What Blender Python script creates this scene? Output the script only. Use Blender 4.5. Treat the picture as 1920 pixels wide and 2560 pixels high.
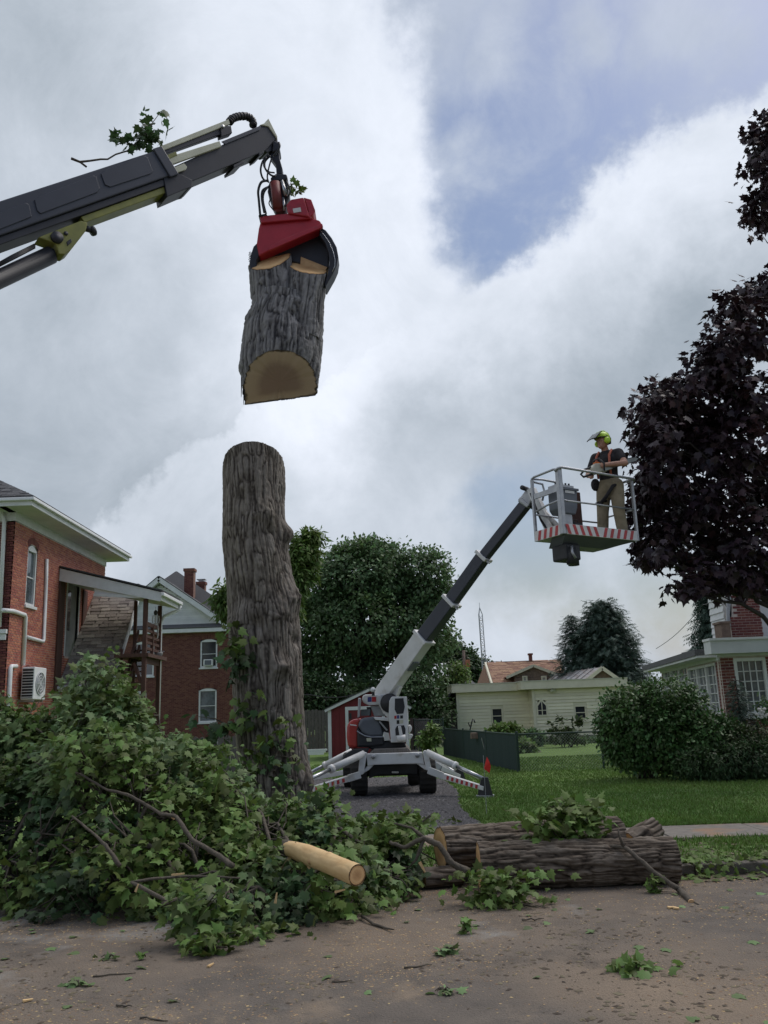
import bpy, bmesh, math, random
import numpy as np
from mathutils import Vector, Matrix
R = math.radians
V = Vector
sc = bpy.context.scene
for o in list(bpy.data.objects):
    bpy.data.objects.remove(o)
col = sc.collection
rng = np.random.default_rng(7)
random.seed(7)
# ------------------------------------------------------------------ camera
FPX, PITCH, ROLL = 2150.0, R(13.1), R(2.0)
CAM = V((0, 0, 1.7))
fw = V((0, math.cos(PITCH), math.sin(PITCH)))
r0 = V((1, 0, 0)); u0 = V((0, -math.sin(PITCH), math.cos(PITCH)))
rt = r0*math.cos(ROLL) - u0*math.sin(ROLL)
up = r0*math.sin(ROLL) + u0*math.cos(ROLL)
cd = bpy.data.cameras.new('camera'); cam = bpy.data.objects.new('camera', cd); col.objects.link(cam)
cam.matrix_world = Matrix(((rt.x, up.x, -fw.x, CAM.x), (rt.y, up.y, -fw.y, CAM.y), (rt.z, up.z, -fw.z, CAM.z), (0, 0, 0, 1)))
cd.sensor_fit = 'VERTICAL'; cd.sensor_height = 24.0; cd.lens = FPX/2560*24.0
cd.clip_start = 0.1; cd.clip_end = 3000
sc.camera = cam
# ------------------------------------------------------------------ light
SUN_EL, SUN_AZ = R(58), R(62)          # azimuth from +Y towards +X
sc.view_settings.view_transform = 'Standard'; sc.view_settings.look = 'None'
sc.view_settings.exposure = 0.38; sc.view_settings.gamma = 1.0
sd = V((math.sin(SUN_AZ)*math.cos(SUN_EL), math.cos(SUN_AZ)*math.cos(SUN_EL), math.sin(SUN_EL)))
ld = bpy.data.lights.new('sun', 'SUN'); ld.energy = 1.5; ld.angle = R(42); ld.color = (1.0, .96, .9)
so = bpy.data.objects.new('sun', ld); col.objects.link(so)
so.rotation_euler = sd.to_track_quat('Z', 'Y').to_euler(); so.location = (20, 10, 40)

def ray(px, py):
    return rt*((px-960)/FPX) + up*((1280-py)/FPX) + fw
def at(px, py, Y):
    d = ray(px, py); return CAM + d*((Y-CAM.y)/d.y)
def gp(px, py, z=0.0):
    d = ray(px, py); return CAM + d*((z-CAM.z)/d.z)
def hit(px, py, P, n):
    d = ray(px, py); return CAM + d*((P-CAM).dot(n)/d.dot(n))
def proj(P):
    d = V(P)-CAM; c = d.dot(fw); return 960+FPX*d.dot(rt)/c, 1280-FPX*d.dot(up)/c

# ------------------------------------------------------------------ sky
W = bpy.data.worlds.new('World'); sc.world = W; W.use_nodes = True
nt = W.node_tree; N = nt.nodes; L = nt.links; N.clear()
def wn(t, **k):
    n = N.new(t)
    for a, b in k.items(): setattr(n, a, b)
    return n
def wmath(op, a, b=None, clamp=False):
    n = wn('ShaderNodeMath', operation=op, use_clamp=clamp)
    for i, q in enumerate((a, b)):
        if q is None: continue
        if isinstance(q, (int, float)): n.inputs[i].default_value = q
        else: L.new(q, n.inputs[i])
    return n.outputs[0]
sky = wn('ShaderNodeTexSky', sky_type='NISHITA', sun_disc=False, sun_elevation=SUN_EL, sun_rotation=SUN_AZ, air_density=1.6, dust_density=2.5, ozone_density=2.0)
tc = wn('ShaderNodeTexCoord')
def wnoise(scale, detail, rough, dist=0.0, off=(0, 0, 0), st=(1, 1, 1.0)):
    m = wn('ShaderNodeMapping'); m.inputs['Location'].default_value = off; m.inputs['Scale'].default_value = st
    L.new(tc.outputs['Generated'], m.inputs[0])
    n = wn('ShaderNodeTexNoise'); n.inputs['Scale'].default_value = scale; n.inputs['Detail'].default_value = detail
    n.inputs['Roughness'].default_value = rough; n.inputs['Distortion'].default_value = dist
    L.new(m.outputs[0], n.inputs['Vector']); return n
# warped direction so that cloud edges billow
wp = wnoise(3.0, 6, .6); wp2 = wnoise(9.0, 8, .62, off=(4, 2, 1))
def vm(op, a, b):
    n = wn('ShaderNodeVectorMath', operation=op)
    for i, q in enumerate((a, b)):
        if isinstance(q, tuple): n.inputs[i].default_value = q
        else: L.new(q, n.inputs[i])
    return n
d1 = vm('MULTIPLY', vm('SUBTRACT', wp.outputs['Color'], (.5, .5, .5)).outputs[0], (.15, .15, .15))
d2 = vm('MULTIPLY', vm('SUBTRACT', wp2.outputs['Color'], (.5, .5, .5)).outputs[0], (.13, .13, .13))
wd = vm('ADD', vm('ADD', tc.outputs['Generated'], d1.outputs[0]).outputs[0], d2.outputs[0]).outputs[0]
def blob(px, py, rad, soft):
    """cloud bank or clear gap as a soft disc of sky around one direction"""
    c = ray(px, py).normalized()
    n = vm('DISTANCE', wd, tuple(c)); m = wn('ShaderNodeMapRange', interpolation_type='SMOOTHSTEP')
    m.inputs[1].default_value = rad+soft; m.inputs[2].default_value = max(rad-soft, 0); m.inputs[3].default_value = 0; m.inputs[4].default_value = 1
    L.new(n.outputs['Value'], m.inputs[0]); return m.outputs[0]
def union(bs):
    r = bs[0]
    for b in bs[1:]: r = wmath('MAXIMUM', r, b)
    return r
def mrange(v, a, b_, lo=0.0, hi=1.0, smooth=True):
    n = wn('ShaderNodeMapRange')
    if smooth: n.interpolation_type = 'SMOOTHSTEP'
    n.inputs[1].default_value = a; n.inputs[2].default_value = b_; n.inputs[3].default_value = lo; n.inputs[4].default_value = hi
    L.new(v, n.inputs[0]); return n.outputs[0]
def bank(a, b_, inside):
    """signed angle from the edge of a cloud bank that follows a great circle, positive inside the bank"""
    n_ = ray(*a).cross(ray(*b_)).normalized()
    if n_.dot(ray(*inside)) < 0: n_ = -n_
    return vm('DOT_PRODUCT', wd, tuple(n_)).outputs['Value']
s1 = bank((1060, 745), (1930, 165), (1700, 1000)); s2 = bank((985, -100), (1205, 700), (500, 400))
wisps = wnoise(6.5, 10, .68, .5, (1.5, .3, .2)); big = wnoise(1.7, 5, .55, .2, (3.1, 7.7, .4)); puff = wnoise(11, 9, .62, .3, (2.2, 5.1, 3.3))
base = wnoise(2.2, 7, .6, .3, (9.2, 1.4, 5.0))
gap = wmath('MULTIPLY', mrange(s1, .022, -.018), mrange(s2, .035, -.03))
gap = wmath('MULTIPLY', gap, wmath('SUBTRACT', 1.0, wmath('MULTIPLY', union([blob(1720, 90, .05, .04), blob(1500, 110, .03, .03), blob(1080, 60, .08, .06), blob(1230, 130, .05, .04), blob(1200, 420, .03, .03)]), .62)))
pale = union([blob(1330, 1390, .065, .05), blob(1290, 1280, .05, .04), blob(1640, 1500, .05, .05), blob(1420, 1530, .04, .05)])
far = mrange(base.outputs['Fac'], .62, .7); wsp = mrange(wisps.outputs['Fac'], .5, .75)
gapm = wmath('MULTIPLY', gap, wmath('SUBTRACT', 1.0, wmath('MULTIPLY', wsp, .3)))
clear = wmath('MAXIMUM', gapm, wmath('MAXIMUM', wmath('MULTIPLY', pale, .85), wmath('MULTIPLY', far, .35)), True)
# cloud brightness: thin sunlit edges shine, thick middles are grey
e1 = wmath('MULTIPLY', mrange(s1, -.01, .012), mrange(s1, .03, .17, 1, 0)); e2 = wmath('MULTIPLY', wmath('MULTIPLY', mrange(s2, -.02, .02), mrange(s2, .02, .42, 1, .25)), mrange(s1, .0, .16, 1, .25))
edge = wmath('MAXIMUM', e1, e2)
shade = union([blob(1180, 1060, .13, .10), blob(1480, 990, .12, .09), blob(1720, 850, .08, .07), blob(60, 1150, .2, .18), blob(420, 1270, .12, .12), blob(60, 130, .1, .1), blob(100, 800, .1, .12)])
br = mrange(wmath('ADD', wmath('MULTIPLY', big.outputs['Fac'], .35), wmath('ADD', wmath('MULTIPLY', wisps.outputs['Fac'], .4), wmath('MULTIPLY', puff.outputs['Fac'], .25))), .36, .66, 0, 1, False)
glow = union([blob(1120, 1240, .06, .05), blob(760, 1000, .09, .09), blob(1300, 900, .05, .05), blob(1120, 880, .05, .05), blob(1450, 850, .04, .04)])
lum = wmath('ADD', wmath('SUBTRACT', wmath('MULTIPLY', br, .42), wmath('MULTIPLY', shade, .36)), wmath('ADD', wmath('ADD', wmath('MULTIPLY', edge, .42), wmath('MULTIPLY', glow, .2)), .24), True)
cr = wn('ShaderNodeValToRGB'); L.new(lum, cr.inputs[0])
e = cr.color_ramp.elements
CL = 10.0   # ramp is in display radiance, background strength is 0.1
e[0].position = 0.0; e[0].color = (.28, .325, .375, 1)
e[1].position = 1.0; e[1].color = (.69, .73, .81, 1)
m_ = e.new(.5); m_.color = (.48, .525, .59, 1)
csc = vm('SCALE', cr.outputs[0], (0, 0, 0)); csc.inputs['Scale'].default_value = CL
skc = vm('MULTIPLY', sky.outputs[0], (.66, .66, .74))
mixn = wn('ShaderNodeMix', data_type='RGBA')
L.new(clear, mixn.inputs['Factor']); L.new(csc.outputs[0], mixn.inputs['A']); L.new(skc.outputs[0], mixn.inputs['B'])
bg = wn('ShaderNodeBackground'); bg.inputs['Strength'].default_value = .1
L.new(mixn.outputs['Result'], bg.inputs['Color'])
wo = wn('ShaderNodeOutputWorld'); L.new(bg.outputs[0], wo.inputs['Surface'])
# ------------------------------------------------------------------ materials
MT = {}
def mat(name, c1, c2=None, rough=.7, metal=0.0, scale=6.0, bump=0.0, bscale=30.0, spec=.4, rand=0.0, stretch=(1, 1, 1), detail=6.0, lo=.35, hi=.65,
        trans=0.0, c3=None, s3=1.5, lo3=.5, hi3=.62, coat=0.0, patches=()):
    """principled material: two tones mixed by noise, an optional third in patches, per-piece variation and fine relief"""
    m = bpy.data.materials.new(name); m.use_nodes = True; t = m.node_tree; n = t.nodes; l = t.links
    b = n['Principled BSDF']; out = n['Material Output']
    b.inputs['Roughness'].default_value = rough; b.inputs['Metallic'].default_value = metal; b.inputs['Specular IOR Level'].default_value = spec
    if coat: b.inputs['Coat Weight'].default_value = coat
    tcn = n.new('ShaderNodeTexCoord'); mp = n.new('ShaderNodeMapping'); mp.inputs['Scale'].default_value = stretch
    l.new(tcn.outputs['Object'], mp.inputs[0])
    c2 = c2 or tuple(x*.8 for x in c1)
    nz = n.new('ShaderNodeTexNoise'); nz.inputs['Scale'].default_value = scale; nz.inputs['Detail'].default_value = detail; nz.inputs['Roughness'].default_value = .6
    l.new(mp.outputs[0], nz.inputs['Vector'])
    mr = n.new('ShaderNodeMapRange'); mr.inputs[1].default_value = lo; mr.inputs[2].default_value = hi; l.new(nz.outputs['Fac'], mr.inputs[0])
    mx = n.new('ShaderNodeMix'); mx.data_type = 'RGBA'; mx.inputs['A'].default_value = (*c1, 1); mx.inputs['B'].default_value = (*c2, 1)
    l.new(mr.outputs[0], mx.inputs['Factor']); colr = mx.outputs['Result']
    if c3:
        n3 = n.new('ShaderNodeTexNoise'); n3.inputs['Scale'].default_value = s3; n3.inputs['Detail'].default_value = 5; l.new(tcn.outputs['Object'], n3.inputs['Vector'])
        r3 = n.new('ShaderNodeMapRange'); r3.inputs[1].default_value = lo3; r3.inputs[2].default_value = hi3; l.new(n3.outputs['Fac'], r3.inputs[0])
        m3 = n.new('ShaderNodeMix'); m3.data_type = 'RGBA'; m3.inputs['B'].default_value = (*c3, 1); l.new(colr, m3.inputs['A']); l.new(r3.outputs[0], m3.inputs['Factor']); colr = m3.outputs['Result']
    for pc, ps, pl_, ph, off in patches:
        mo = n.new('ShaderNodeMapping'); mo.inputs['Location'].default_value = off; l.new(tcn.outputs['Object'], mo.inputs[0])
        n4 = n.new('ShaderNodeTexNoise'); n4.inputs['Scale'].default_value = ps; n4.inputs['Detail'].default_value = 9; n4.inputs['Roughness'].default_value = .65; l.new(mo.outputs[0], n4.inputs['Vector'])
        r4 = n.new('ShaderNodeMapRange'); r4.inputs[1].default_value = pl_; r4.inputs[2].default_value = ph; r4.inputs[4].default_value = .85; l.new(n4.outputs['Fac'], r4.inputs[0])
        m4 = n.new('ShaderNodeMix'); m4.data_type = 'RGBA'; m4.inputs['B'].default_value = (*pc, 1); l.new(colr, m4.inputs['A']); l.new(r4.outputs[0], m4.inputs['Factor']); colr = m4.outputs['Result']
    if rand:
        ge = n.new('ShaderNodeNewGeometry'); oi = n.new('ShaderNodeObjectInfo'); ad = n.new('ShaderNodeMath'); ad.operation = 'ADD'
        l.new(ge.outputs['Random Per Island'], ad.inputs[0]); l.new(oi.outputs['Random'], ad.inputs[1])
        fr = n.new('ShaderNodeMath'); fr.operation = 'FRACT'; l.new(ad.outputs[0], fr.inputs[0])
        rr = n.new('ShaderNodeMapRange'); rr.inputs[3].default_value = 1-rand; rr.inputs[4].default_value = 1+rand; l.new(fr.outputs[0], rr.inputs[0])
        hs = n.new('ShaderNodeHueSaturation'); l.new(colr, hs.inputs['Color']); l.new(rr.outputs[0], hs.inputs['Value'])
        hr = n.new('ShaderNodeMapRange'); hr.inputs[3].default_value = .5-rand*.05; hr.inputs[4].default_value = .5+rand*.05; l.new(fr.outputs[0], hr.inputs[0]); l.new(hr.outputs[0], hs.inputs['Hue'])
        colr = hs.outputs['Color']
    l.new(colr, b.inputs['Base Color'])
    if bump:
        nb = n.new('ShaderNodeTexNoise'); nb.inputs['Scale'].default_value = bscale; nb.inputs['Detail'].default_value = 8; l.new(mp.outputs[0], nb.inputs['Vector'])
        bp = n.new('ShaderNodeBump'); bp.inputs['Strength'].default_value = bump; bp.inputs['Distance'].default_value = .02
        l.new(nb.outputs['Fac'], bp.inputs['Height']); l.new(bp.outputs[0], b.inputs['Normal'])
    if trans:
        tr = n.new('ShaderNodeBsdfTranslucent'); l.new(colr, tr.inputs['Color']); ms = n.new('ShaderNodeMixShader'); ms.inputs[0].default_value = trans
        l.new(b.outputs[0], ms.inputs[1]); l.new(tr.outputs[0], ms.inputs[2]); l.new(ms.outputs[0], out.inputs['Surface'])
    MT[name] = m
    return m
def attr_ramp(name, attr, stops, rough=.85, scale=14.0, vary=.35, bump=.3, bscale=40.0, stretch=(1, 1, 1), moss=None):
    """material driven by a height or radius stored on the mesh (bark furrows, growth rings) plus noise"""
    m = bpy.data.materials.new(name); m.use_nodes = True; t = m.node_tree; n = t.nodes; l = t.links; b = n['Principled BSDF']
    b.inputs['Roughness'].default_value = rough; b.inputs['Specular IOR Level'].default_value = .25
    a = n.new('ShaderNodeAttribute'); a.attribute_name = attr
    tcn = n.new('ShaderNodeTexCoord'); mp = n.new('ShaderNodeMapping'); mp.inputs['Scale'].default_value = stretch; l.new(tcn.outputs['Object'], mp.inputs[0])
    nz = n.new('ShaderNodeTexNoise'); nz.inputs['Scale'].default_value = scale; nz.inputs['Detail'].default_value = 7; l.new(mp.outputs[0], nz.inputs['Vector'])
    s = n.new('ShaderNodeMath'); s.operation = 'MULTIPLY_ADD'; l.new(nz.outputs['Fac'], s.inputs[0]); s.inputs[1].default_value = vary; s.inputs[2].default_value = -vary/2
    ad = n.new('ShaderNodeMath'); l.new(a.outputs['Fac'], ad.inputs[0]); l.new(s.outputs[0], ad.inputs[1])
    cr_ = n.new('ShaderNodeValToRGB'); l.new(ad.outputs[0], cr_.inputs[0]); el = cr_.color_ramp.elements
    el[0].position = stops[0][0]; el[0].color = (*stops[0][1], 1); el[1].position = stops[-1][0]; el[1].color = (*stops[-1][1], 1)
    for p, c in stops[1:-1]:
        q = el.new(p); q.color = (*c, 1)
    colr = cr_.outputs[0]
    if moss:
        n3 = n.new('ShaderNodeTexNoise'); n3.inputs['Scale'].default_value = 1.3; n3.inputs['Detail'].default_value = 5; l.new(tcn.outputs['Object'], n3.inputs['Vector'])
        r3 = n.new('ShaderNodeMapRange'); r3.inputs[1].default_value = .48; r3.inputs[2].default_value = .75; r3.inputs[4].default_value = .6; l.new(n3.outputs['Fac'], r3.inputs[0])
        m3 = n.new('ShaderNodeMix'); m3.data_type = 'RGBA'; m3.blend_type = 'MULTIPLY'; m3.inputs['B'].default_value = (*moss, 1); l.new(colr, m3.inputs['A']); l.new(r3.outputs[0], m3.inputs['Factor']); colr = m3.outputs['Result']
    l.new(colr, b.inputs['Base Color'])
    nb = n.new('ShaderNodeTexNoise'); nb.inputs['Scale'].default_value = bscale; nb.inputs['Detail'].default_value = 8; l.new(mp.outputs[0], nb.inputs['Vector'])
    bp = n.new('ShaderNodeBump'); bp.inputs['Strength'].default_value = bump; bp.inputs['Distance'].default_value = .02; l.new(nb.outputs['Fac'], bp.inputs['Height']); l.new(bp.outputs[0], b.inputs['Normal'])
    MT[name] = m
    return m
mat('brick_red', (.42, .15, .10), (.31, .105, .075), .85, scale=25, rand=.22, bump=.2)
mat('brick_dark', (.165, .062, .046), (.115, .046, .038), .9, scale=25, rand=.28, bump=.2)
mat('brick_wine', (.19, .06, .05), (.13, .042, .038), .88, scale=25, rand=.25, bump=.2)
mat('mortar', (.52, .47, .42), (.42, .37, .33), .95, scale=8, bump=.2)
mat('mortar_brown', (.25, .15, .115), (.18, .105, .085), .95, scale=8, bump=.2)
mat('white_paint', (.70, .71, .71), (.60, .61, .61), .55, scale=3, bump=.03)
mat('white_plastic', (.76, .77, .77), (.68, .69, .69), .45, scale=2)
mat('cream_siding', (.74, .70, .52), (.66, .62, .46), .6, rand=.09, scale=2.5, lo=.3, hi=.75)
mat('cream_trim', (.68, .64, .49), (.61, .57, .43), .6, scale=3)
mat('white_siding', (.66, .67, .66), (.57, .58, .58), .6, scale=2, rand=.08)
mat('soffit_white', (.62, .64, .64), (.53, .55, .56), .7, scale=2)
mat('shingle_grey', (.105, .105, .108), (.075, .075, .08), .95, scale=18, rand=.3, bump=.4)
mat('shingle_brown', (.34, .30, .262), (.245, .215, .19), .95, scale=22, rand=.32, bump=.4)
mat('shingle_tan', (.30, .18, .12), (.24, .14, .095), .95, scale=14, rand=.25, bump=.4, bscale=50)
mat('metal_roof', (.42, .42, .42), (.27, .21, .18), .55, metal=.4, scale=1.6, stretch=(6, .3, .3))
mat('brown_wood', (.105, .052, .038), (.07, .036, .028), .8, scale=8, stretch=(3, 3, .6), bump=.2)
mat('grey_wood', (.16, .145, .13), (.10, .09, .08), .9, scale=6, stretch=(6, 6, .6), bump=.25)
mat('door_dark', (.035, .03, .034), (.026, .022, .026), .5)
mat('door_grey', (.28, .29, .28), (.22, .23, .22), .6)
mat('glass_dark', (.035, .04, .047), (.02, .023, .03), .08, scale=1.2, spec=.8)
mat('glass_sky', (.14, .17, .19), (.05, .06, .07), .07, scale=1.6, spec=.9)
mat('curtain', (.55, .54, .52), (.40, .39, .38), .9, scale=8, stretch=(6, 6, .4))
mat('red_shed', (.17, .022, .026), (.125, .018, .021), .75, scale=5, stretch=(9, 9, .4))
mat('asphalt', (.142, .119, .097), (.094, .080, .067), .93, scale=3.5, bump=.9, bscale=60, c3=(.225, .17, .118), s3=.42, lo3=.42, hi3=.72, detail=12, lo=.3, hi=.7, patches=[((.24, .23, .21), .7, .56, .66, (3, 8, 1)), ((.075, .062, .05), 1.6, .56, .72, (7, 2, 4)), ((.27, .205, .14), 1.1, .57, .75, (1, 5, 9)), ((.06, .05, .042), 9, .6, .72, (2, 2, 2))])
mat('concrete', (.22, .195, .165), (.155, .14, .12), .92, scale=9, bump=.3, bscale=80, c3=(.26, .17, .11), s3=2.2, lo3=.5, hi3=.65)
mat('kerb_stone', (.13, .115, .095), (.085, .075, .063), .92, scale=9, bump=.4, bscale=60)
mat('lawn_soil', (.118, .195, .04), (.08, .145, .03), .95, scale=1.3, bump=.6, bscale=160, c3=(.10, .16, .035), s3=.35, lo3=.45, hi3=.7, detail=12)
mat('grass', (.128, .215, .04), (.088, .16, .03), .75, scale=.8, rand=.35, trans=.2, c3=(.12, .18, .04), s3=.3, lo3=.45, hi3=.7)
mat('far_ground', (.07, .10, .035), (.05, .075, .026), .95, scale=.2)
mat('gravel_bed', (.085, .08, .08), (.055, .052, .054), .95, scale=30, bump=.8, bscale=120)
mat('gravel', (.12, .115, .115), (.07, .067, .07), .9, scale=8, rand=.5)
mat('sawdust', (.36, .25, .14), (.25, .17, .095), .95, scale=4, rand=.4)
mat('leaf_litter', (.13, .102, .068), (.085, .07, .048), .9, scale=3, rand=.5)
mat('maple_leaf', (.112, .168, .036), (.074, .118, .026), .55, scale=1.2, rand=.5, trans=.22, spec=.28, c3=(.15, .205, .055), s3=1.1, lo3=.52, hi3=.7)
mat('maple_leaf_pale', (.15, .22, .085), (.11, .17, .06), .6, scale=1.2, rand=.4, trans=.25)
mat('leaf_dark', (.056, .10, .034), (.036, .072, .025), .55, scale=.7, rand=.5, trans=.3)
mat('leaf_mid', (.12, .19, .085), (.095, .16, .068), .55, scale=.5, rand=.45, trans=.35, c3=(.115, .185, .066), s3=.5, lo3=.5, hi3=.65)
mat('leaf_light', (.135, .205, .05), (.095, .155, .038), .55, scale=.8, rand=.4, trans=.3)
mat('leaf_bush', (.075, .145, .042), (.050, .105, .03), .5, scale=1.4, rand=.45, trans=.2, c3=(.09, .16, .045), s3=1.3, lo3=.5, hi3=.65)
mat('leaf_purple', (.036, .019, .027), (.024, .014, .021), .5, scale=1.2, rand=.55, trans=.12, c3=(.055, .022, .024), s3=1.1, lo3=.52, hi3=.7)
mat('needle', (.075, .118, .088), (.05, .085, .064), .65, scale=.6, rand=.4, trans=.25)
mat('needle_yellow', (.06, .085, .025), (.04, .06, .02), .65, scale=1, rand=.4, trans=.1)
mat('branch_bark', (.105, .088, .066), (.065, .055, .043), .9, scale=14, bump=.7, bscale=30, stretch=(1, 1, 1))
mat('trunk_dark', (.05, .042, .038), (.03, .026, .024), .9, scale=14, bump=.6)
mat('pale_wood', (.62, .44, .22), (.54, .35, .16), .7, scale=5, stretch=(1, 1, 1), bump=.15, c3=(.34, .17, .07), s3=5, lo3=.66, hi3=.74)
mat('raw_wood', (.52, .34, .18), (.42, .25, .12), .8, scale=10, bump=.2)
mat('boom_grey', (.045, .05, .065), (.036, .04, .053), .45, scale=1.5, spec=.4, bump=.02)
mat('boom_black', (.028, .029, .036), (.021, .022, .028), .5, scale=3)
mat('crane_yellow', (.24, .24, .055), (.15, .155, .045), .5, scale=3)
mat('crane_cream', (.52, .52, .40), (.42, .42, .31), .5, scale=4)
mat('black_rubber', (.018, .018, .02), (.012, .012, .013), .6, scale=8)
mat('hose', (.02, .02, .023), (.014, .014, .016), .45)
mat('grapple_red', (.42, .022, .035), (.34, .018, .03), .42, scale=3, coat=.2, c3=(.22, .03, .03), s3=4, lo3=.58, hi3=.72)
mat('grapple_dull', (.20, .035, .03), (.13, .028, .026), .55, scale=6)
mat('jaw_steel', (.032, .033, .042), (.022, .023, .03), .5, metal=.2, scale=5)
mat('steel', (.45, .46, .47), (.36, .37, .38), .3, metal=.9, scale=6)
mat('galv', (.40, .41, .42), (.30, .31, .33), .42, metal=.55, scale=7)
mat('lift_white', (.66, .66, .65), (.56, .56, .54), .42, scale=3, c3=(.42, .39, .34), s3=3.4, lo3=.58, hi3=.74)
mat('lift_red', (.42, .045, .035), (.34, .035, .03), .4, scale=2, coat=.25)
mat('lift_grey', (.12, .135, .155), (.095, .105, .125), .4, scale=2)
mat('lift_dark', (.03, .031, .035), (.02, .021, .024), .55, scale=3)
mat('tyre', (.022, .022, .022), (.03, .028, .026), .9, scale=14, bump=.3)
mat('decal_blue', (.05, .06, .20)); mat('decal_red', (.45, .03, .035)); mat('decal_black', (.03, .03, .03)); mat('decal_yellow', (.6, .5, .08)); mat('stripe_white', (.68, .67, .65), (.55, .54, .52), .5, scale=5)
mat('stripe_red', (.45, .045, .045), (.36, .04, .04), .45, scale=5)
mat('skin', (.42, .235, .165), (.36, .19, .13), .6, scale=10)
mat('shirt_black', (.028, .026, .028), (.018, .017, .019), .9, scale=12, bump=.3)
mat('hivis_orange', (.42, .12, .07), (.3, .09, .06), .85)
mat('khaki', (.30, .25, .17), (.20, .165, .105), .9, scale=6, bump=.5, bscale=18)
mat('helmet_lime', (.50, .72, .06), (.43, .64, .05), .4, scale=3)
mat('visor_mesh', (.16, .17, .17), (.12, .13, .13), .5)
mat('boot', (.16, .05, .035), (.11, .035, .03), .7)
mat('saw_white', (.52, .50, .40), (.40, .38, .30), .55, scale=12)
mat('saw_orange', (.60, .16, .04)); mat('saw_bar', (.33, .34, .31), (.25, .26, .24), .4, metal=.6)
mat('fence_green', (.015, .036, .034), (.011, .027, .026), .85, scale=20, bump=.3)
mat('post_green', (.02, .045, .034), (.015, .034, .026), .6)
mat('flag_red', (.68, .035, .025), (.56, .03, .022), .7)
mat('teal', (.02, .14, .12), (.016, .11, .095), .5); mat('lid_yellow', (.45, .28, .06)); mat('rust_pole', (.15, .105, .085), (.10, .075, .06), .85)
mat('orange_box', (.42, .17, .085)); mat('bone', (.55, .55, .51), (.42, .42, .4), .6); mat('bone_dark', (.05, .05, .05))
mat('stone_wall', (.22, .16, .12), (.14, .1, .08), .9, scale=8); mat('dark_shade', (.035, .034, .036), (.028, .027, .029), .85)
mat('flower_white', (.7, .68, .66)); mat('pot_grey', (.3, .3, .29))
BARK = [(0.0, (.014, .011, .009)), (.30, (.048, .039, .032)), (.58, (.128, .11, .093)), (1.0, (.24, .215, .186))]
attr_ramp('bark', 'h', BARK, moss=(.72, .70, .56))
attr_ramp('bark_cold', 'h', [(0.0, (.016, .015, .017)), (.32, (.06, .057, .058)), (.6, (.145, .14, .138)), (1.0, (.25, .243, .24))])  # bark of the hanging log, lightened so the colour carries some veiling haze
attr_ramp('bark_brown', 'h', [(0.0, (.009, .007, .0055)), (.32, (.034, .025, .018)), (.62, (.088, .068, .050)), (1.0, (.175, .145, .115))])
attr_ramp('rings_grey', 'h', [(0, (.34, .235, .19)), (.5, (.35, .25, .20)), (.72, (.49, .37, .28)), (.96, (.55, .43, .33)), (1, (.12, .095, .07))], vary=.22, scale=5, bump=.15)
attr_ramp('rings_fresh', 'h', [(0, (.42, .24, .11)), (.55, (.55, .33, .155)), (.8, (.66, .43, .21)), (.95, (.55, .33, .15)), (1, (.12, .07, .04))], vary=.14, scale=9, bump=.15)

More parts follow.
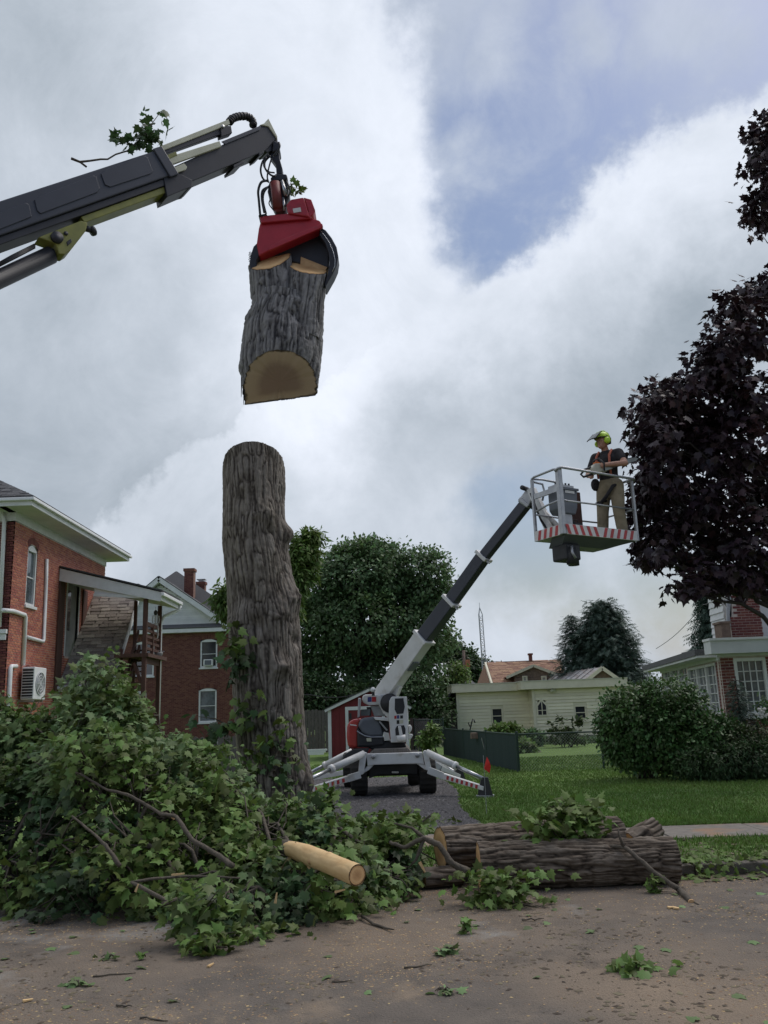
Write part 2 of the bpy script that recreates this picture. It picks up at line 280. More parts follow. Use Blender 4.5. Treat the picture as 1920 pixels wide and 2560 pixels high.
# ------------------------------------------------------------------ object helpers
ORG = {}
def setp(o, label=None, cat=None, group=None, kind=None):
    if label: o['label'] = label
    if cat: o['category'] = cat
    if group: o['group'] = group
    if kind: o['kind'] = kind
    return o
def thing(name, loc, label, cat, group=None):
    o = bpy.data.objects.new(name, None); o.empty_display_size = .2; col.objects.link(o); o.location = loc; ORG[o.name] = V(loc)
    return setp(o, label, cat, group)
def link(name, me, parent=None, org=None):
    o = bpy.data.objects.new(name, me); col.objects.link(o)
    if parent is not None:
        o.parent = parent; ORG[o.name] = ORG[parent.name]
    else:
        ORG[o.name] = V(org) if org is not None else V((0, 0, 0)); o.location = ORG[o.name]
    return o
class MB:
    def __init__(s, M=None): s.v = []; s.f = []; s.M = M
    def add(s, vs, fs):
        o = len(s.v)
        s.v += [tuple(s.M @ V(p)) if s.M is not None else tuple(p) for p in vs]
        s.f += [tuple(i+o for i in f) for f in fs]; return s
    def box(s, x0, x1, y0, y1, z0, z1):
        return s.add([(x0, y0, z0), (x1, y0, z0), (x1, y1, z0), (x0, y1, z0), (x0, y0, z1), (x1, y0, z1), (x1, y1, z1), (x0, y1, z1)],
                     [(0, 3, 2, 1), (4, 5, 6, 7), (0, 1, 5, 4), (1, 2, 6, 5), (2, 3, 7, 6), (3, 0, 4, 7)])
    def beam(s, a, b, w, h, upv=(0, 0, 1), w2=None, h2=None):
        a, b = V(a), V(b); t = (b-a).normalized(); n = t.cross(V(upv))
        if n.length < 1e-4: n = t.cross(V((0, 1, 0)))
        n.normalize(); q = n.cross(t); w2 = w2 or w; h2 = h2 or h
        vs = [c + n*(i*ww/2) + q*(j*hh/2) for c, ww, hh in ((a, w, h), (b, w2, h2)) for i, j in ((-1, -1), (1, -1), (1, 1), (-1, 1))]
        return s.add(vs, [(0, 1, 2, 3), (7, 6, 5, 4), (0, 4, 5, 1), (1, 5, 6, 2), (2, 6, 7, 3), (3, 7, 4, 0)])
    def prism(s, poly, vec):
        vec = V(vec); n = len(poly); p = [V(q) for q in poly]
        return s.add(p+[q+vec for q in p], [tuple(range(n)), tuple(range(2*n-1, n-1, -1))]+[(i, i+n, (i+1) % n+n, (i+1) % n) for i in range(n)])
    def tube(s, path, rad, n=8, cap=True):
        P = [V(p) for p in path]; k = len(P)
        rad = [rad]*k if isinstance(rad, (int, float)) else rad
        vs = []; fs = []; ref = None
        for i in range(k):
            t = (P[min(i+1, k-1)]-P[max(i-1, 0)]).normalized()
            if ref is None: ref = t.cross(V((0, 0, 1))) if abs(t.z) < .9 else t.cross(V((0, 1, 0)))
            ref = (ref - t*ref.dot(t))
            if ref.length < 1e-6: ref = t.orthogonal()
            ref.normalize(); q = t.cross(ref)
            vs += [P[i]+(ref*math.cos(2*math.pi*j/n)+q*math.sin(2*math.pi*j/n))*rad[i] for j in range(n)]
        for i in range(k-1):
            for j in range(n):
                a = i*n+j; b = i*n+(j+1) % n; fs.append((a, b, b+n, a+n))
        if cap: fs += [tuple(range(n-1, -1, -1)), tuple(range((k-1)*n, k*n))]
        return s.add(vs, fs)
    def cyl(s, a, b, r, n=16, r2=None): return s.tube([a, b], [r, r2 if r2 is not None else r], n)
    def sphere(s, c, r, n=10, sx=1, sy=1, sz=1):
        c = V(c); vs = [c+V((0, 0, r*sz))]; m = n//2
        for i in range(1, m):
            th = math.pi*i/m
            vs += [c+V((r*sx*math.sin(th)*math.cos(2*math.pi*j/n), r*sy*math.sin(th)*math.sin(2*math.pi*j/n), r*sz*math.cos(th))) for j in range(n)]
        vs.append(c-V((0, 0, r*sz))); fs = [(0, 1+j, 1+(j+1) % n) for j in range(n)]
        for i in range(m-2):
            for j in range(n):
                a = 1+i*n+j; b = 1+i*n+(j+1) % n; fs.append((a, a+n, b+n, b))
        l = len(vs)-1; o = 1+(m-2)*n
        fs += [(l, o+(j+1) % n, o+j) for j in range(n)]
        return s.add(vs, fs)
    def build(s, name, m, parent=None, smooth=False, bevel=0.0, label=None, cat=None, group=None, kind=None):
        a = np.array(s.v, dtype=float)
        if parent is not None: org = ORG[parent.name]
        else:
            mn, mx = a.min(0), a.max(0); org = V(((mn[0]+mx[0])/2, (mn[1]+mx[1])/2, mn[2]))
        me = bpy.data.meshes.new(name); me.from_pydata([tuple(p) for p in a-np.array(org)], [], s.f)
        me.materials.append(MT[m]); 
        if smooth: me.shade_smooth()
        me.update()
        o = link(name, me, parent, org)
        if bevel:
            b = o.modifiers.new('bevel', 'BEVEL'); b.width = bevel; b.segments = 2; b.limit_method = 'ANGLE'; b.angle_limit = R(35)
        return setp(o, label, cat, group, kind)
def npmesh(name, verts, faces, m, parent=None, attr=None, smooth=False, **k):
    """numpy mesh; faces is (n, 3 or 4)"""
    verts = np.asarray(verts, float); faces = np.asarray(faces, np.int32)
    if parent is not None: org = ORG[parent.name]
    else:
        mn, mx = verts.min(0), verts.max(0); org = V(((mn[0]+mx[0])/2, (mn[1]+mx[1])/2, mn[2]))
    me = bpy.data.meshes.new(name); nf, c = faces.shape
    me.vertices.add(len(verts)); me.vertices.foreach_set('co', (verts-np.array(org)).astype(np.float32).ravel())
    me.loops.add(nf*c); me.loops.foreach_set('vertex_index', faces.ravel())
    me.polygons.add(nf); me.polygons.foreach_set('loop_start', np.arange(nf, dtype=np.int32)*c)
    if attr is not None:
        at_ = me.attributes.new('h', 'FLOAT', 'POINT'); at_.data.foreach_set('value', np.asarray(attr, np.float32))
    me.materials.append(MT[m]); me.update(calc_edges=True); me.validate()
    if smooth: me.shade_smooth()
    return setp(link(name, me, parent, org), **k)
def copy_tree(o, parent=None, loc=None, rotz=None, **k):
    c = o.copy(); col.objects.link(c); ORG[c.name] = ORG[o.name]
    if parent is not None: c.parent = parent
    if loc is not None: c.location = loc
    if rotz is not None: c.rotation_euler = (0, 0, rotz)
    for ch in list(o.children): copy_tree(ch, c)
    return setp(c, **k)
# ------------------------------------------------------------------ numpy noise
PERM = rng.random((64, 64, 64)).astype(np.float32)
def vnoise(p):
    p = np.asarray(p); i = np.floor(p).astype(int); f = p-i; f = f*f*(3-2*f); i &= 63; j = (i+1) & 63
    x0, y0, z0 = i[..., 0], i[..., 1], i[..., 2]; x1, y1, z1 = j[..., 0], j[..., 1], j[..., 2]; fx, fy, fz = f[..., 0], f[..., 1], f[..., 2]
    a = PERM[x0, y0, z0]*(1-fx)+PERM[x1, y0, z0]*fx; b = PERM[x0, y1, z0]*(1-fx)+PERM[x1, y1, z0]*fx
    c = PERM[x0, y0, z1]*(1-fx)+PERM[x1, y0, z1]*fx; d = PERM[x0, y1, z1]*(1-fx)+PERM[x1, y1, z1]*fx
    return (a*(1-fy)+b*fy)*(1-fz)+(c*(1-fy)+d*fy)*fz
def fbm(p, o=4, g=.5):
    s = 0; a = 1; t = 0; p = np.asarray(p, float)
    for k in range(o):
        s = s+a*vnoise(p*2**k+k*17.3); t += a; a *= g
    return s/t
# ------------------------------------------------------------------ leaves
def leaf_template(kind):
    if kind == 'maple':
        o = [(0, -.02), (.20, -.16), (.30, -.02), (.50, .10), (.36, .26), (.50, .52), (.28, .48), (.16, .60), (0, 1.0)]
        pts = o+[(-x, y) for x, y in o[-2:0:-1]]
        v = [(0, .22, 0)]+[(x, y, -.22*abs(x)-.10*y*y) for x, y in pts]; n = len(pts)
        return np.array(v), np.array([(0, 1+i, 1+(i+1) % n) for i in range(n)])
    if kind == 'simple':
        v = [(0, 0, 0), (.3, .35, -.08), (.22, .75, -.1), (0, 1, -.12), (-.22, .75, -.1), (-.3, .35, -.08)]
        return np.array(v), np.array([(0, 1, 2), (0, 2, 3), (0, 3, 4), (0, 4, 5)])
    if kind == 'lance':
        v = [(0, 0, 0), (.16, .45, -.05), (0, 1, -.15), (-.16, .45, -.05)]
        return np.array(v), np.array([(0, 1, 2), (0, 2, 3)])
    if kind == 'spray':   # conifer spray: flat frond of small fingers
        v = []; f = []
        for k, (y, l) in enumerate(((.1, .3), (.3, .34), (.5, .28), (.7, .2))):
            for s in (-1, 1):
                o = len(v); v += [(0, y-.05, 0), (0, y+.07, 0), (s*l, y+.2, -.06)]; f.append((o, o+1, o+2))
        o = len(v); v += [(-.05, 0, 0), (.05, 0, 0), (0, 1, -.1)]; f.append((o, o+1, o+2))
        return np.array(v), np.array(f)
TPL = {k: leaf_template(k) for k in ('maple', 'simple', 'lance', 'spray')}
def leaf_arrays(pos, tip, nor, size, kind):
    v, f = TPL[kind]; n = len(pos); pos = np.asarray(pos); tip = np.asarray(tip, float); nor = np.asarray(nor, float)
    tip = tip/np.maximum(np.linalg.norm(tip, axis=1, keepdims=True), 1e-6)
    x = np.cross(tip, nor); x /= np.maximum(np.linalg.norm(x, axis=1, keepdims=True), 1e-6); z = np.cross(x, tip)
    size = np.asarray(size).reshape(-1, 1, 1)
    P = (v[None, :, 0:1]*x[:, None, :]+v[None, :, 1:2]*tip[:, None, :]+v[None, :, 2:3]*z[:, None, :])*size+pos[:, None, :]
    F = f[None]+(np.arange(n)*len(v))[:, None, None]
    return P.reshape(-1, 3), F.reshape(-1, 3)
def leaves(name, pos, tip, nor, size, shape, m, parent=None, **k):
    P, F = leaf_arrays(pos, tip, nor, size, shape); return npmesh(name, P, F, m, parent, **k)
def rdir(n):
    d = rng.normal(size=(n, 3)); return d/np.linalg.norm(d, axis=1, keepdims=True)
def crown(name, blobs, n, size, kind, m, parent, clump=.45, per=14, droop=.5, shell=.55):
    """foliage: leaves in small clumps spread through the outer shell of several lobes; blobs = [(centre, radii)]"""
    w = np.array([(b[1][0]*b[1][1]+b[1][1]*b[1][2]+b[1][0]*b[1][2]) for b in blobs]); w = w/w.sum(); nc = max(1, n//per)
    bi = rng.choice(len(blobs), nc, p=w); C = np.array([tuple(b[0]) for b in blobs]); Rr = np.array([tuple(b[1]) for b in blobs])
    d = rdir(nc); rad = shell+(1.06-shell)*rng.random((nc, 1))**.6
    tipc = C[bi]+d*Rr[bi]*rad
    out = d/Rr[bi]; out /= np.linalg.norm(out, axis=1, keepdims=True)
    cs = clump*(.6+.8*rng.random((nc, 1)))
    pos = np.repeat(tipc, per, 0)+np.clip(rng.normal(size=(nc*per, 3)), -1.5, 1.5)*np.repeat(cs, per, 0)*np.array([.55, .55, .38])
    o = np.repeat(out, per, 0); k = len(pos)
    tip = o*.8+rdir(k)*.9+np.array([0, 0, -droop]); nor = np.array([0, 0, 1.0])+o*.5+rdir(k)*.75
    return leaves(name, pos, tip, nor, size*(.65+.6*rng.random(k)), kind, m, parent)
def limb_path(a, b, sag=0.0, n=7, wob=.06):
    a, b = V(a), V(b); L_ = (b-a).length; out = []
    for i in range(n):
        t = i/(n-1); p = a.lerp(b, t)+V((0, 0, sag*math.sin(math.pi*t)))
        if 0 < i < n-1: p += V(tuple(rng.normal(size=3)))*wob*L_*.35
        out.append(p)
    return out
def tree(name, base, top, r, blobs, n, size, kind, m, label, cat='tree', group=None, bark='trunk_dark', clump=.5, per=14, droop=.5, shell=.5):
    t = thing(name, base, label, cat, group); tr = MB(); p = limb_path(base, top, 0, 7, .04)
    tr.tube(p, [r*(1.25-.85*i/6) for i in range(7)], 10)
    for c, rr in blobs:
        z0 = .35+.4*random.random(); s = V(base).lerp(V(top), z0)
        lp = limb_path(s, V(c)+V((0, 0, rr[2]*.2)), .3, 6, .1); tr.tube(lp, [r*.45*(1-.8*i/5) for i in range(6)], 6)
        for q in range(3):
            d = V(tuple(rdir(1)[0])); e = V(c)+V((d.x*rr[0], d.y*rr[1], abs(d.z)*rr[2]))*.85
            tr.tube(limb_path(lp[3], e, .1, 5, .1), [r*.2*(1-.8*i/4) for i in range(5)], 5)
    tr.build('trunk', bark, t, smooth=True)
    c = crown('crown', blobs, n, size, kind, m, t, clump, per, droop, shell); c['kind'] = 'stuff'
    return t
# ================================================================== SETTING
def sheet(name, pts, z, m, kind='structure', parent=None):
    b = MB(); b.add([(p[0], p[1], z) for p in pts], [tuple(range(len(pts)))]); return b.build(name, m, parent, kind=kind)
LZ = .12
sheet('ground', [(-900, -60), (900, -60), (900, 1500), (-900, 1500)], -.06, 'far_ground')
sheet('road', [(-70, -25), (70, -25), (70, 9.26), (-70, 9.26)], 0, 'asphalt')
kb = bpy.data.objects.new('kerb', None); col.objects.link(kb); ORG['kerb'] = V((0, 9.33, 0)); kb.location = (0, 9.33, 0); kb['kind'] = 'structure'
x = -24.0
while x < 24:
    b = MB(); dz = random.uniform(-.008, .008); b.box(x+.006, x+1.494, 9.26+random.uniform(-.006, .006), 9.40, -.05, .10+dz); b.build('kerb_block', 'kerb_stone', kb, bevel=.012); x += 1.5
sheet('verge', [(-70, 9.40), (70, 9.40), (70, 10.85), (-70, 10.85)], LZ-.01, 'lawn_soil')
sw = bpy.data.objects.new('sidewalk', None); col.objects.link(sw); ORG['sidewalk'] = V((0, 11.3, 0)); sw.location = (0, 11.3, 0); sw['kind'] = 'structure'
x = -15.0
while x < 18:
    b = MB(); dz = random.uniform(-.006, .006); b.box(x+.008, x+1.212, 10.855, 11.895, -.02, LZ+.012+dz); b.build('slab', 'concrete', sw, bevel=.008); x += 1.22
sheet('lawn', [(-150, 11.9), (150, 11.9), (150, 260), (-150, 260)], LZ, 'lawn_soil')
# gravel driveway with a ragged edge
dp = [(560, 2082), (1215, 2076), (1195, 2058), (1172, 2032), (1146, 2006), (1150, 1990), (1136, 1968), (1100, 1948), (1062, 1940), (900, 1946), (700, 1952), (560, 1962)]
dpl = [gp(a, b_, LZ) for a, b_ in dp]; edge = []
for i, p in enumerate(dpl):
    q = dpl[(i+1) % len(dpl)]
    for k in range(6):
        c = p.lerp(q, k/6); edge.append((c.x+random.uniform(-.05, .05), c.y+random.uniform(-.05, .05)))
sheet('driveway', edge, LZ+.006, 'gravel_bed')
EP = np.array(edge)
def inside(P, poly):
    x, y = P[:, 0], P[:, 1]; r = np.zeros(len(P), bool); j = len(poly)-1
    for i in range(len(poly)):
        xi, yi, xj, yj = *poly[i], *poly[j]
        r ^= ((yi > y) != (yj > y)) & (x < (xj-xi)*(y-yi)/(yj-yi+1e-12)+xi); j = i
    return r
def scatter_tri(name, P, size, m, flat=True, **k):
    """small chips lying about: irregular flat tetrahedra"""
    n = len(P); a = rng.random(n)*6.283; s = size*(.35+1.5*rng.random(n)**2.5); el = .18+.6*rng.random(n); h = s*(.25 if flat else .7)
    c, sn = np.cos(a), np.sin(a); ex = np.stack([c, sn, np.zeros(n)], 1)*s[:, None]; ey = np.stack([-sn, c, np.zeros(n)], 1)*(s*el)[:, None]; ez = np.stack([np.zeros(n), np.zeros(n), h], 1)
    Vv = np.stack([P+ex, P+ey, P-ex*.8, P-ey*.9, P+ez+ex*.2], 1).reshape(-1, 3)
    F = (np.array([(0, 1, 4), (1, 2, 4), (2, 3, 4), (3, 0, 4)])[None]+(np.arange(n)*5)[:, None, None]).reshape(-1, 3)
    return npmesh(name, Vv, F, m, **k)
mn, mx = EP.min(0), EP.max(0)
P = np.column_stack([rng.uniform(mn[0], mx[0], 26000), mn[1]+(mx[1]-mn[1])*rng.random(26000)**1.3]); P = P[inside(P, EP)]
scatter_tri('gravel', np.column_stack([P, np.full(len(P), LZ+.004)]), .022, 'gravel', False, label='loose dark grey gravel covering the driveway under the lift', cat='gravel', kind='stuff')
# lawn grass blades
def blades(name, P, h, m, label):
    n = len(P); a = rng.random(n)*6.283; hh = h*(.55+.8*rng.random(n)); w = .007+.005*rng.random(n); lean = rng.normal(size=(n, 2))*hh[:, None]*.45
    dx = np.stack([np.cos(a)*w, np.sin(a)*w, np.zeros(n)], 1)
    Vv = np.stack([P-dx, P+dx, P+np.column_stack([lean, hh])], 1).reshape(-1, 3); F = np.arange(3*n).reshape(-1, 3)
    return npmesh(name, Vv, F, m, label=label, cat='grass', kind='stuff')
n = 240000
Yb = 11.91+17*rng.random(n)**1.7; Xb = rng.uniform(-2.5, 13, n)
k = (np.abs(Xb-.3) < Yb*.47) | (Xb > 0); P = np.column_stack([Xb, Yb])[k & (Xb < Yb*.5)]
P = P[~inside(P, EP)]; dens = fbm(np.column_stack([P*.9, np.zeros(len(P))]), 3); P = P[rng.random(len(P)) < .35+dens]
blades('lawn_grass', np.column_stack([P, np.full(len(P), LZ)]), .042, 'grass', 'short mown green grass of the front lawn')
n = 30000
P = np.column_stack([rng.uniform(-5.5, 5.6, n), rng.uniform(9.42, 10.84, n)]); P = P[rng.random(n) < fbm(np.column_stack([P*1.5, np.zeros(n)]), 3)*1.6-.35]
blades('verge_grass', np.column_stack([P, np.full(len(P), LZ-.012)]), .06, 'grass', 'uneven grass of the strip between kerb and sidewalk')
# sawdust, chips and leaf bits strewn over the road
n = 60000
P = np.column_stack([rng.uniform(-4.5, 4.8, n), 4.3+4.9*rng.random(n)**.9]); d = fbm(np.column_stack([P*.75, np.zeros(n)]), 4)
P = P[rng.random(n) < np.clip((d-.36)*3.4+.5*np.exp(-((P[:, 0]-.2)**2/2.2+(P[:, 1]-8.3)**2/.6)), .08, 1)]
scatter_tri('sawdust', np.column_stack([P, np.full(len(P), .001)]), .009, 'sawdust', label='pale sawdust and wood chips strewn over the road', cat='sawdust', kind='stuff')
n = 14000
P = np.column_stack([rng.uniform(-4.8, 5, n), 4.2+4.9*rng.random(n)]); d = fbm(np.column_stack([P*1.7+9, np.zeros(n)]), 4); P = P[rng.random(n) < np.clip((d-.5)*4.5, .025, .8)]
scatter_tri('leaf_litter', np.column_stack([P, np.full(len(P), .002)]), .022, 'leaf_litter', label='brown bits of leaf and bark littering the road', cat='leaf litter', kind='stuff')
n = 130
P = np.column_stack([rng.uniform(-4.8, 5, n), 4.4+4.7*rng.random(n)**.7, np.full(n, .012)])
leaves('torn_leaves', P, np.column_stack([rng.normal(size=(n, 2)), np.zeros(n)]), np.array([0, 0, 1.0])+rdir(n)*.35, .05+.05*rng.random(n), 'maple', 'maple_leaf_pale', label='torn green maple leaf scraps lying on the road', cat='leaf litter', kind='stuff')

# ================================================================== BARK AND TIMBER
def bark_log(name, path, radii, nt, nl, m, parent, amp=.022, freq=11.0, stretch=.17, bumps=(), bot=None, top=None, wob=.04, shape=None, seed=0.0):
    """furrowed log along a path (points, radii); bot/top: extra length along the axis for each angle; returns object and end rings"""
    path = np.array([tuple(p) for p in path], float); radii = np.asarray(radii, float)
    seg = np.linalg.norm(np.diff(path, axis=0), axis=1); cum = np.concatenate([[0], np.cumsum(seg)]); Ltot = cum[-1]
    ax = (path[-1]-path[0]); ax /= np.linalg.norm(ax)
    e1 = np.cross(ax, [0, 0, 1.0]) if abs(ax[2]) < .8 else np.array([1.0, 0, 0])-ax*ax[0]
    e1 /= np.linalg.norm(e1); e2 = np.cross(ax, e1)
    th = np.linspace(0, 2*np.pi, nt, endpoint=False); b0 = bot(th) if bot else np.zeros(nt); t1 = top(th) if top else np.zeros(nt)
    t = np.linspace(0, 1, nl)[:, None]; s = b0[None]+(Ltot+t1-b0)[None]*t
    def itp(v): 
        sc_ = np.clip(s, 0, Ltot); r_ = np.interp(sc_.ravel(), cum, v).reshape(s.shape); return r_
    C = np.stack([itp(path[:, i]) for i in range(3)], -1)+(s-np.clip(s, 0, Ltot))[..., None]*ax
    Rr = itp(radii); Rm = radii.mean()
    dirv = np.cos(th)[None, :, None]*e1+np.sin(th)[None, :, None]*e2
    q = np.stack([np.cos(th)[None]*Rm+0*s, np.sin(th)[None]*Rm+0*s, s], -1)+seed
    big_ = fbm(q*np.array([1.6, 1.6, .9]), 3)-.5
    if shape is not None: Rr = Rr*shape(th, s)
    Rr = Rr*(1+wob*4*big_)
    pos = C+dirv*Rr[..., None]; dist = np.zeros(s.shape); tw = np.zeros(s.shape)
    for c, rad, hgt in bumps:
        g = np.exp(-((pos-np.array(tuple(c)))**2).sum(-1)/(rad*rad)); dist += g*hgt; tw += g
    wv = fbm(q*np.array([4.0, 4.0, 1.6])+5, 3)-.5; wv2 = fbm(q*np.array([4.0, 4.0, 1.6])+45, 3)-.5
    dist = dist*(.55+.9*fbm(q*8+11, 2))
    pp = q*freq*np.array([1, 1, stretch]); kk = 1.3+1.0*np.clip(tw, 0, 1.2); pp[..., 0] += wv*kk*1.6; pp[..., 1] += wv2*kk*1.6; pp[..., 2] += (vnoise(q*6+21)-.5)*.9
    n1 = vnoise(pp); n2 = vnoise(pp*np.array([1.7, 1.7, 2.2])+31); n3 = vnoise(q*freq*np.array([1.6, 1.6, 1.1])+77)
    h = np.clip(np.abs(2*n1-1)*2.0, 0, 1)**.7*.58+np.clip(np.abs(2*n2-1)*1.9, 0, 1)**.7*.3+n3*.2
    h = np.clip(h, 0, 1.1)
    pos = pos+dirv*(amp*(h-.55)+dist)[..., None]
    att = np.clip(h-.22*np.clip(tw, 0, 1)*vnoise(q*9), 0, 1)
    idx = np.arange(nt*nl).reshape(nl, nt); a = idx[:-1]; b_ = np.roll(a, -1, 1); c_ = np.roll(idx[1:], -1, 1); d_ = idx[1:]
    o = npmesh(name, pos.reshape(-1, 3), np.stack([a, b_, c_, d_], -1).reshape(-1, 4), m, parent, attr=att.ravel(), smooth=True)
    return o, pos[0], pos[-1]
def cut_face(name, ring, m, parent, inset=.93, shift=(0, 0, 0), centre=None):
    ring = np.asarray(ring); ring = ring+np.array(shift); c = ring.mean(0) if centre is None else np.array(tuple(centre)); k = 9; n = len(ring); vs = [c]; at_ = [0.0]
    sm = ring
    for _ in range(6): sm = (sm+np.roll(sm, 1, 0)+np.roll(sm, -1, 0))/3
    for i in range(1, k+1):
        f = i/k; base_ = sm if i < k else ring
        vs += list(c+(base_-c)*(f*inset if i < k else .985)); at_ += [f]*n
    fs = []
    for j in range(n): fs.append((0, 1+j, 1+(j+1) % n, 1+(j+1) % n))
    tri = np.array([(0, 1+j, 1+(j+1) % n) for j in range(n)]); quads = []
    for i in range(k-1):
        for j in range(n):
            a = 1+i*n+j; b_ = 1+i*n+(j+1) % n; quads += [(a, a+n, b_+n), (a, b_+n, b_)]
    return npmesh(name, np.array(vs), np.concatenate([tri, np.array(quads)]), m, parent, attr=at_)
def sprig_leaves(name, pts, n, size, m, parent, spread=.12, droop=.6, kind='maple'):
    """leaves around a list of twig points"""
    pts = np.array([tuple(p) for p in pts]); i = rng.integers(0, len(pts), n); pos = pts[i]+rng.normal(size=(n, 3))*spread
    tip = rdir(n)+np.array([0, 0, -droop]); nor = np.array([0, -.35, .9])+rdir(n)*.6
    return leaves(name, pos, tip, nor, size*(.6+.7*rng.random(n)), kind, m, parent)

# ---- the big standing trunk
TY = 14.2
prof = [(2062, 575, 800), (2030, 588, 786), (2000, 598, 776), (1950, 598, 771), (1900, 595, 767), (1850, 593, 764), (1800, 591, 761), (1750, 589, 759), (1700, 587, 757), (1650, 583, 753), (1600, 579, 749),
        (1550, 577, 743), (1500, 575, 736), (1450, 571, 731), (1400, 566, 726), (1350, 562, 716), (1300, 561, 711), (1250, 560, 709), (1200, 559, 709), (1160, 560, 708)]
path = []; rad = []
for y, a, b in prof:
    A, B = at(a, y, TY), at(b, y, TY); path.append((A+B)/2); rad.append((B-A).length/2)
tb = V((path[0].x, TY, LZ)); path[0].z = min(path[0].z, LZ-.02)
tk = thing('tree_trunk', tb, 'tall thick furrowed maple trunk standing with its top sawn off beside the driveway', 'tree trunk')
zs = path[-1].z; zn = at(636, 1104, TY-.5).z
slope = (zn-zs)/.5
def trunk_top(th): return -slope*np.sin(th)*rad[-1]
ax_ = (path[-1]-path[0]).normalized()
def near(px, py, dy=-.5): return at(px, py, TY+dy)
bumps = [(c_, r_, h_*1.7) for c_, r_, h_ in [(near(668, 1276), .20, .07), (near(680, 1300), .12, .05), (near(716, 1335, -.1), .17, .10), (near(742, 1490, -.1), .2, .05), (near(706, 1500, -.35), .25, .05), (near(700, 1660), .22, .05), (near(640, 1560), .14, -.07), (near(610, 1552), .2, .05),
         (near(705, 1670), .13, .05), (near(770, 1955, -.15), .2, .08), (near(640, 1720), .2, .035), (near(748, 1600, -.2), .12, -.06), (near(596, 1560, -.2), .15, .04), (near(700, 1540), .12, .04), (near(675, 1900), .2, -.04)]]
o, r0_, r1_ = bark_log('bark', path, rad, 360, 540, 'bark', tk, amp=.036, freq=23, stretch=.13, bumps=bumps, top=trunk_top, wob=.045)
cut_face('sawn_top', r1_, 'rings_fresh', tk, shift=(0, 0, -.01))
def trunk_sprout(px, py, n, size, sp, m='maple_leaf', dy=-.62, w=40):
    c = at(px, py, TY+dy); root = at(px+w*.3, py+10, TY-.35); s = MB()
    tips = [c+V(tuple(rng.normal(size=3)))*sp*1.3 for _ in range(5)]
    for t_ in tips: s.tube([root, root.lerp(t_, .5)+V((0, 0, .05)), t_], [.012, .009, .004], 5)
    so_ = s.build('sprout', 'branch_bark', tk, smooth=True)
    f = sprig_leaves('foliage', tips+[c], n, size, m, so_, sp, .9); f['kind'] = 'stuff'
trunk_sprout(594, 1615, 34, .15, .10); trunk_sprout(584, 1660, 52, .15, .11, 'leaf_dark'); trunk_sprout(606, 1590, 10, .14, .08)
trunk_sprout(597, 1765, 10, .19, .10); trunk_sprout(615, 1790, 12, .16, .1, 'leaf_dark'); trunk_sprout(702, 1826, 26, .15, .12); trunk_sprout(648, 1868, 26, .15, .12); trunk_sprout(690, 1868, 14, .14, .1, 'leaf_dark')
trunk_sprout(538, 1808, 34, .15, .11, 'leaf_dark', -.5, 130); trunk_sprout(680, 1930, 24, .16, .14, 'leaf_dark'); trunk_sprout(725, 1895, 8, .13, .07); trunk_sprout(655, 1760, 5, .15, .08); trunk_sprout(575, 1825, 14, .17, .12, 'maple_leaf_pale', -.5, 80)

# ---- the log hanging in the grapple
HY = 13.4
hp = [(1000, 610, 790), (960, 610, 794), (920, 603, 799), (880, 606, 803), (840, 611, 805), (800, 622, 807), (775, 632, 808), (755, 637, 809)]
path = []; rad = []
for y, a, b in hp:
    A, B = at(a, y, HY), at(b, y, HY); path.append((A+B)/2); rad.append((B-A).length/2)
hl = thing('hanging_log', (path[0]), 'thick forked maple log hanging in the red grapple, sawn end facing down', 'log')
pA = at(700, 887, HY-.56); pB = at(614, 1012, HY+.12); pC = at(788, 990, HY+.12); pn = (pB-pA).cross(pC-pA).normalized()
p0 = path[0]; hax = (path[-1]-path[0]).normalized(); he1 = (V((1, 0, 0))-hax*hax.x).normalized(); he2 = hax.cross(he1)
def hang_bot(th):
    out = []
    for a in th:
        q = p0+(he1*math.cos(a)+he2*math.sin(a))*rad[1]*(min(1, .2/math.sin(a)) if math.sin(a) > .2 else 1); out.append((pA-q).dot(pn)/hax.dot(pn))
    return np.array(out)
def hang_shape(th, s):
    sn = np.sin(th)[None]; flat = np.where(sn > .2, np.minimum(1, .2/np.maximum(sn, .2)), 1.0)+0*s
    return flat-.12*np.exp(-((np.cos(th[None])-.05)**2/.05+(s-1.6)**2/.5))*(sn < 0)
hb = [(at(752, 780, HY-.58), .16, -.13), (at(742, 720, HY-.58), .13, -.10), (at(690, 800, HY-.6), .2, .05), (at(612, 925, HY-.1), .1, .06), (at(618, 800, HY-.2), .1, .04), (at(770, 860, HY-.55), .2, .03), (at(700, 850, HY-.6), .16, .04)]
o, r0_, r1_ = bark_log('bark', path, rad, 340, 230, 'bark_cold', hl, amp=.05, freq=21, stretch=.12, bumps=hb, bot=hang_bot, shape=hang_shape, wob=.03, seed=3.3)
cut_face('sawn_end', r0_, 'rings_grey', hl, inset=.95, shift=tuple(hax*.012))
npmesh('crotch_top', np.concatenate([r1_, [r1_.mean(0)+np.array([0, 0, .05])]]), np.array([(j, (j+1) % 340, 340) for j in range(340)]), 'bark_cold', hl, attr=np.full(341, .2))
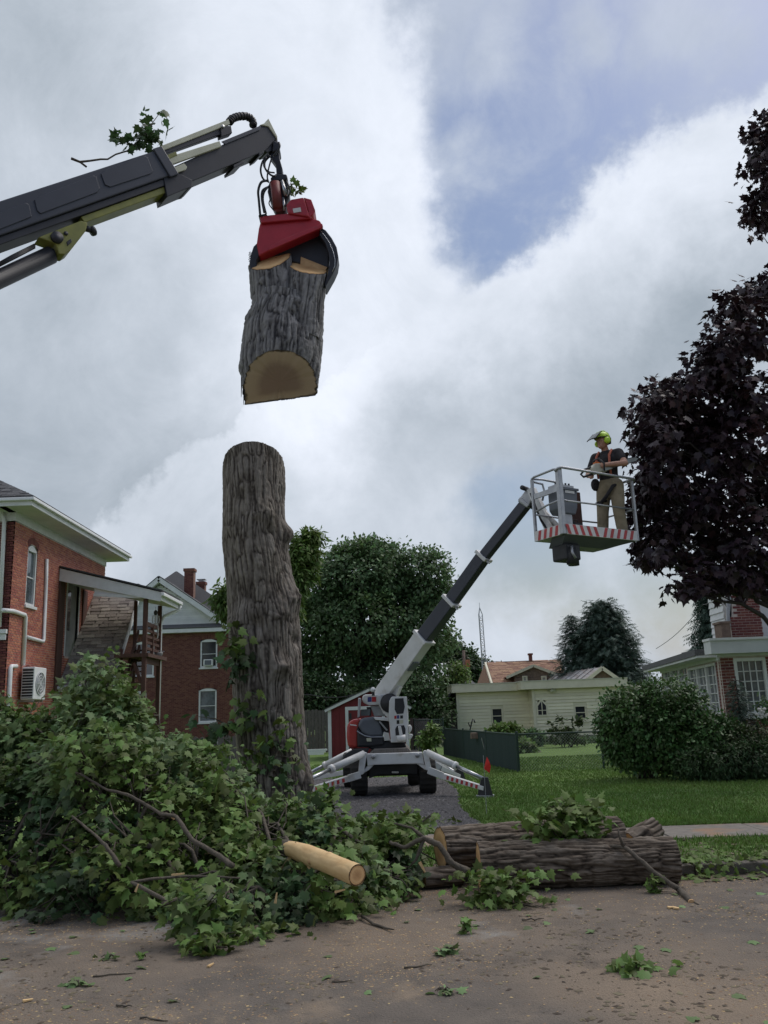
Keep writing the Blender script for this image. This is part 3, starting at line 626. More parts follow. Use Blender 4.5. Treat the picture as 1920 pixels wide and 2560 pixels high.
def stub(px0, py0, px1, py1, r_px, tilt, dy, name):
    a, b = at(px0, py0, HY+dy), at(px1, py1, HY+dy-.02); r_ = r_px*(at(px1+1, py1, HY)-at(px1, py1, HY)).length
    pth = [a, a.lerp(b, .5), b]; n_ = (V(tilt)).normalized(); axx = (b-a).normalized(); e1_ = (V((1, 0, 0))-axx*axx.x).normalized(); e2_ = axx.cross(e1_)
    tp = lambda th: np.array([(-(e1_*math.cos(t)+e2_*math.sin(t))*r_).dot(n_)/axx.dot(n_) for t in th])
    so_, q0, q1 = bark_log('stub', pth, [r_*1.06, r_*1.02, r_], 190, 110, 'bark_cold', hl, amp=.045, freq=21, stretch=.12, top=tp, seed=5.0)
    cut_face('sawn_stub', q1, name, hl, inset=.96, shift=(0, 0, .004))
stub(692, 850, 675, 648, 51, (-.16, -.74, .66), -.12, 'rings_fresh'); stub(752, 850, 771, 670, 45, (.2, -.66, .72), -.16, 'rings_fresh')
b = MB(); wedge = [at(752, 641, HY-.12), at(819, 668, HY-.12), at(814, 676, HY-.14), at(750, 668, HY-.14)]; b.prism(wedge, (0, .22, .02)); b.build('hinge_wedge', 'raw_wood', hl, bevel=.01)
b = MB()
for px, py, l in ((611, 1004, 46), (605, 985, 60), (607, 950, 40)):
    b.beam(at(px, py-l, HY-.1), at(px-2, py+8, HY-.1), .035, .02, (0, 1, 0), .006, .006)
b.build('torn_splinter', 'bark_cold', hl)
n = 2600
P = np.column_stack([rng.uniform(-1.5, 6, n), 9.0+1.9*rng.random(n)]); zz = np.where(P[:, 1] > 9.26, LZ+.0, .002)
scatter_tri('verge_litter', np.column_stack([P, zz]), .03, 'leaf_litter', label='brown leaf litter and bark lying along the kerb strip', cat='leaf litter', kind='stuff')
n = 420
P = np.column_stack([rng.uniform(1.8, 5.5, n), 8.9+1.3*rng.random(n)**1.3, np.full(n, .03)]); P[:, 2] = np.where(P[:, 1] > 9.26, LZ+.02, .02)
leaves('kerb_leaves', P, np.column_stack([rng.normal(size=(n, 2)), np.zeros(n)]), np.array([0, -.2, 1.0])+rdir(n)*.5, .05+.05*rng.random(n), 'maple', 'maple_leaf', label='torn green leaves strewn along the kerb beside the logs', cat='leaf litter', kind='stuff')
# ================================================================== LOGS ON THE GROUND
def ground_log(name, a, b, ra, rb, label, m='bark_brown', face_a='rings_fresh', face_b='rings_fresh', nt=130, nl=190, amp=.022, mid=None, cat='log', freq=17, bumps=(), group=None, st=.14):
    a, b = V(a), V(b); base_ = (a+b)/2; base_.z = min(a.z-ra, b.z-rb)
    t = thing(name, base_, label, cat, group); pth = [a]+([V(mid)] if mid else [a.lerp(b, .35), a.lerp(b, .7)])+[b]
    rs = np.linspace(ra, rb, len(pth)); o, q0, q1 = bark_log('bark', pth, rs, nt, nl, m, t, amp=amp, freq=freq, stretch=st, seed=random.uniform(0, 20), wob=.03, bumps=bumps)
    if face_a: cut_face('sawn_end', q0, face_a, t)
    if face_b: cut_face('sawn_end', q1, face_b, t)
    return t
g1 = at(1197, 2172, 8.92); g2 = at(1688, 2168, 8.95)
ground_log('furrowed_log', (g1.x, 8.92, .215), (g2.x, 8.95, .205), .21, .20, 'long straight furrowed log lying on the road in front of another log', 'bark_brown', amp=.036, freq=30, nt=190, nl=230, bumps=[((g1.x+.9, 8.72, .3), .1, .03)])
l2 = at(1098, 2110, 9.45)
ground_log('maple_log', (l2.x, 9.25, .345), (l2.x+1.95, 9.85, .33), .195, .185, 'furrowed log with pale sawn end lying on the kerb behind the front log', 'bark_brown', amp=.03, freq=28, nt=170, nl=220)
l3 = at(1075, 2182, 9.0); ground_log('split_log', (l3.x-.06, 9.06, .1), (l3.x+.32, 9.12, .1), .095, .09, 'short split log with orange end beside the left end of the front log', 'bark_brown', amp=.015, freq=28, nt=90, nl=50)
q0, q1 = at(1575, 2115, 9.55), at(1637, 2072, 9.75)
ground_log('stump_chunk', q0, q1, .13, .115, 'short dark gnarled chunk of trunk tilted up behind the logs', 'bark_brown', amp=.045, freq=20, nt=110, nl=70, face_b='rings_grey', cat='log', bumps=[(q0.lerp(q1, .4)+V((.05, -.1, .05)), .08, .05)])
q = at(1655, 2128, 9.25); ground_log('bolt_log', (q.x-.12, 9.32, q.z), (q.x+.07, 9.20, q.z-.01), .075, .07, 'short round bolt of wood lying behind the end of the front log', 'bark_brown', amp=.02, freq=26, nt=80, nl=50)
q = at(1520, 2098, 9.4); ground_log('slab_log', (q.x-.25, 9.5, q.z), (q.x+.2, 9.48, q.z+.02), .06, .05, 'short brown branch piece wedged between the logs and the chunk', 'bark_brown', amp=.015, freq=26, nt=60, nl=60, face_a='rings_grey', face_b='rings_grey')
# pale barkless log poking out of the brush
dA, dB = at(712, 2117, 8.5), at(893, 2188, 7.5)
dl = thing('barkless_log', (dA.x, dA.y, .2), 'smooth pale yellow debarked log poking out of the brush pile', 'log')
bl = bpy.data.objects
pth = limb_path(dA, dB, .01, 7, .01); rp = [.060, .074, .080, .080, .081, .081, .079]
bark_log('stem', pth, rp, 70, 110, 'pale_wood', dl, amp=.009, freq=16, stretch=.16, wob=.05, bumps=[(dA.lerp(dB, .45)+V((0, -.07, .03)), .03, .02), (dA.lerp(dB, .62)+V((.02, -.03, .07)), .025, .014), (dA.lerp(dB, .3)+V((0, -.05, -.05)), .03, -.02)])
def disc_ring(c, ax, r, n=40):
    ax = V(ax).normalized(); e1_ = ax.orthogonal().normalized(); e2_ = ax.cross(e1_); return np.array([tuple(V(c)+(e1_*math.cos(2*math.pi*i/n)+e2_*math.sin(2*math.pi*i/n))*r*(1+.03*math.sin(3*i))) for i in range(n)])
cut_face('sawn_end', disc_ring(dB, dB-dA, .0785), 'rings_fresh', dl, .94); cut_face('sawn_end', disc_ring(dA, dA-dB, .069), 'rings_fresh', dl)
b = MB(); b.tube([dA.lerp(dB, -.02), dA.lerp(dB, .05), dA.lerp(dB, .10)], [.064, .071, .074], 22, False); b.build('bark_collar', 'branch_bark', dl, smooth=True)
b = MB()
for k_ in range(16): f_ = random.uniform(.05, .28); a_ = random.uniform(0, 6.28); p_ = dA.lerp(dB, f_); o_ = V((0, -math.cos(a_), math.sin(a_)))*.08; b.beam(p_+o_, p_+o_*1.15+(dB-dA)*random.uniform(.03, .10), .022, .008, tuple(o_), .006, .004)
b.build('bark_shred', 'trunk_dark', dl, kind='stuff')
b = MB(); b.tube([dA.lerp(dB, .86), dA.lerp(dB, .875), dA.lerp(dB, .89)], [.0805, .0835, .0805], 28, False); b.build('saw_mark', 'raw_wood', dl, smooth=True)
b = MB()
for f, l, dx in ((.10, .12, -.10), (.36, .13, .02)):
    p = dA.lerp(dB, f)+V((0, -.05, -.055)); b.beam(p, p+V((dx, -.03, -l)), .03, .012, (0, 1, 0), .015, .006)
b.build('torn_strip', 'pale_wood', dl)
b = MB(); p = dA.lerp(dB, .4)+V((0, -.1, .0)); b.tube([p, p+V((.0, -.05, -.02))], [.025, .02], 10); b.build('knot', 'raw_wood', dl, smooth=True)

# ================================================================== BRUSH PILE
topl = [(-150, 1750), (0, 1765), (60, 1762), (120, 1765), (165, 1735), (205, 1705), (228, 1655), (248, 1640), (262, 1672), (285, 1722), (330, 1742), (385, 1750), (402, 1800), (412, 1858), (470, 1858), (520, 1850), (560, 1868), (590, 1905), (620, 1945), (660, 1990), (700, 2020), (740, 2000),
        (790, 1990), (815, 1985), (850, 2050), (900, 2062), (960, 2050), (1010, 2045), (1060, 2070), (1090, 2110)]
botl = [(-150, 2300), (0, 2296), (120, 2312), (250, 2322), (400, 2318), (560, 2345), (640, 2340), (780, 2325), (900, 2300), (980, 2270), (1040, 2240), (1062, 2190), (1090, 2160)]
ridg = [(-150, 11.0), (250, 10.8), (400, 10.6), (560, 10.4), (640, 10.3), (800, 9.9), (900, 9.6), (1090, 9.4)]
fx = lambda tbl, x: np.interp(x, [p[0] for p in tbl], [p[1] for p in tbl])
def pile_point(x, t):
    """column x of the pile, t 0 at its foot in front, 1 at the crest, up to 1.5 behind it"""
    yb, yt, Yr = fx(botl, x)-12, fx(topl, x)+42, fx(ridg, x); f = gp(x, yb); c = at(x, yt, Yr)
    tt = min(t, 1.0); h = c.z*(math.sin(tt*math.pi/2)**.75); p = f.lerp(V((c.x, c.y, 0)), tt)
    if t > 1: p += V((0, (t-1)*3.2, 0)); h *= max(0, 1-(t-1)*1.6)
    return V((p.x, p.y, h))
NB = 46
brs = []
for i in range(NB):
    x = -140+1200*((i+.5)/NB)+random.uniform(-25, 25); t = random.uniform(.12, .98) if i % 3 else random.uniform(.05, .35)
    brs.append((x, t))
brs += [(248, .97), (225, .93), (350, .95), (110, .93), (485, .93), (790, .9), (560, .12), (600, .1), (330, .08), (820, .95), (1000, .9), (180, .05), (880, .1), (420, .5)]
GRP = 'cut leafy maple branches heaped in the pile'
pl = []
for k, (x, t) in enumerate(brs):
    tip = pile_point(x, t); out = V((random.uniform(-1, 1), -1.0, random.uniform(.1, .9))).normalized()
    root = pile_point(min(max(x+random.uniform(-160, 200), -120), 1040), max(.05, t*random.uniform(.2, .8))); root.z *= .5; root.y += .3
    pl.append([tip, root, []])
tips = np.array([tuple(p[0]) for p in pl])
# leaves over the whole pile, shared out to the nearest branch
nl_ = 30000
xs = rng.uniform(-150, 1090, nl_); ts = np.where(rng.random(nl_) < .82, rng.random(nl_)**.8, 1+.4*rng.random(nl_))
base_ = np.array([tuple(pile_point(a, b_)) for a, b_ in zip(xs, ts)])
lump = fbm(base_*np.array([2.3, 2.3, 2.3])+3, 3)
depth = rng.random(nl_)**1.6
off = (lump-.50)*1.25-depth*.5
e = 6.0
grd = np.array([tuple((pile_point(a+e, b_)-pile_point(a-e, b_)).cross(pile_point(a, min(b_+.03, 1.4))-pile_point(a, max(b_-.03, 0)))) for a, b_ in zip(xs, ts)])
grd /= np.maximum(np.linalg.norm(grd, axis=1, keepdims=True), 1e-9); grd *= np.sign(grd[:, 2:3]+1e-9)
nrm = grd*.8+np.array([0, -.35, .35]); nrm /= np.linalg.norm(nrm, axis=1, keepdims=True)
pos = base_+nrm*off[:, None]+rng.normal(size=(nl_, 3))*.05; 
pos = pos; keep = pos[:, 2] > .01; pos = np.where(keep[:, None], pos, pos*np.array([1, 1, 0])+np.array([0, 0, .015])); 
# ragged fringe: wispy shoots standing out of the crest
ex = []; exn = []
for k in range(170):
    x = random.uniform(-140, 1070); p = pile_point(x, random.uniform(.82, 1.0)); d = V((random.uniform(-.5, .5), random.uniform(-.5, .3), random.uniform(.5, 1))).normalized(); L_ = random.uniform(.1, .34)
    for j in range(6): 
        q = p+d*L_*(.3+.7*j/5)+V(tuple(rng.normal(size=3)))*.05; ex.append(tuple(q)); exn.append((0, -.3, 1))
for k in range(90):
    x = random.uniform(-140, 1060); p = pile_point(x, random.uniform(0, .1)); d = V((random.uniform(-.6, .6), -1, random.uniform(0, .5))).normalized(); L_ = random.uniform(.05, .3)
    for j in range(6):
        q = p+d*L_*(.2+.8*j/5)+V(tuple(rng.normal(size=3)))*.05; q.z = max(q.z, .02); ex.append(tuple(q)); exn.append((0, -.6, .8))
pos = np.concatenate([pos, np.array(ex)]); nrm = np.concatenate([nrm, np.array(exn, float)])
def seg_d(P2, a, b_):
    a, b_ = np.array(a, float), np.array(b_, float); t = np.clip(((P2-a)@(b_-a))/((b_-a)@(b_-a)), 0, 1); return np.linalg.norm(P2-a-t[:, None]*(b_-a), axis=1)
P2 = np.array([proj(p) for p in pos])
cull = (seg_d(P2, (775, 2140), (890, 2186)) < 30) & (pos[:, 1] < 8.6)
limb_px = [(583, 2165), (540, 2135), (480, 2100), (440, 2040), (400, 2035), (330, 1990), (270, 1975), (200, 1935)]
for a_, b_ in zip(limb_px, limb_px[1:]): cull |= (seg_d(P2, a_, b_) < 15) & (pos[:, 1] < 9.0) & (rng.random(len(pos)) < .8)
cull |= (seg_d(P2, (1100, 2120), (1250, 2160)) < 60) & (P2[:, 0] > 1050)
pos, nrm = pos[~cull], nrm[~cull]
n = len(pos); tipd = nrm*.55+rdir(n)*.85+np.array([0, -.15, -.75]); nor = nrm*.6+np.array([0, -.25, .75])+rdir(n)*.55
siz = .092*(.5+.9*rng.random(n)**1.3); d2 = ((pos[:, None, :]-tips[None])**2*np.array([1, .6, 1])).sum(-1)+rng.random((n, len(tips)))*.05; own = d2.argmin(1)
near_ = np.linalg.norm(pos-np.array(CAM), axis=1)
LM = None
lv, lf = TPL['maple']; single = bpy.data.meshes.new('leaf'); single.from_pydata([tuple(p) for p in lv], [], [tuple(f) for f in lf]); single.materials.append(MT['maple_leaf'])
for k, (tip, root, _) in enumerate(pl):
    ii = np.where(own == k)[0]
    if len(ii) < 3: continue
    c = pos[ii].mean(0); low = pos[ii][:, 2].min(); bx, btt = brs[k]
    zone = ('leafy cut maple branch beside the ends of the logs', 'branches by the log ends') if bx > 900 else ('leafy cut maple branch around the pale barkless log', 'branches round the barkless log') if bx > 660 and btt < .7 else ('leafy cut maple branch piled against the foot of the standing trunk', 'branches against the trunk') if bx > 480 and btt > .5 else \
        ('leafy cut maple branch on the crest of the pile below the covered stair', 'branches on the crest') if btt > .78 else ('leafy cut maple branch at the foot of the pile on the road', 'branches at the foot of the pile') if btt < .3 else ('leafy cut maple branch in the middle of the brush pile', 'branches in the middle of the pile')
    t = thing('cut_branch', (c[0], c[1], max(0, low-.02)), zone[0], 'branch', zone[1])
    s = MB(); cc = V(tuple(c)); pth = limb_path(root, tip, .12, 7, .08); s.tube(pth, [.03*(1-.8*j/6) for j in range(7)], 6)
    for j in ii[::max(1, len(ii)//10)]:
        b0 = pth[rng.integers(2, 6)]; q = V(tuple(pos[j])); s.tube([b0, b0.lerp(q, .55)+V(tuple(rng.normal(size=3)))*.05, q], [.010, .007, .003], 5)
    s.build('stem', 'branch_bark', t, smooth=True)
    order = ii[np.argsort(near_[ii])]; solo = order[:: max(1, len(order)//9)][:5]; rest = np.setdiff1d(ii, solo)
    mm = 'maple_leaf' if k % 5 else 'leaf_light'
    f = leaves('foliage', pos[rest], tipd[rest], nor[rest], siz[rest], 'maple', ('maple_leaf', 'leaf_light', 'maple_leaf', 'leaf_dark', 'maple_leaf', 'maple_leaf_pale')[k % 6] if k % 7 else 'maple_leaf', t); f['kind'] = 'stuff'
    for j in solo:
        T = V(tuple(tipd[j])).normalized(); X = T.cross(V(tuple(nor[j]))).normalized(); Z = X.cross(T)
        lo_ = bpy.data.objects.new('leaf', single); col.objects.link(lo_); lo_.parent = t; ORG[lo_.name] = ORG[t.name]; s_ = siz[j]*1.15; p = V(tuple(pos[j]))-ORG[t.name]
        lo_.matrix_local = Matrix(((X.x*s_, T.x*s_, Z.x*s_, p.x), (X.y*s_, T.y*s_, Z.y*s_, p.y), (X.z*s_, T.z*s_, Z.z*s_, p.z), (0, 0, 0, 1)))
# bare limbs that show in the pile, drawn through photograph points
def bare_limb(pts, r0, r1, label, name='bare_limb', twigs=(), m='branch_bark', ends=None):
    P_ = [at(*p) if len(p) == 3 else gp(*p) for p in pts]; t = thing(name, (P_[0].x, P_[0].y, min(p.z for p in P_)-r0), label, 'branch'); dense = []
    for i in range(len(P_)-1):
        for k in range(5): dense.append(P_[i].lerp(P_[i+1], k/5)+V(tuple(rng.normal(size=3)))*r0*.12)
    dense.append(P_[-1]); n_ = len(dense); b = MB(); b.tube(dense, [(r0+(r1-r0)*i/(n_-1))*random.uniform(.9, 1.12) for i in range(n_)], 9); b.build('stem', m, t, smooth=True)
    for tw in twigs:
        b = MB(); Q = [at(*p) for p in tw]; b.tube(Q, [r1*1.3*(1-.7*i/max(1, len(Q)-1)) for i in range(len(Q))], 6); b.build('twig', m, t, smooth=True)
    if ends:
        b = MB(); b.cyl(P_[0], P_[0]+(P_[0]-P_[1]).normalized()*.02, r0*1.03, 12); b.build('sawn_end', 'raw_wood', t)
    return t
bare_limb([(583, 2165, 7.9), (540, 2135, 8.05), (480, 2100, 8.15), (440, 2040, 8.3), (400, 2035, 8.35), (330, 1990, 8.45), (270, 1975, 8.55), (200, 1935, 8.7), (165, 1920, 8.8)], .024, .008, 'long mossy crooked limb running across the front of the brush pile', twigs=[[(440, 2040, 8.5), (405, 2010, 8.5), (388, 2000, 8.4)], [(400, 2035, 8.6), (350, 2000, 8.45)]])
bare_limb([(432, 2042, 8.42), (418, 2036, 8.45), (400, 2030, 8.5)], .02, .015, 'stubby cut side shoot with a pale sawn tip on the mossy limb', ends=True)
bare_limb([(300, 2165, 7.95), (270, 2120, 8.0), (240, 2090, 8.1), (180, 2040, 8.3)], .02, .008, 'thin green limb rising left of the mossy limb in the pile')
bare_limb([(430, 2260, 7.35), (330, 2205, 7.6), (400, 2195, 7.7), (470, 2190, 7.8), (600, 2195, 7.8)], .016, .008, 'thin dark stick lying low across the front of the brush pile')
bare_limb([(405, 2262, 7.3), (440, 2250, 7.35), (480, 2240, 7.4)], .02, .014, 'short grey stick at the foot of the brush pile')
bare_limb([(1172, 2180, 8.6), (1130, 2160, 8.6), (1095, 2110, 8.65), (1060, 2095, 8.7), (1010, 2120, 8.7), (975, 2105, 8.8)], .036, .016, 'forked dark branch reaching from the pile over the log ends', twigs=[[(1060, 2095, 8.7), (1030, 2070, 8.75), (985, 2058, 8.8)], [(1060, 2095, 8.7), (1040, 2150, 8.7), (1020, 2170, 8.7)]])
bare_limb([(1728, 2256), (1700, 2225, 8.45), (1660, 2200, 8.5), (1600, 2150, 8.62), (1560, 2118, 8.75), (1500, 2112, 8.9), (1460, 2112, 9.0)], .028, .014, 'long dark branch leaning over the front log with a torn pale tip', ends=True, twigs=[[(1560, 2118, 8.75), (1548, 2090, 8.75), (1546, 2072, 8.75)]])
bare_limb([(1745, 2262), (1690, 2232, 8.5), (1640, 2228, 8.55)], .010, .006, 'slim stick beside the torn branch by the front log')
bare_limb([(1030, 2100, 9.3), (1060, 2050, 9.3), (1078, 2040, 9.3)], .012, .006, 'thin dead twig sticking up beside the driveway', twigs=[[(1060, 2050, 9.3), (1085, 2030, 9.3)]])
# leafy sprays lying by the logs and on the road
def spray(cx, cy, wpx, hpx, n, size, label, Y=None, m='maple_leaf', z0=.0, flat=.5, name='leafy_spray', stick=True, group=None):
    c = gp(cx, cy) if Y is None else at(cx, cy, Y); s = (at(cx+1, cy, c.y)-at(cx, cy, c.y)).length
    wx, hz = wpx*s/2, hpx*s/2
    t = thing(name, (c.x, c.y, max(0, c.z-hz) if Y else 0), label, 'branch', group); b = MB(); tips_ = []
    for k in range(7):
        q = V((c.x+random.uniform(-.8, .8)*wx, c.y+random.uniform(-.25, .25)*wx, (c.z if Y else hz*.6)+random.uniform(-.5, .7)*hz)); q.z = max(q.z, .02); tips_.append(q)
        r_ = V((c.x, c.y, max(.012, (c.z-hz*.7) if Y else .015))); b.tube([r_, r_.lerp(q, .5)+V((0, 0, .02)), q], [.008, .006, .003], 5)
    b.build('stem', 'branch_bark', t, smooth=True)
    p = np.column_stack([c.x+rng.normal(size=n)*wx*.5, c.y+rng.normal(size=n)*wx*.28, (c.z if Y else hz)+rng.uniform(-1, 1, n)*hz]); p[:, 2] = np.maximum(p[:, 2], .015)
    tip = rdir(n)+np.array([0, -.3, -.3*(1-flat)]); nor = np.array([0, -.25, 1])+rdir(n)*(.5 if hz > .05 else .3)
    f = leaves('foliage', p, tip, nor, size*(.6+.7*rng.random(n)), 'maple', m, t); f['kind'] = 'stuff'
    return t
spray(1405, 2068, 220, 100, 330, .10, 'leafy branch lying on top of the two logs', 9.1); spray(1430, 2030, 170, 70, 110, .11, 'upright leafy shoots above the logs', 9.2)
spray(1250, 2262, 215, 80, 260, .085, 'leafy branch on the road in front of the long log', m='maple_leaf')
spray(1635, 2215, 34, 56, 26, .07, 'small green shoot hanging on the torn branch by the log end', 8.5)
spray(525, 2385, 150, 50, 60, .095, 'leafy twig on the road just in front of the brush pile', m='maple_leaf'); spray(1580, 2430, 150, 26, 44, .085, 'flat fan of bright maple leaves lying on bare road', m='leaf_light')
spray(1170, 2335, 40, 40, 16, .07, 'small upright leaf tuft on the sawdust covered road'); spray(1120, 2385, 70, 22, 18, .07, 'tiny leafy twig beside the grey road patch', m='maple_leaf_pale')
spray(195, 2465, 72, 16, 12, .08, 'small clump of three maple leaves on the road edge of the view', m='maple_leaf_pale'); spray(350, 2400, 24, 20, 6, .06, 'tiny sprig of leaves near the leafy twig'); spray(270, 2400, 50, 12, 8, .07, 'pale leaf scraps below the brush pile', m='maple_leaf_pale')
spray(1110, 2485, 60, 12, 9, .06, 'yellow green leaf scraps on the dark road', m='maple_leaf_pale'); spray(1800, 2185, 220, 40, 90, .07, 'leafy twigs spread along the kerb beyond the logs', Y=None); spray(1850, 2120, 160, 30, 46, .06, 'leafy scraps on the grass strip beside the sidewalk', 10.3)
spray(640, 2345, 240, 30, 60, .09, 'flattened leafy twigs along the foot of the pile'); spray(380, 2300, 120, 24, 34, .085, 'pale turned over leaves at the foot of the pile', m='maple_leaf_pale'); spray(490, 2265, 190, 120, 120, .11, 'light green leafy bough at the front of the pile', 7.2, m='leaf_light')
spray(1120, 2078, 120, 26, 50, .08, 'leafy twigs on the driveway edge behind the log'); spray(812, 2020, 70, 100, 130, .10, 'upright leafy tuft at the right foot of the standing trunk', 10.6); spray(900, 2070, 130, 50, 130, .10, 'leafy bough lying across the near end of the gravel drive', 10.4)
spray(1010, 2062, 110, 50, 120, .10, 'leafy bough between the gravel drive and the log ends', 10.2); spray(740, 2030, 90, 60, 110, .10, 'leafy bough heaped right below the standing trunk', 11.2); spray(1545, 2150, 60, 30, 14, .07, 'few leaves on the gnarled chunk', 9.3)
# sticks and wood scraps
def stick(p, q, r_, label, m='branch_bark', name='stick'):
    a, b_ = gp(*p, r_), gp(*q, r_); mb_ = MB(); mb_.tube(limb_path(a, b_, 0, 6, .05), [r_, r_*.9, r_*.85, r_*.8, r_*.6, r_*.4], 6); o = mb_.build(name, m, smooth=True, label=label, cat='stick')
    o.location.z = max(o.location.z, .001)
stick((905, 2295), (985, 2328), .014, 'dark curved stick lying at the right foot of the pile'); stick((1300, 2262), (1375, 2272), .006, 'thin twig in front of the long log'); stick((1305, 2302), (1360, 2298), .008, 'rough bark strip on the sawdust')
stick((232, 2441), (340, 2432), .006, 'long thin twig on the bare road left'); stick((1010, 2420), (1080, 2412), .007, 'thin stick on the grey road patch'); stick((830, 2455), (880, 2452), .006, 'short dark stick on the road'); stick((1590, 2415), (1645, 2405), .007, 'stem of the bright leaf fan'); stick((290, 2514), (330, 2516), .007, 'short twig near the bottom of the view'); stick((350, 2545), (420, 2552), .006, 'dark twig at the lower road')
def chip(px, py, l, w, label, Y=None, ang=0.0):
    c = gp(px, py, .01) if Y is None else at(px, py, Y); d = V((math.cos(ang), 0, math.sin(ang))) if Y else V((math.cos(ang), math.sin(ang), 0)); b = MB(); b.beam(c-d*l/2, c+d*l/2, w, .012, (0, -1, 0) if Y else (0, 0, 1), w*.5, .006); b.build('wood_chip', 'pale_wood', label=label, cat='wood chip')
chip(690, 2245, .08, .022, 'pale wood splinter standing in the pile below the barkless log', 7.5, 1.4); chip(342, 2220, .06, .018, 'pale splinter in the leaves at the pile front', 7.4, 1.2); chip(445, 2186, .11, .02, 'reddish wood strip inside the brush pile', 7.75, .1); chip(527, 2412, .08, .02, 'small pale splinter beside the leafy twig', None, 1.3)
chip(850, 2227, .09, .02, 'pale splinter under the barkless log', 7.6, .2); chip(1056, 2168, .10, .03, 'pale wedge of wood before the log ends', 8.6, -1.1)
chip(1680, 2268, .07, .05, 'orange wood crumb on the road by the torn branch'); chip(1692, 2270, .05, .05, 'second orange wood crumb by the torn branch', None, 1.0); chip(70, 2500, .06, .03, 'yellowish wood flake at the left of the road', None, .6)
# ================================================================== CRANE BOOM (reaches in from the left)
cB, cA = at(672, 345, 13.2), at(0, 580, 10.6)
ct = (cA-cB).normalized(); cn = V((0, 0, 1)).cross(ct).normalized()
if cn.dot(CAM-cB) < 0: cn = -cn
cw = ct.cross(cn); cw = cw if cw.z > 0 else -cw
def cl(px, py, off): p = hit(px, py, cB+cn*off, cn); return (p-cB).dot(ct), (p-cB).dot(cw)
def cpt(a, h, o): return cB+ct*a+cw*h+cn*o
def c1(x, y): return x*.2893, 250+y*.2893          # enlarged-view readings back to photograph pixels
def c2(x, y): return 400+x*.3014, 260+y*.3014
cr_ = thing('knuckle_boom_crane', (cpt(12.5, 0, 0).x, cpt(12.5, 0, 0).y, 0), 'dark grey telescopic crane boom with cream pipes reaching over the street', 'crane')
def cbox(name, a0, a1, h0, h1, w, m, bev=.012, chamf=.0):
    b = MB(); hw = w/2
    prof_ = [(-hw, h1), (hw, h1), (hw, h0+chamf), (hw-chamf*.8, h0), (-hw+chamf*.8, h0), (-hw, h0+chamf)] if chamf else [(-hw, h1), (hw, h1), (hw, h0), (-hw, h0)]
    b.prism([cpt(a0, h, o) for o, h in prof_], ct*(a1-a0)); return b.build(name, m, cr_, bevel=bev)
OW = .44
a_end, ht = cl(*c1(1395, 420), OW/2); _, hb_ = cl(*c1(1440, 640), OW/2); _, ht2 = cl(*c1(300, 770), OW/2); _, hb2 = cl(*c1(300, 1090), OW/2)
h_top, h_bot = (ht+ht2)/2, (hb_+hb2)/2
cbox('outer_boom', a_end, 12.0, h_bot, h_top, OW, 'boom_grey', .02)
cbox('lower_girder', a_end+.15, 12.0, h_bot-.10, h_bot-.002, OW-.08, 'boom_black', .01)
cbox('end_collar', a_end-.02, a_end+.16, h_bot-.03, h_top+.03, OW+.05, 'boom_grey', .015)
for poly in ([(870, 640), (905, 610), (1230, 480), (1275, 500), (1320, 620), (1300, 640), (950, 755), (905, 735)], [(295, 865), (330, 840), (800, 655), (830, 665), (860, 770), (840, 800), (350, 985), (320, 960)], [(-330, 1120), (-300, 1090), (220, 890), (250, 905), (272, 1010), (250, 1020), (-280, 1230), (-310, 1200)]):
    b = MB(); b.prism([hit(*c1(*p), cB+cn*(OW/2+.001), cn) for p in poly], cn*.014); b.build('pressed_panel', 'boom_grey', cr_, bevel=.012)
for q in ((215, 800), (510, 685), (800, 565), (1040, 478)):
    a, h = cl(*c1(*q), OW/2); cbox('lug', a-.06, a+.06, h_top, h_top+.035, .16, 'boom_black', .006)
# telescoping sections, drawn on the near side plane
IW = .33
def cpoly(name, pts, cf, off, w, m, bev=.008, far=True):
    b = MB(); b.prism([hit(*cf(*p), cB+cn*off, cn) for p in pts], cn*-w); return b.build(name, m, cr_, bevel=bev)
cpoly('inner_boom', [(20, 560), (500, 345), (840, 178), (900, 185), (965, 285), (880, 385), (270, 640), (60, 735)], c2, IW/2, IW, 'boom_black', .012)
cpoly('inner_boom_sleeve', [(30, 610), (130, 560), (270, 630), (265, 690), (225, 700), (60, 770)], c2, IW/2+.03, IW+.06, 'boom_black', .01)
cpoly('pipe_rail', [(-20, 358), (570, 125), (582, 165), (-10, 400)], c2, .12, .07, 'crane_cream')
cpoly('extension_cylinder', [(-10, 398), (460, 218), (500, 212), (505, 250), (0, 430)], c2, .10, .10, 'boom_black')
cpoly('cable_tray', [(30, 450), (495, 305), (512, 350), (60, 515)], c2, IW/2+.05, .06, 'crane_cream')
cpoly('tray_bracket', [(20, 440), (135, 392), (145, 425), (35, 470)], c2, IW/2+.06, .06, 'crane_yellow')
cpoly('wear_plate', [(72, 545), (200, 490), (228, 522), (215, 545), (92, 585)], c2, IW/2+.05, .03, 'crane_cream')
cpoly('side_strip', [(510, 310), (840, 175), (830, 215), (540, 335)], c2, IW/2+.02, .02, 'boom_grey')
cpoly('tip_plate', [(830, 172), (895, 148), (900, 118), (975, 268), (975, 290), (900, 185)], c2, IW/2+.02, IW+.04, 'crane_cream')
cpoly('tip_block', [(880, 185), (975, 285), (985, 370), (890, 400), (850, 380)], c2, IW/2-.03, IW-.06, 'boom_black')
for q in (((610, 505), (690, 470)), ((820, 405), (860, 385)), ((230, 680), (270, 660))):
    (x0, y0), (x1, y1) = q; cpoly('slide_pad', [(x0, y0), (x1, y1), (x1+5, y1+22), (x0+5, y0+26)], c2, IW/2+.01, IW+.02, 'boom_black')
b = MB(); arc = [(575, 150), (600, 120), (650, 103), (710, 100), (755, 120), (775, 155), (770, 185)]
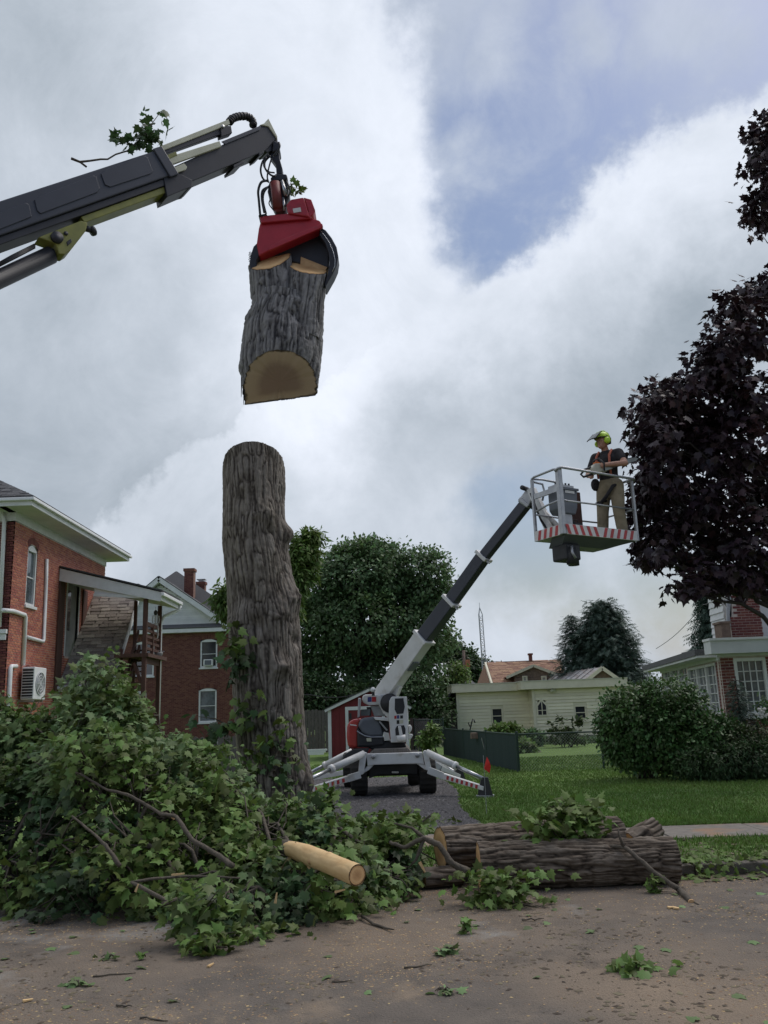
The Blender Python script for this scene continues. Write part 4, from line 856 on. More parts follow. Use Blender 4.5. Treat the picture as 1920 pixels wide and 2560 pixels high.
b.tube([hit(*c2(*p), cB+cn*.06, cn) for p in arc], .062, 12); b.build('hose_loop', 'hose', cr_, smooth=True)
b = MB()
for k in range(14):
    i = k/14*6; j = int(i); p = hit(*c2(*[arc[j][q]+(arc[j+1][q]-arc[j][q])*(i-j) for q in (0, 1)]), cB+cn*.06, cn); p2 = hit(*c2(*[arc[j][q]+(arc[j+1][q]-arc[j][q])*(min(1, i-j+.12)) for q in (0, 1)]), cB+cn*.06, cn)
    b.tube([p, p2], .069, 12)
b.build('hose_rib', 'black_rubber', cr_, smooth=True)
cpoly('tip_clamp', [(500, 180), (590, 180), (600, 240), (510, 270)], c2, .12, .14, 'boom_black')
p = hit(*c2(515, 193), cB+cn*.14, cn); b = MB(); b.cyl(p, p+cn*.04, .028, 14); b.build('pin', 'steel', cr_, smooth=True)
# yellow lower plate, cylinder bracket and lift cylinder
a0, hh = cl(*c1(740, 1060), OW/2-.05); a1, _ = cl(*c1(1480, 740), OW/2-.05)
cbox('yellow_runner', a1-.1, a0, h_bot-.20, h_bot-.104, OW-.14, 'crane_yellow', .01)
cpoly('cylinder_bracket', [(330, 1185), (700, 1040), (760, 1060), (742, 1130), (600, 1310), (560, 1335), (510, 1330), (480, 1240)], c1, OW/2-.06, OW-.2, 'crane_yellow', .015)
p = hit(*c1(488, 1195), cB+cn*(OW/2-.06), cn); b = MB(); b.cyl(p, p+cn*.05, .085, 20); b.build('bracket_pin', 'boom_black', cr_, smooth=True)
p = hit(*c1(568, 1155), cB+cn*(OW/2-.06), cn); b = MB(); b.cyl(p, p+cn*.02, .03, 12); b.build('bracket_bolt', 'boom_black', cr_, smooth=True)
cpoly('bracket_slot', [(575, 1225), (615, 1195), (622, 1225), (585, 1260)], c1, OW/2-.05, .02, 'boom_black')
p = hit(*c1(720, 1105), cB+cn*.1, cn); p2 = hit(*c1(815, 1130), cB+cn*.1, cn); b = MB(); b.cyl(p, p2, .045, 12); b.cyl(p2, p2+(p2-p).normalized()*-.06+cw*-.03, .07, 10); b.build('hydraulic_valve', 'boom_black', cr_, smooth=True)
pA_ = hit(*c1(545, 1290), cB, cn); pB_ = hit(*c1(0, 1545), cB, cn); dv = (pB_-pA_); b = MB(); b.cyl(pA_, pA_+dv*.25, .07, 18); b.build('cylinder_rod', 'jaw_steel', cr_, smooth=True)
b = MB(); b.cyl(pA_+dv*.2, pA_+dv*4.2, .125, 22); b.build('lift_cylinder', 'boom_black', cr_, smooth=True)
b = MB()
for k_ in range(3):
    q0 = hit(*c1(300, 1250+k_*12), cB+cn*.1, cn); q1 = hit(*c1(100, 1350+k_*14), cB+cn*.12, cn); q2 = hit(*c1(-60, 1440+k_*10), cB+cn*.1, cn); b.tube([q0, q1, q2], .018, 6)
b.build('hydraulic_hose', 'hose', cr_, smooth=True)
# pedestal standing on the road outside the view
e0 = cpt(12.0, 0, 0); b = MB(); b.cyl((e0.x, e0.y, .7), (e0.x, e0.y, max(1.2, e0.z+.2)), .32, 20); b.build('pedestal', 'boom_grey', cr_, smooth=True)
b = MB(); b.box(e0.x-1.2, e0.x+1.2, e0.y-.5, e0.y+.5, .45, .9)
for sx in (-1.1, 1.1):
    b.box(e0.x+sx-.12, e0.x+sx+.12, e0.y-.12, e0.y+.12, .06, .5); b.box(e0.x+sx-.3, e0.x+sx+.3, e0.y-.3, e0.y+.3, 0.0, .06)
b.build('stabiliser_base', 'boom_black', cr_, bevel=.02)
# a leafy branch caught on top of the boom
tw = thing('stray_twig', cpt(*cl(*c1(1200, 430), 0), 0), 'leafy broken twig caught on top of the crane boom', 'branch'); b = MB()
tpts = [hit(*c1(*p), cB+cn*.05, cn) for p in ((615, 505), (690, 535), (780, 525), (870, 512), (930, 512), (1000, 470), (1100, 440), (1250, 300), (1330, 180), (1390, 100))]
b.tube(tpts, [.02, .018, .015, .014, .013, .012, .012, .01, .007, .004], 6); b.build('stem', 'branch_bark', tw, smooth=True)
b = MB(); b.tube([hit(*c1(750, 580), cB+cn*.05, cn), tpts[1]], .015, 6); b.build('side_twig', 'branch_bark', tw, smooth=True)
lp_ = [hit(*c1(*p), cB+cn*(.05+random.uniform(-.15, .15)), cn) for p in ((1050, 350), (1060, 400), (1100, 380), (1160, 350), (1190, 280), (1230, 320), (1260, 340), (1290, 280), (1270, 200), (1310, 330), (1340, 260), (1320, 130), (1380, 110), (1410, 210), (1360, 330), (1290, 390), (1210, 390), (1340, 380), (1270, 120))]
f = sprig_leaves('foliage', lp_+lp_[:12], 105, .14, 'leaf_dark', tw, .07, .4); f['kind'] = 'stuff'

# ================================================================== GRAPPLE
GY = 13.25
gr = thing('log_grapple', at(700, 560, GY), 'red hydraulic tree grapple with black jaws clamped on the hanging log', 'grapple')
def gpoly(name, pts, y0, d, m, bev=.012, parent=None, cf=c2):
    b = MB(); b.prism([at(*cf(*p), y0) for p in pts], (0, d, 0)); return b.build(name, m, parent or gr, bevel=bev)
gpoly('body', [(830, 985), (1000, 968), (1262, 945), (1325, 965), (1352, 1010), (1330, 1028), (1050, 1150), (905, 1215), (820, 1260), (800, 1160), (818, 1030)], 13.08, .42, 'grapple_red', .02)
gpoly('stiffener', [(905, 1215), (1330, 1030), (1352, 1012), (1345, 990), (1040, 1110), (915, 1175)], 13.02, .06, 'grapple_red', .01)
gpoly('top_plate', [(835, 985), (828, 935), (905, 920), (1245, 890), (1252, 948), (1000, 970)], 13.02, .5, 'grapple_red', .015)
bx_ = gpoly('valve_box', [(1045, 835), (1085, 790), (1190, 772), (1212, 835), (1240, 935), (1060, 905)], 12.98, .45, 'grapple_red', .02)
gpoly('valve_box_side', [(1190, 772), (1255, 790), (1288, 880), (1272, 915), (1244, 937), (1214, 838)], 13.02, .38, 'grapple_red', .015)
gpoly('sticker', [(1100, 868), (1165, 857), (1172, 892), (1108, 902)], 12.972, .006, 'stripe_white', 0, bx_)
gpoly('mount_block', [(815, 920), (880, 905), (905, 945), (900, 970), (830, 985)], 13.05, .3, 'lift_dark')
gpoly('rotator_housing', [(905, 640), (950, 600), (1020, 590), (1062, 640), (1070, 770), (1030, 860), (950, 870), (915, 800), (890, 720)], 13.1, .3, 'jaw_steel', .03)
b = MB(); b.cyl(at(*c2(955, 655), 13.02), at(*c2(978, 870), 13.04), .085, 22); b.build('rotator_motor', 'grapple_dull', gr, smooth=True)
b = MB(); b.cyl(at(*c2(1010, 640), 13.04), at(*c2(1042, 760), 13.04), .035, 14); b.cyl(at(*c2(1020, 780), 13.04), at(*c2(1032, 880), 13.04), .022, 12); b.build('fitting', 'steel', gr, smooth=True)
gpoly('hanger_link', [(895, 375), (985, 375), (992, 450), (1015, 530), (1015, 580), (965, 580), (960, 500), (915, 440)], 13.12, .16, 'jaw_steel', .015)
gpoly('hanger_pin', [(940, 300), (985, 320), (990, 375), (930, 400)], 13.05, .3, 'jaw_steel', .02)
gpoly('swivel_head', [(915, 610), (960, 575), (1050, 580), (1058, 610), (1030, 630), (920, 640)], 13.05, .3, 'jaw_steel', .02)
def hose(pts, r_=.017, dy=12.98):
    P_ = [at(*c2(*p), dy+random.uniform(-.05, .05)) for p in pts]; D = []
    for i in range(len(P_)-1):
        p0_, p1_, p2_, p3_ = P_[max(i-1, 0)], P_[i], P_[i+1], P_[min(i+2, len(P_)-1)]
        for k in range(5):
            t = k/5; D.append(.5*((2*p1_)+(p2_-p0_)*t+(2*p0_-5*p1_+4*p2_-p3_)*t*t+(3*p1_-p0_-3*p2_+p3_)*t**3))
    D.append(P_[-1]); b = MB(); b.tube(D, r_, 8); b.build('hose', 'hose', gr, smooth=True)
hose([(900, 420), (855, 470), (835, 540), (845, 600), (870, 635), (900, 640)]); hose([(915, 430), (870, 480), (875, 540), (920, 590), (960, 600)]); hose([(925, 450), (905, 520), (890, 600), (900, 650)], .014)
hose([(890, 635), (840, 650), (815, 720), (820, 800), (832, 930)], .022); hose([(895, 690), (850, 720), (845, 790), (865, 900)], .02); hose([(905, 680), (865, 730), (855, 800), (880, 910)], .016); hose([(950, 570), (900, 560), (860, 510), (880, 440)], .013)
hose([(915, 790), (905, 830), (940, 880)], .01); hose([(1050, 640), (1080, 720), (1055, 790), (1040, 850)], .014); hose([(985, 320), (992, 350), (975, 390), (940, 430)], .02)
# jaws curve round the log, one on each side
gpoly('right_jaw', [(1330, 1018), (1375, 1045), (1425, 1110), (1465, 1185), (1479, 1260), (1468, 1330), (1440, 1395), (1400, 1465), (1372, 1515), (1362, 1500), (1385, 1420), (1405, 1330), (1400, 1240), (1370, 1150), (1320, 1080)], 13.1, .32, 'jaw_steel', .015)
gpoly('left_jaw', [(815, 1140), (775, 1180), (748, 1260), (741, 1330), (752, 1420), (778, 1480), (800, 1520), (812, 1500), (800, 1400), (800, 1300), (830, 1230)], 13.1, .32, 'jaw_steel', .015)
gpoly('saw_housing', [(905, 1200), (1060, 1140), (1325, 1030), (1400, 1180), (1400, 1360), (1200, 1330), (1060, 1300), (900, 1260)], 13.3, .3, 'jaw_steel', .02)
b = MB()
ep = [(1320, 1040), (1365, 1090), (1405, 1150), (1435, 1220), (1452, 1290), (1450, 1345), (1430, 1390)]
b.tube([at(*c2(*p), 13.085) for p in ep], .006, 6); b.build('jaw_edge', 'steel', gr, smooth=True)
b = MB()
for k in range(5):
    p = at(*c2(748-3*(k % 2), 1235+18*k), 13.15); b.tube([p+V((0, 0, .02)), p+V((-.02, 0, 0)), p+V((0, 0, -.02)), p+V((.018, 0, 0)), p+V((0, 0, .02))], .006, 5)
b.build('saw_chain', 'jaw_steel', gr)
tw = thing('maple_sprig', at(*c2(1060, 690), 13.0), 'small green maple sprig stuck to the side of the grapple', 'branch'); b = MB(); b.tube([at(*c2(*p), 13.02) for p in ((1050, 700), (1100, 690), (1180, 710))], [.006, .005, .003], 5); b.build('stem', 'branch_bark', tw)
f = sprig_leaves('foliage', [at(*c2(*p), 13.0) for p in ((1075, 640), (1095, 670), (1110, 700), (1140, 700), (1165, 715), (1190, 705), (1120, 730), (1150, 735))], 16, .12, 'maple_leaf', tw, .045, .3); f['kind'] = 'stuff'
# ================================================================== AERIAL LIFT
LY = 17.15
def cL(x, y): return 740+x*.3255, 1660+y*.3255
lf_c = gp(985, 1965, LZ)
al = thing('boom_lift', (lf_c.x, LY+.9, LZ), 'white and red self propelled boom lift standing on outriggers on the gravel drive', 'boom lift')
def lpoly(name, pts, y0, d, m, bev=.012, parent=None, cf=cL, smooth=False):
    b = MB(); b.prism([at(*cf(*p), y0) for p in pts], (0, d, 0)); return b.build(name, m, parent or al, bevel=bev, smooth=smooth)
lpoly('front_beam', [(540, 690), (970, 678), (985, 770), (925, 765), (600, 775), (550, 785)], LY, .22, 'lift_white')
lpoly('beam_gusset', [(545, 785), (600, 775), (560, 815), (500, 850)], LY+.02, .12, 'lift_white'); lpoly('beam_gusset', [(925, 765), (985, 770), (1025, 820), (985, 810)], LY+.02, .12, 'lift_white')
lpoly('deck', [(560, 690), (600, 655), (860, 645), (890, 676)], LY+.15, 2.4, 'grey_wood')
lpoly('chassis', [(560, 775), (940, 765), (935, 850), (860, 845), (640, 850), (560, 880)], LY+.35, 2.3, 'lift_dark')
lpoly('axle_housing', [(540, 810), (1000, 800), (1000, 850), (545, 865)], LY+.45, .22, 'lift_dark')
lpoly('tow_hook', [(735, 825), (788, 825), (788, 840), (735, 840)], LY+.28, .05, 'lift_white')
for px, py in ((593, 710), (932, 700)):
    p = at(*cL(px, py), LY); b = MB(); b.cyl(p-V((0, .03, 0)), p, .045, 16); b.build('lamp_boss', 'galv', al, smooth=True)
# wheels
def wheel(cx, ytop, ybot, wpx, Y0):
    A, B = at(*cL(cx, ytop), Y0), at(*cL(cx, ybot), Y0); r_ = .37; c = V((A.x, Y0+r_*.9, LZ+r_+.006)); w = wpx*.3255*(at(961, 1900, Y0)-at(960, 1900, Y0)).length
    wh = MB(); prof_ = [(r_*.55, -w/2), (r_*.9, -w/2), (r_*.985, -w*.42), (r_, -w*.3), (r_, w*.3), (r_*.985, w*.42), (r_*.9, w/2), (r_*.55, w/2)]; n_ = 40; vs = []; fs = []
    for i in range(n_):
        a = 2*math.pi*i/n_; kx = 1.0 if i % 2 else .965
        for r__, xx in prof_: rr = r__*(kx if r__ > r_*.95 else 1); vs.append((c.x+xx, c.y+rr*math.cos(a), c.z+rr*math.sin(a)))
    m_n = len(prof_)
    for i in range(n_):
        for j in range(m_n-1): fs.append((i*m_n+j, i*m_n+j+1, ((i+1) % n_)*m_n+j+1, ((i+1) % n_)*m_n+j))
    wh.add(vs, fs); o = wh.build('wheel', 'tyre', al)
    b = MB(); b.cyl(c-V((w*.4, 0, 0)), c+V((w*.4, 0, 0)), r_*.56, 24); b.cyl(c-V((w*.48, 0, 0)), c+V((w*.48, 0, 0)), r_*.2, 12); b.build('rim', 'lift_white', o)
wheel(477, 720, 985, 125, LY+.2); wheel(1010, 780, 960, 128, LY+.2); wheel(405, 800, 930, 90, LY+2.3); wheel(905, 800, 912, 95, LY+2.3)
lpoly('mudguard', [(345, 745), (380, 690), (440, 655), (560, 650), (545, 690), (440, 700), (380, 740)], LY+.3, .5, 'lift_dark')
# outriggers
def outrigger(post, hip, knee, foot, cyl0, cyl1, Y0, Yf, stripes=True):
    o_ = MB(); pp = [at(*cL(*p), Y0-.04) for p in post]; o_.prism(pp, (0, .16, 0)); og = o_.build('outrigger', 'lift_white', al, bevel=.012)
    K, Fo = at(*cL(*knee), Y0-.02), at(*cL(*foot), Yf); H_ = at(*cL(*hip), Y0-.02)
    b = MB(); b.beam(H_, K, .11, .13); b.beam(K, Fo, .10, .11, (0, 0, 1), .10, .075); b.build('leg_arm', 'lift_white', og, bevel=.008)
    if stripes:
        d = Fo-K
        for k in range(7):
            t0 = .12+k*.115; p0_ = K+d*t0; p1_ = K+d*(t0+.055); b = MB(); b.beam(p0_, p1_, .108, .07); b.build('red_stripe', 'stripe_red', og)
    C0, C1 = at(*cL(*cyl0), Y0+.02), at(*cL(*cyl1), Yf); m_ = C0.lerp(C1, .52)
    b = MB(); b.cyl(C0, m_, .066, 16); b.build('cylinder', 'lift_white', og, smooth=True)
    b = MB(); b.cyl(m_-(C1-C0)*.04, m_+(C1-C0)*.01, .078, 16); b.build('cylinder_cap', 'lift_white', og, smooth=True)
    b = MB(); b.cyl(m_, C1, .038, 14); b.build('rod', 'steel', og, smooth=True)
    b = MB(); d = (Fo-K); d.z = 0; d.normalize(); P_ = V((Fo.x, Fo.y, LZ)); hgt = max(.16, Fo.z-LZ+.2)
    b.prism([P_-d*.16+V((0, -.05, .03)), P_+d*.16+V((0, -.05, .03)), P_+d*.08+V((0, -.05, hgt)), P_-d*.06+V((0, -.05, hgt))], (0, .1, 0)); b.build('foot_bracket', 'lift_dark', og, bevel=.01)
    b = MB(); b.cyl((P_.x, P_.y, LZ+.003), (P_.x, P_.y, LZ+.035), .17, 18); b.build('foot_pad', 'galv', og)
outrigger([(490, 690), (515, 675), (545, 682), (520, 845), (490, 855), (478, 840)], (495, 850), (400, 880), (40, 985), (520, 690), (15, 925), LY, LY-.9)
outrigger([(975, 680), (985, 665), (1012, 668), (1042, 810), (1025, 825), (1000, 815)], (1015, 815), (1130, 860), (1450, 955), (1005, 680), (1445, 885), LY, LY-.55)
outrigger([(440, 690), (460, 680), (480, 690), (470, 800), (450, 800)], (455, 800), (380, 830), (20, 900), (430, 670), (20, 880), LY+2.7, LY+2.9, False)
outrigger([(1040, 740), (1060, 730), (1075, 740), (1085, 780), (1060, 790)], (1065, 770), (1110, 800), (1255, 862), (1070, 745), (1245, 845), LY+2.7, LY+2.9, False)
# turret
ty = LY+.55
lpoly('turntable', [(500, 600), (830, 590), (850, 640), (580, 660)], ty, 1.3, 'lift_dark', .03)
lpoly('engine_cover_red', [(392, 480), (405, 445), (440, 425), (495, 418), (480, 470), (475, 650), (400, 640), (388, 560)], ty, 1.2, 'lift_red', .05)
lpoly('engine_cover_grey', [(470, 470), (500, 418), (600, 405), (640, 440), (668, 530), (672, 560), (560, 560), (505, 530)], ty-.02, 1.1, 'lift_grey', .05)
lpoly('engine_cover_dark', [(468, 480), (505, 532), (570, 562), (672, 562), (680, 625), (560, 640), (470, 640)], ty-.04, 1.1, 'lift_dark', .04)
b = MB(); b.tube([at(*cL(*p), ty-.055) for p in ((468, 515), (490, 530), (530, 552), (580, 562), (668, 560))], .012, 6); b.build('trim_line', 'galv', al)
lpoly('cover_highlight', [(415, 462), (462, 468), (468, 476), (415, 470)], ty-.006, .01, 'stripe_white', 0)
lpoly('serial_plate', [(540, 570), (578, 568), (580, 595), (545, 595)], ty-.052, .012, 'crane_cream', 0)
lpoly('cover_rail', [(595, 405), (610, 430), (715, 440), (715, 412)], ty-.1, .2, 'lift_white')
lpoly('hydraulic_bay', [(610, 430), (715, 440), (715, 530), (670, 530)], ty+.05, .5, 'lift_dark')
b = MB(); b.beam(at(*cL(640, 440), ty-.03), at(*cL(700, 510), ty-.03), .04, .03); b.build('bay_strut', 'galv', al)
lpoly('control_pod', [(478, 260), (500, 265), (490, 405), (472, 415)], ty, .1, 'galv'); lpoly('clear_screen', [(500, 350), (570, 345), (568, 395), (495, 398)], ty+.1, .02, 'glass_sky', 0)
lpoly('counterweight', [(672, 520), (712, 530), (722, 590), (680, 590)], ty-.04, .5, 'lift_white')
# riser frame with two openings
fr_ = [(716, 285), (735, 250), (852, 250), (860, 400), (858, 600), (730, 605), (712, 400)]
lpoly('riser_frame', fr_, ty-.22, .3, 'lift_white', .015)
lpoly('riser_opening', [(760, 265), (825, 262), (835, 330), (825, 380), (775, 385), (758, 350)], ty-.228, .02, 'lift_dark', .004)
lpoly('riser_opening', [(775, 475), (830, 470), (842, 500), (840, 540), (765, 550), (762, 500)], ty-.228, .02, 'lift_dark', .004)
lpoly('slew_cylinder', [(783, 478), (806, 475), (825, 570), (800, 575)], ty-.30, .07, 'lift_white', .01)
b = MB(); b.cyl(at(*cL(775, 575), ty-.28), at(*cL(842, 565), ty-.28), .06, 14); b.build('slew_pin', 'lift_white', al, smooth=True)
for pts, m_ in (([(755, 398), (772, 396), (772, 420), (755, 422)], 'decal_red'), ([(775, 394), (793, 393), (793, 420), (775, 420)], 'decal_blue'), ([(800, 395), (822, 394), (822, 418), (800, 420)], 'decal_black'), ([(773, 432), (794, 430), (794, 460), (773, 460)], 'decal_black'), ([(797, 430), (824, 429), (824, 456), (797, 458)], 'crane_cream')):
    lpoly('decal', pts, ty-.224, .006, m_, 0)
lpoly('side_tank', [(858, 470), (880, 465), (893, 490), (885, 520), (860, 535)], ty-.1, .3, 'lift_white', .03); lpoly('step_bracket', [(850, 535), (895, 540), (900, 550), (880, 580), (850, 580)], ty-.1, .25, 'lift_white')
b = MB(); b.cyl(at(*cL(720, 300), ty-.12), at(*cL(720, 300), ty+.2), .19, 24); b.build('hose_wheel', 'lift_dark', al, smooth=True)
# mid level box and boom foot
lpoly('lower_boom', [(512, 245), (530, 235), (720, 230), (760, 250), (720, 310), (560, 318), (520, 300), (508, 275)], ty+.1, .35, 'lift_white', .02)
lpoly('decal', [(550, 255), (580, 252), (580, 290), (550, 292)], ty+.094, .008, 'decal_blue', 0); lpoly('decal', [(583, 252), (614, 252), (616, 290), (583, 290)], ty+.094, .008, 'decal_red', 0); lpoly('decal', [(635, 252), (652, 252), (652, 285), (635, 285)], ty+.094, .008, 'galv', 0)
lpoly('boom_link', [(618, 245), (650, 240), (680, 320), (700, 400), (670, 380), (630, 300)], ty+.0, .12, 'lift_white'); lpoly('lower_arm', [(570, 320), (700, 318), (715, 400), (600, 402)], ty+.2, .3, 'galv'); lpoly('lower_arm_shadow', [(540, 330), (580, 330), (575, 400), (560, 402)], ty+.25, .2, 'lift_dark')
lpoly('link_plate', [(670, 345), (715, 350), (715, 420), (690, 400)], ty-.08, .1, 'lift_white')
b = MB(); p = at(*cL(592, 197), ty); b.cyl(p-V((0, .04, 0)), p+V((0, .06, 0)), .05, 16); b.build('work_light', 'white_plastic', al, smooth=True)
b = MB(); b.cyl(p+V((0, .02, -.12)), p+V((0, .02, .03)), .03, 8); b.build('light_stalk', 'lift_dark', al)
# telescopic boom up to the basket
def c3(x, y): return 900+x*.3014, 1200+y*.3014
bk = [at(955, 1745, ty+.35), at(1060, 1594, ty-.30), at(1129, 1503, ty-.72), at(1209, 1391, ty-1.2), at(1316, 1258, ty-1.85)]
wds = [.30, .255, .215, .175]; mts = ['lift_white', 'boom_grey', 'boom_grey', 'boom_grey']
bd = (bk[-1]-bk[0]).normalized(); bs = bd.cross(V((0, 0, 1))).normalized(); bu = bs.cross(bd)
for i in range(4):
    b = MB(); b.beam(bk[i]-bd*(.3 if i else .15), bk[i+1], wds[i], wds[i]*1.12); o = b.build('boom_section', mts[i], al, bevel=.015)
    b = MB(); b.beam(bk[i]-bd*.1+bs*-(wds[i]/2+.004)-bu*wds[i]*.2, bk[i+1]-bs*(wds[i]/2+.004)-bu*wds[i]*.2, .012, .03); b.build('boom_groove', 'galv' if i else 'lift_white', o)
    b = MB(); b.beam(bk[i+1]-bd*.035, bk[i+1]+bd*.035, wds[i]+.06, wds[i]*1.12+.06); b.build('boom_collar', 'lift_white' if i < 3 else 'galv', al, bevel=.01)
    if 0 < i < 3:
        p = bk[i+1]-bu*(wds[i]*.62)+bs*.06; b = MB(); b.cyl(p-bu*.05, p+bd*.05-bu*.06, .02, 8); b.beam(p, p-bu*.09, .05, .03, tuple(bd)); b.build('collar_fitting', 'galv', al)
# decal on the near side of the white section
for f0, f1, m_ in ((.58, .74, 'decal_blue'), (.75, .9, 'decal_red')):
    b = MB(); a0_, a1_ = bk[0].lerp(bk[1], f0), bk[0].lerp(bk[1], f1); b.beam(a0_-bs*(wds[0]/2+.003)+bu*.03, a1_-bs*(wds[0]/2+.003)+bu*.03, .006, .17); b.build('decal', m_, al)
b = MB(); m1 = bk[0].lerp(bk[1], .30); b.beam(m1-bu*.16, bk[0].lerp(bk[1], .04)-bu*.26, .12, .12); b.build('lift_cylinder_mount', 'lift_white', al, bevel=.01)
b = MB(); m2 = bk[0].lerp(bk[1], .62)-bu*.17; b.beam(m2-bd*.1, m2+bd*.12, .2, .05); b.build('wear_pad', 'lift_grey', al)
# head and jib
BF = at(1411, 1332, 14.62); e1_ = V((.857, .515, 0)); e2_ = V((-.515, .857, 0))
BM = Matrix(((e1_.x, e2_.x, 0, BF.x), (e1_.y, e2_.y, 0, BF.y), (0, 0, 1, BF.z), (0, 0, 0, 1)))
tipp = bk[-1]; jc = at(1330, 1232, ty-1.95)
b = MB(); b.beam(tipp-bd*.05, jc, .2, .26, tuple(bu), .16, .22); b.build('boom_head', 'galv', al, bevel=.02)
p = at(1314, 1222, ty-1.95); b = MB(); b.cyl(p-bs*.06, p+bs*.14, .045, 14); b.build('head_pin', 'lift_dark', al, smooth=True)
j0, j1 = at(1328, 1222, ty-2.0), BM @ V((.42, .62, -.14))
b = MB(); b.beam(j0, j1, .14, .16, tuple(bs), .16, .2); b.build('jib', 'lift_white', al, bevel=.015)
b = MB(); b.cyl(at(1345, 1262, ty-2.05), BM @ V((.5, .55, .15)), .045, 12); b.build('jib_cylinder', 'lift_white', al, smooth=True)
b = MB(); b.cyl(at(1325, 1262, ty-1.9), at(1350, 1280, ty-2.0), .05, 10); b.build('jib_pivot', 'lift_dark', al, smooth=True)
b = MB(BM); b.tube([(.0, .8, .9), (.12, .85, .7), (.2, .8, .4), (.3, .75, .2), (.38, .72, -.05)], .02, 6); b.tube([(.04, .8, .8), (.2, .82, .45), (.4, .7, 0)], .018, 6); b.build('jib_hose', 'hose', al, smooth=True)
# basket
LB, DB, HB = 1.78, .74, 1.15
bt = MB(BM); bt.box(0, LB, 0, DB, -.02, .02); bsk = bt.build('basket', 'galv', al, bevel=.006)
b = MB(BM); b.prism([(.05, .03, -.021), (LB-.05, .03, -.021), (LB*.72, .3, -.15), (.2, .3, -.15)], (0, .36, 0)); b.build('floor_frame', 'lift_grey', bsk, bevel=.01)
b = MB(BM); b.box(.18, .52, .18, .56, -.42, -.13); b.build('rotator_block', 'lift_dark', bsk, bevel=.03)
b = MB(BM); b.cyl((.3, .2, -.5), (.3, .2, -.2), .09, 14); b.cyl((.44, .3, -.5), (.44, .3, -.2), .1, 14); b.build('rotator_cylinder', 'lift_dark', bsk, smooth=True)
b = MB(BM); b.tube([(.24, .1, -.2), (.2, .06, -.32), (.26, .05, -.42)], .022, 8); b.build('rotator_hose', 'galv', bsk, smooth=True)
def bp(name, pts, r_, m='galv'):
    b = MB(BM); b.tube(pts, r_, 10); b.build(name, m, bsk, smooth=True)
b = MB(BM); b.box(-.045, .045, -.02, .07, -.02, HB+.02); b.build('corner_post', 'galv', bsk, bevel=.01)
for x_, y_ in ((LB, 0), (0, DB), (LB, DB)):
    b = MB(BM); b.box(x_-.025, x_+.025, y_-.025, y_+.025, -.02, HB-.01); b.build('post', 'galv', bsk, bevel=.008)
bp('top_rail', [(-.06, .05, HB-.03), (-.05, -.02, HB), (0, -.05, HB+.02), (LB*.5, -.05, HB+.01), (LB, -.05, HB), (LB+.06, -.02, HB), (LB+.06, .1, HB-.02)], .024)
bp('top_rail', [(0, 0, HB), (-.05, .1, HB+.01), (-.03, DB-.1, HB+.01), (0, DB, HB)], .022); bp('top_rail', [(0, DB, HB), (.25, DB, HB+.02), (.7, DB, HB), (.9, DB+.02, HB-.12)], .02); bp('top_rail', [(.9, DB, HB-.12), (1.0, DB-.02, HB-.08), (1.05, DB, HB-.3), (.86, DB, HB-.6)], .02)
bp('top_rail', [(LB, 0, HB), (LB+.02, DB*.5, HB), (LB, DB, HB)], .022)
bp('mid_rail', [(0, 0, HB*.5+.02), (.12, -.02, HB*.5), (LB*.5, -.02, HB*.5), (LB, 0, HB*.5)], .016); bp('mid_rail', [(0, 0, HB*.52), (-.01, DB*.5, HB*.5), (0, DB, HB*.45)], .018); bp('mid_rail', [(0, DB, HB*.42), (LB*.5, DB, HB*.40), (LB, DB, HB*.40)], .016); bp('mid_rail', [(LB, 0, HB*.5), (LB, DB, HB*.5)], .016)
bp('gate_rail', [(.02, DB, HB-.05), (.25, DB, HB-.07), (.28, DB, HB-.2), (.22, DB, HB-.38)], .02); b = MB(BM); b.box(-.02, .02, .08, DB-.05, HB*.66, HB*.74); b.build('side_bar', 'galv', bsk)
# kick plates with red and white chevrons
b = MB(BM); b.box(.05, LB-.03, -.03, -.01, -.02, .16); kp = b.build('kick_plate', 'stripe_white', bsk)
b = MB(BM); b.box(-.03, -.01, .08, DB, -.02, .16); kp2 = b.build('kick_plate', 'stripe_white', bsk)
b = MB(BM); b.box(0, LB, DB-.01, DB+.01, -.02, .14); b.build('kick_plate', 'galv', bsk)
nst = 10; mid_ = LB*.51
for k in range(nst):
    x_ = .07+k*(LB-.14)/nst; sg = -.06 if x_+.03 < mid_ else .06
    b = MB(BM); b.prism([(x_, -.034, -.015), (x_+.07, -.034, -.015), (x_+.07+sg, -.034, .155), (x_+sg, -.034, .155)], (0, .003, 0)); b.build('red_stripe', 'stripe_red', kp)
for k in range(4):
    y_ = .14+k*.15; b = MB(BM); b.prism([(-.034, y_, -.015), (-.034, y_+.07, -.015), (-.034, y_+.03, .155), (-.034, y_-.04, .155)], (.003, 0, 0)); b.build('red_stripe', 'stripe_red', kp2)
# control console
b = MB(BM); b.prism([(.2, .22, .42), (.52, .22, .42), (.58, .22, .55), (.6, .22, .86), (.14, .22, .86), (.14, .22, .5)], (0, .28, 0)); con = b.build('control_console', 'lift_grey', bsk, bevel=.02)
b = MB(BM); b.box(.12, .62, .2, .52, .86, .9); b.build('console_lip', 'lift_grey', con); b = MB(BM); b.box(.3, .52, .212, .218, .80, .85); b.build('console_label', 'stripe_white', con)
b = MB(BM); b.box(.16, .56, .26, .5, .90, .96); b.build('console_panel', 'galv', con)
for x_ in (.2, .28, .36, .44, .52):
    b = MB(BM); b.cyl((x_, .34, .95), (x_, .34, 1.02), .018, 8); b.build('lever', 'lift_dark', con)
b = MB(BM); b.box(.27, .46, .26, .42, .0, .44); b.build('console_column', 'galv', con)
b = MB(BM); b.box(.22, .27, .3, .36, .1, .34); b.build('column_box', 'white_plastic', con)
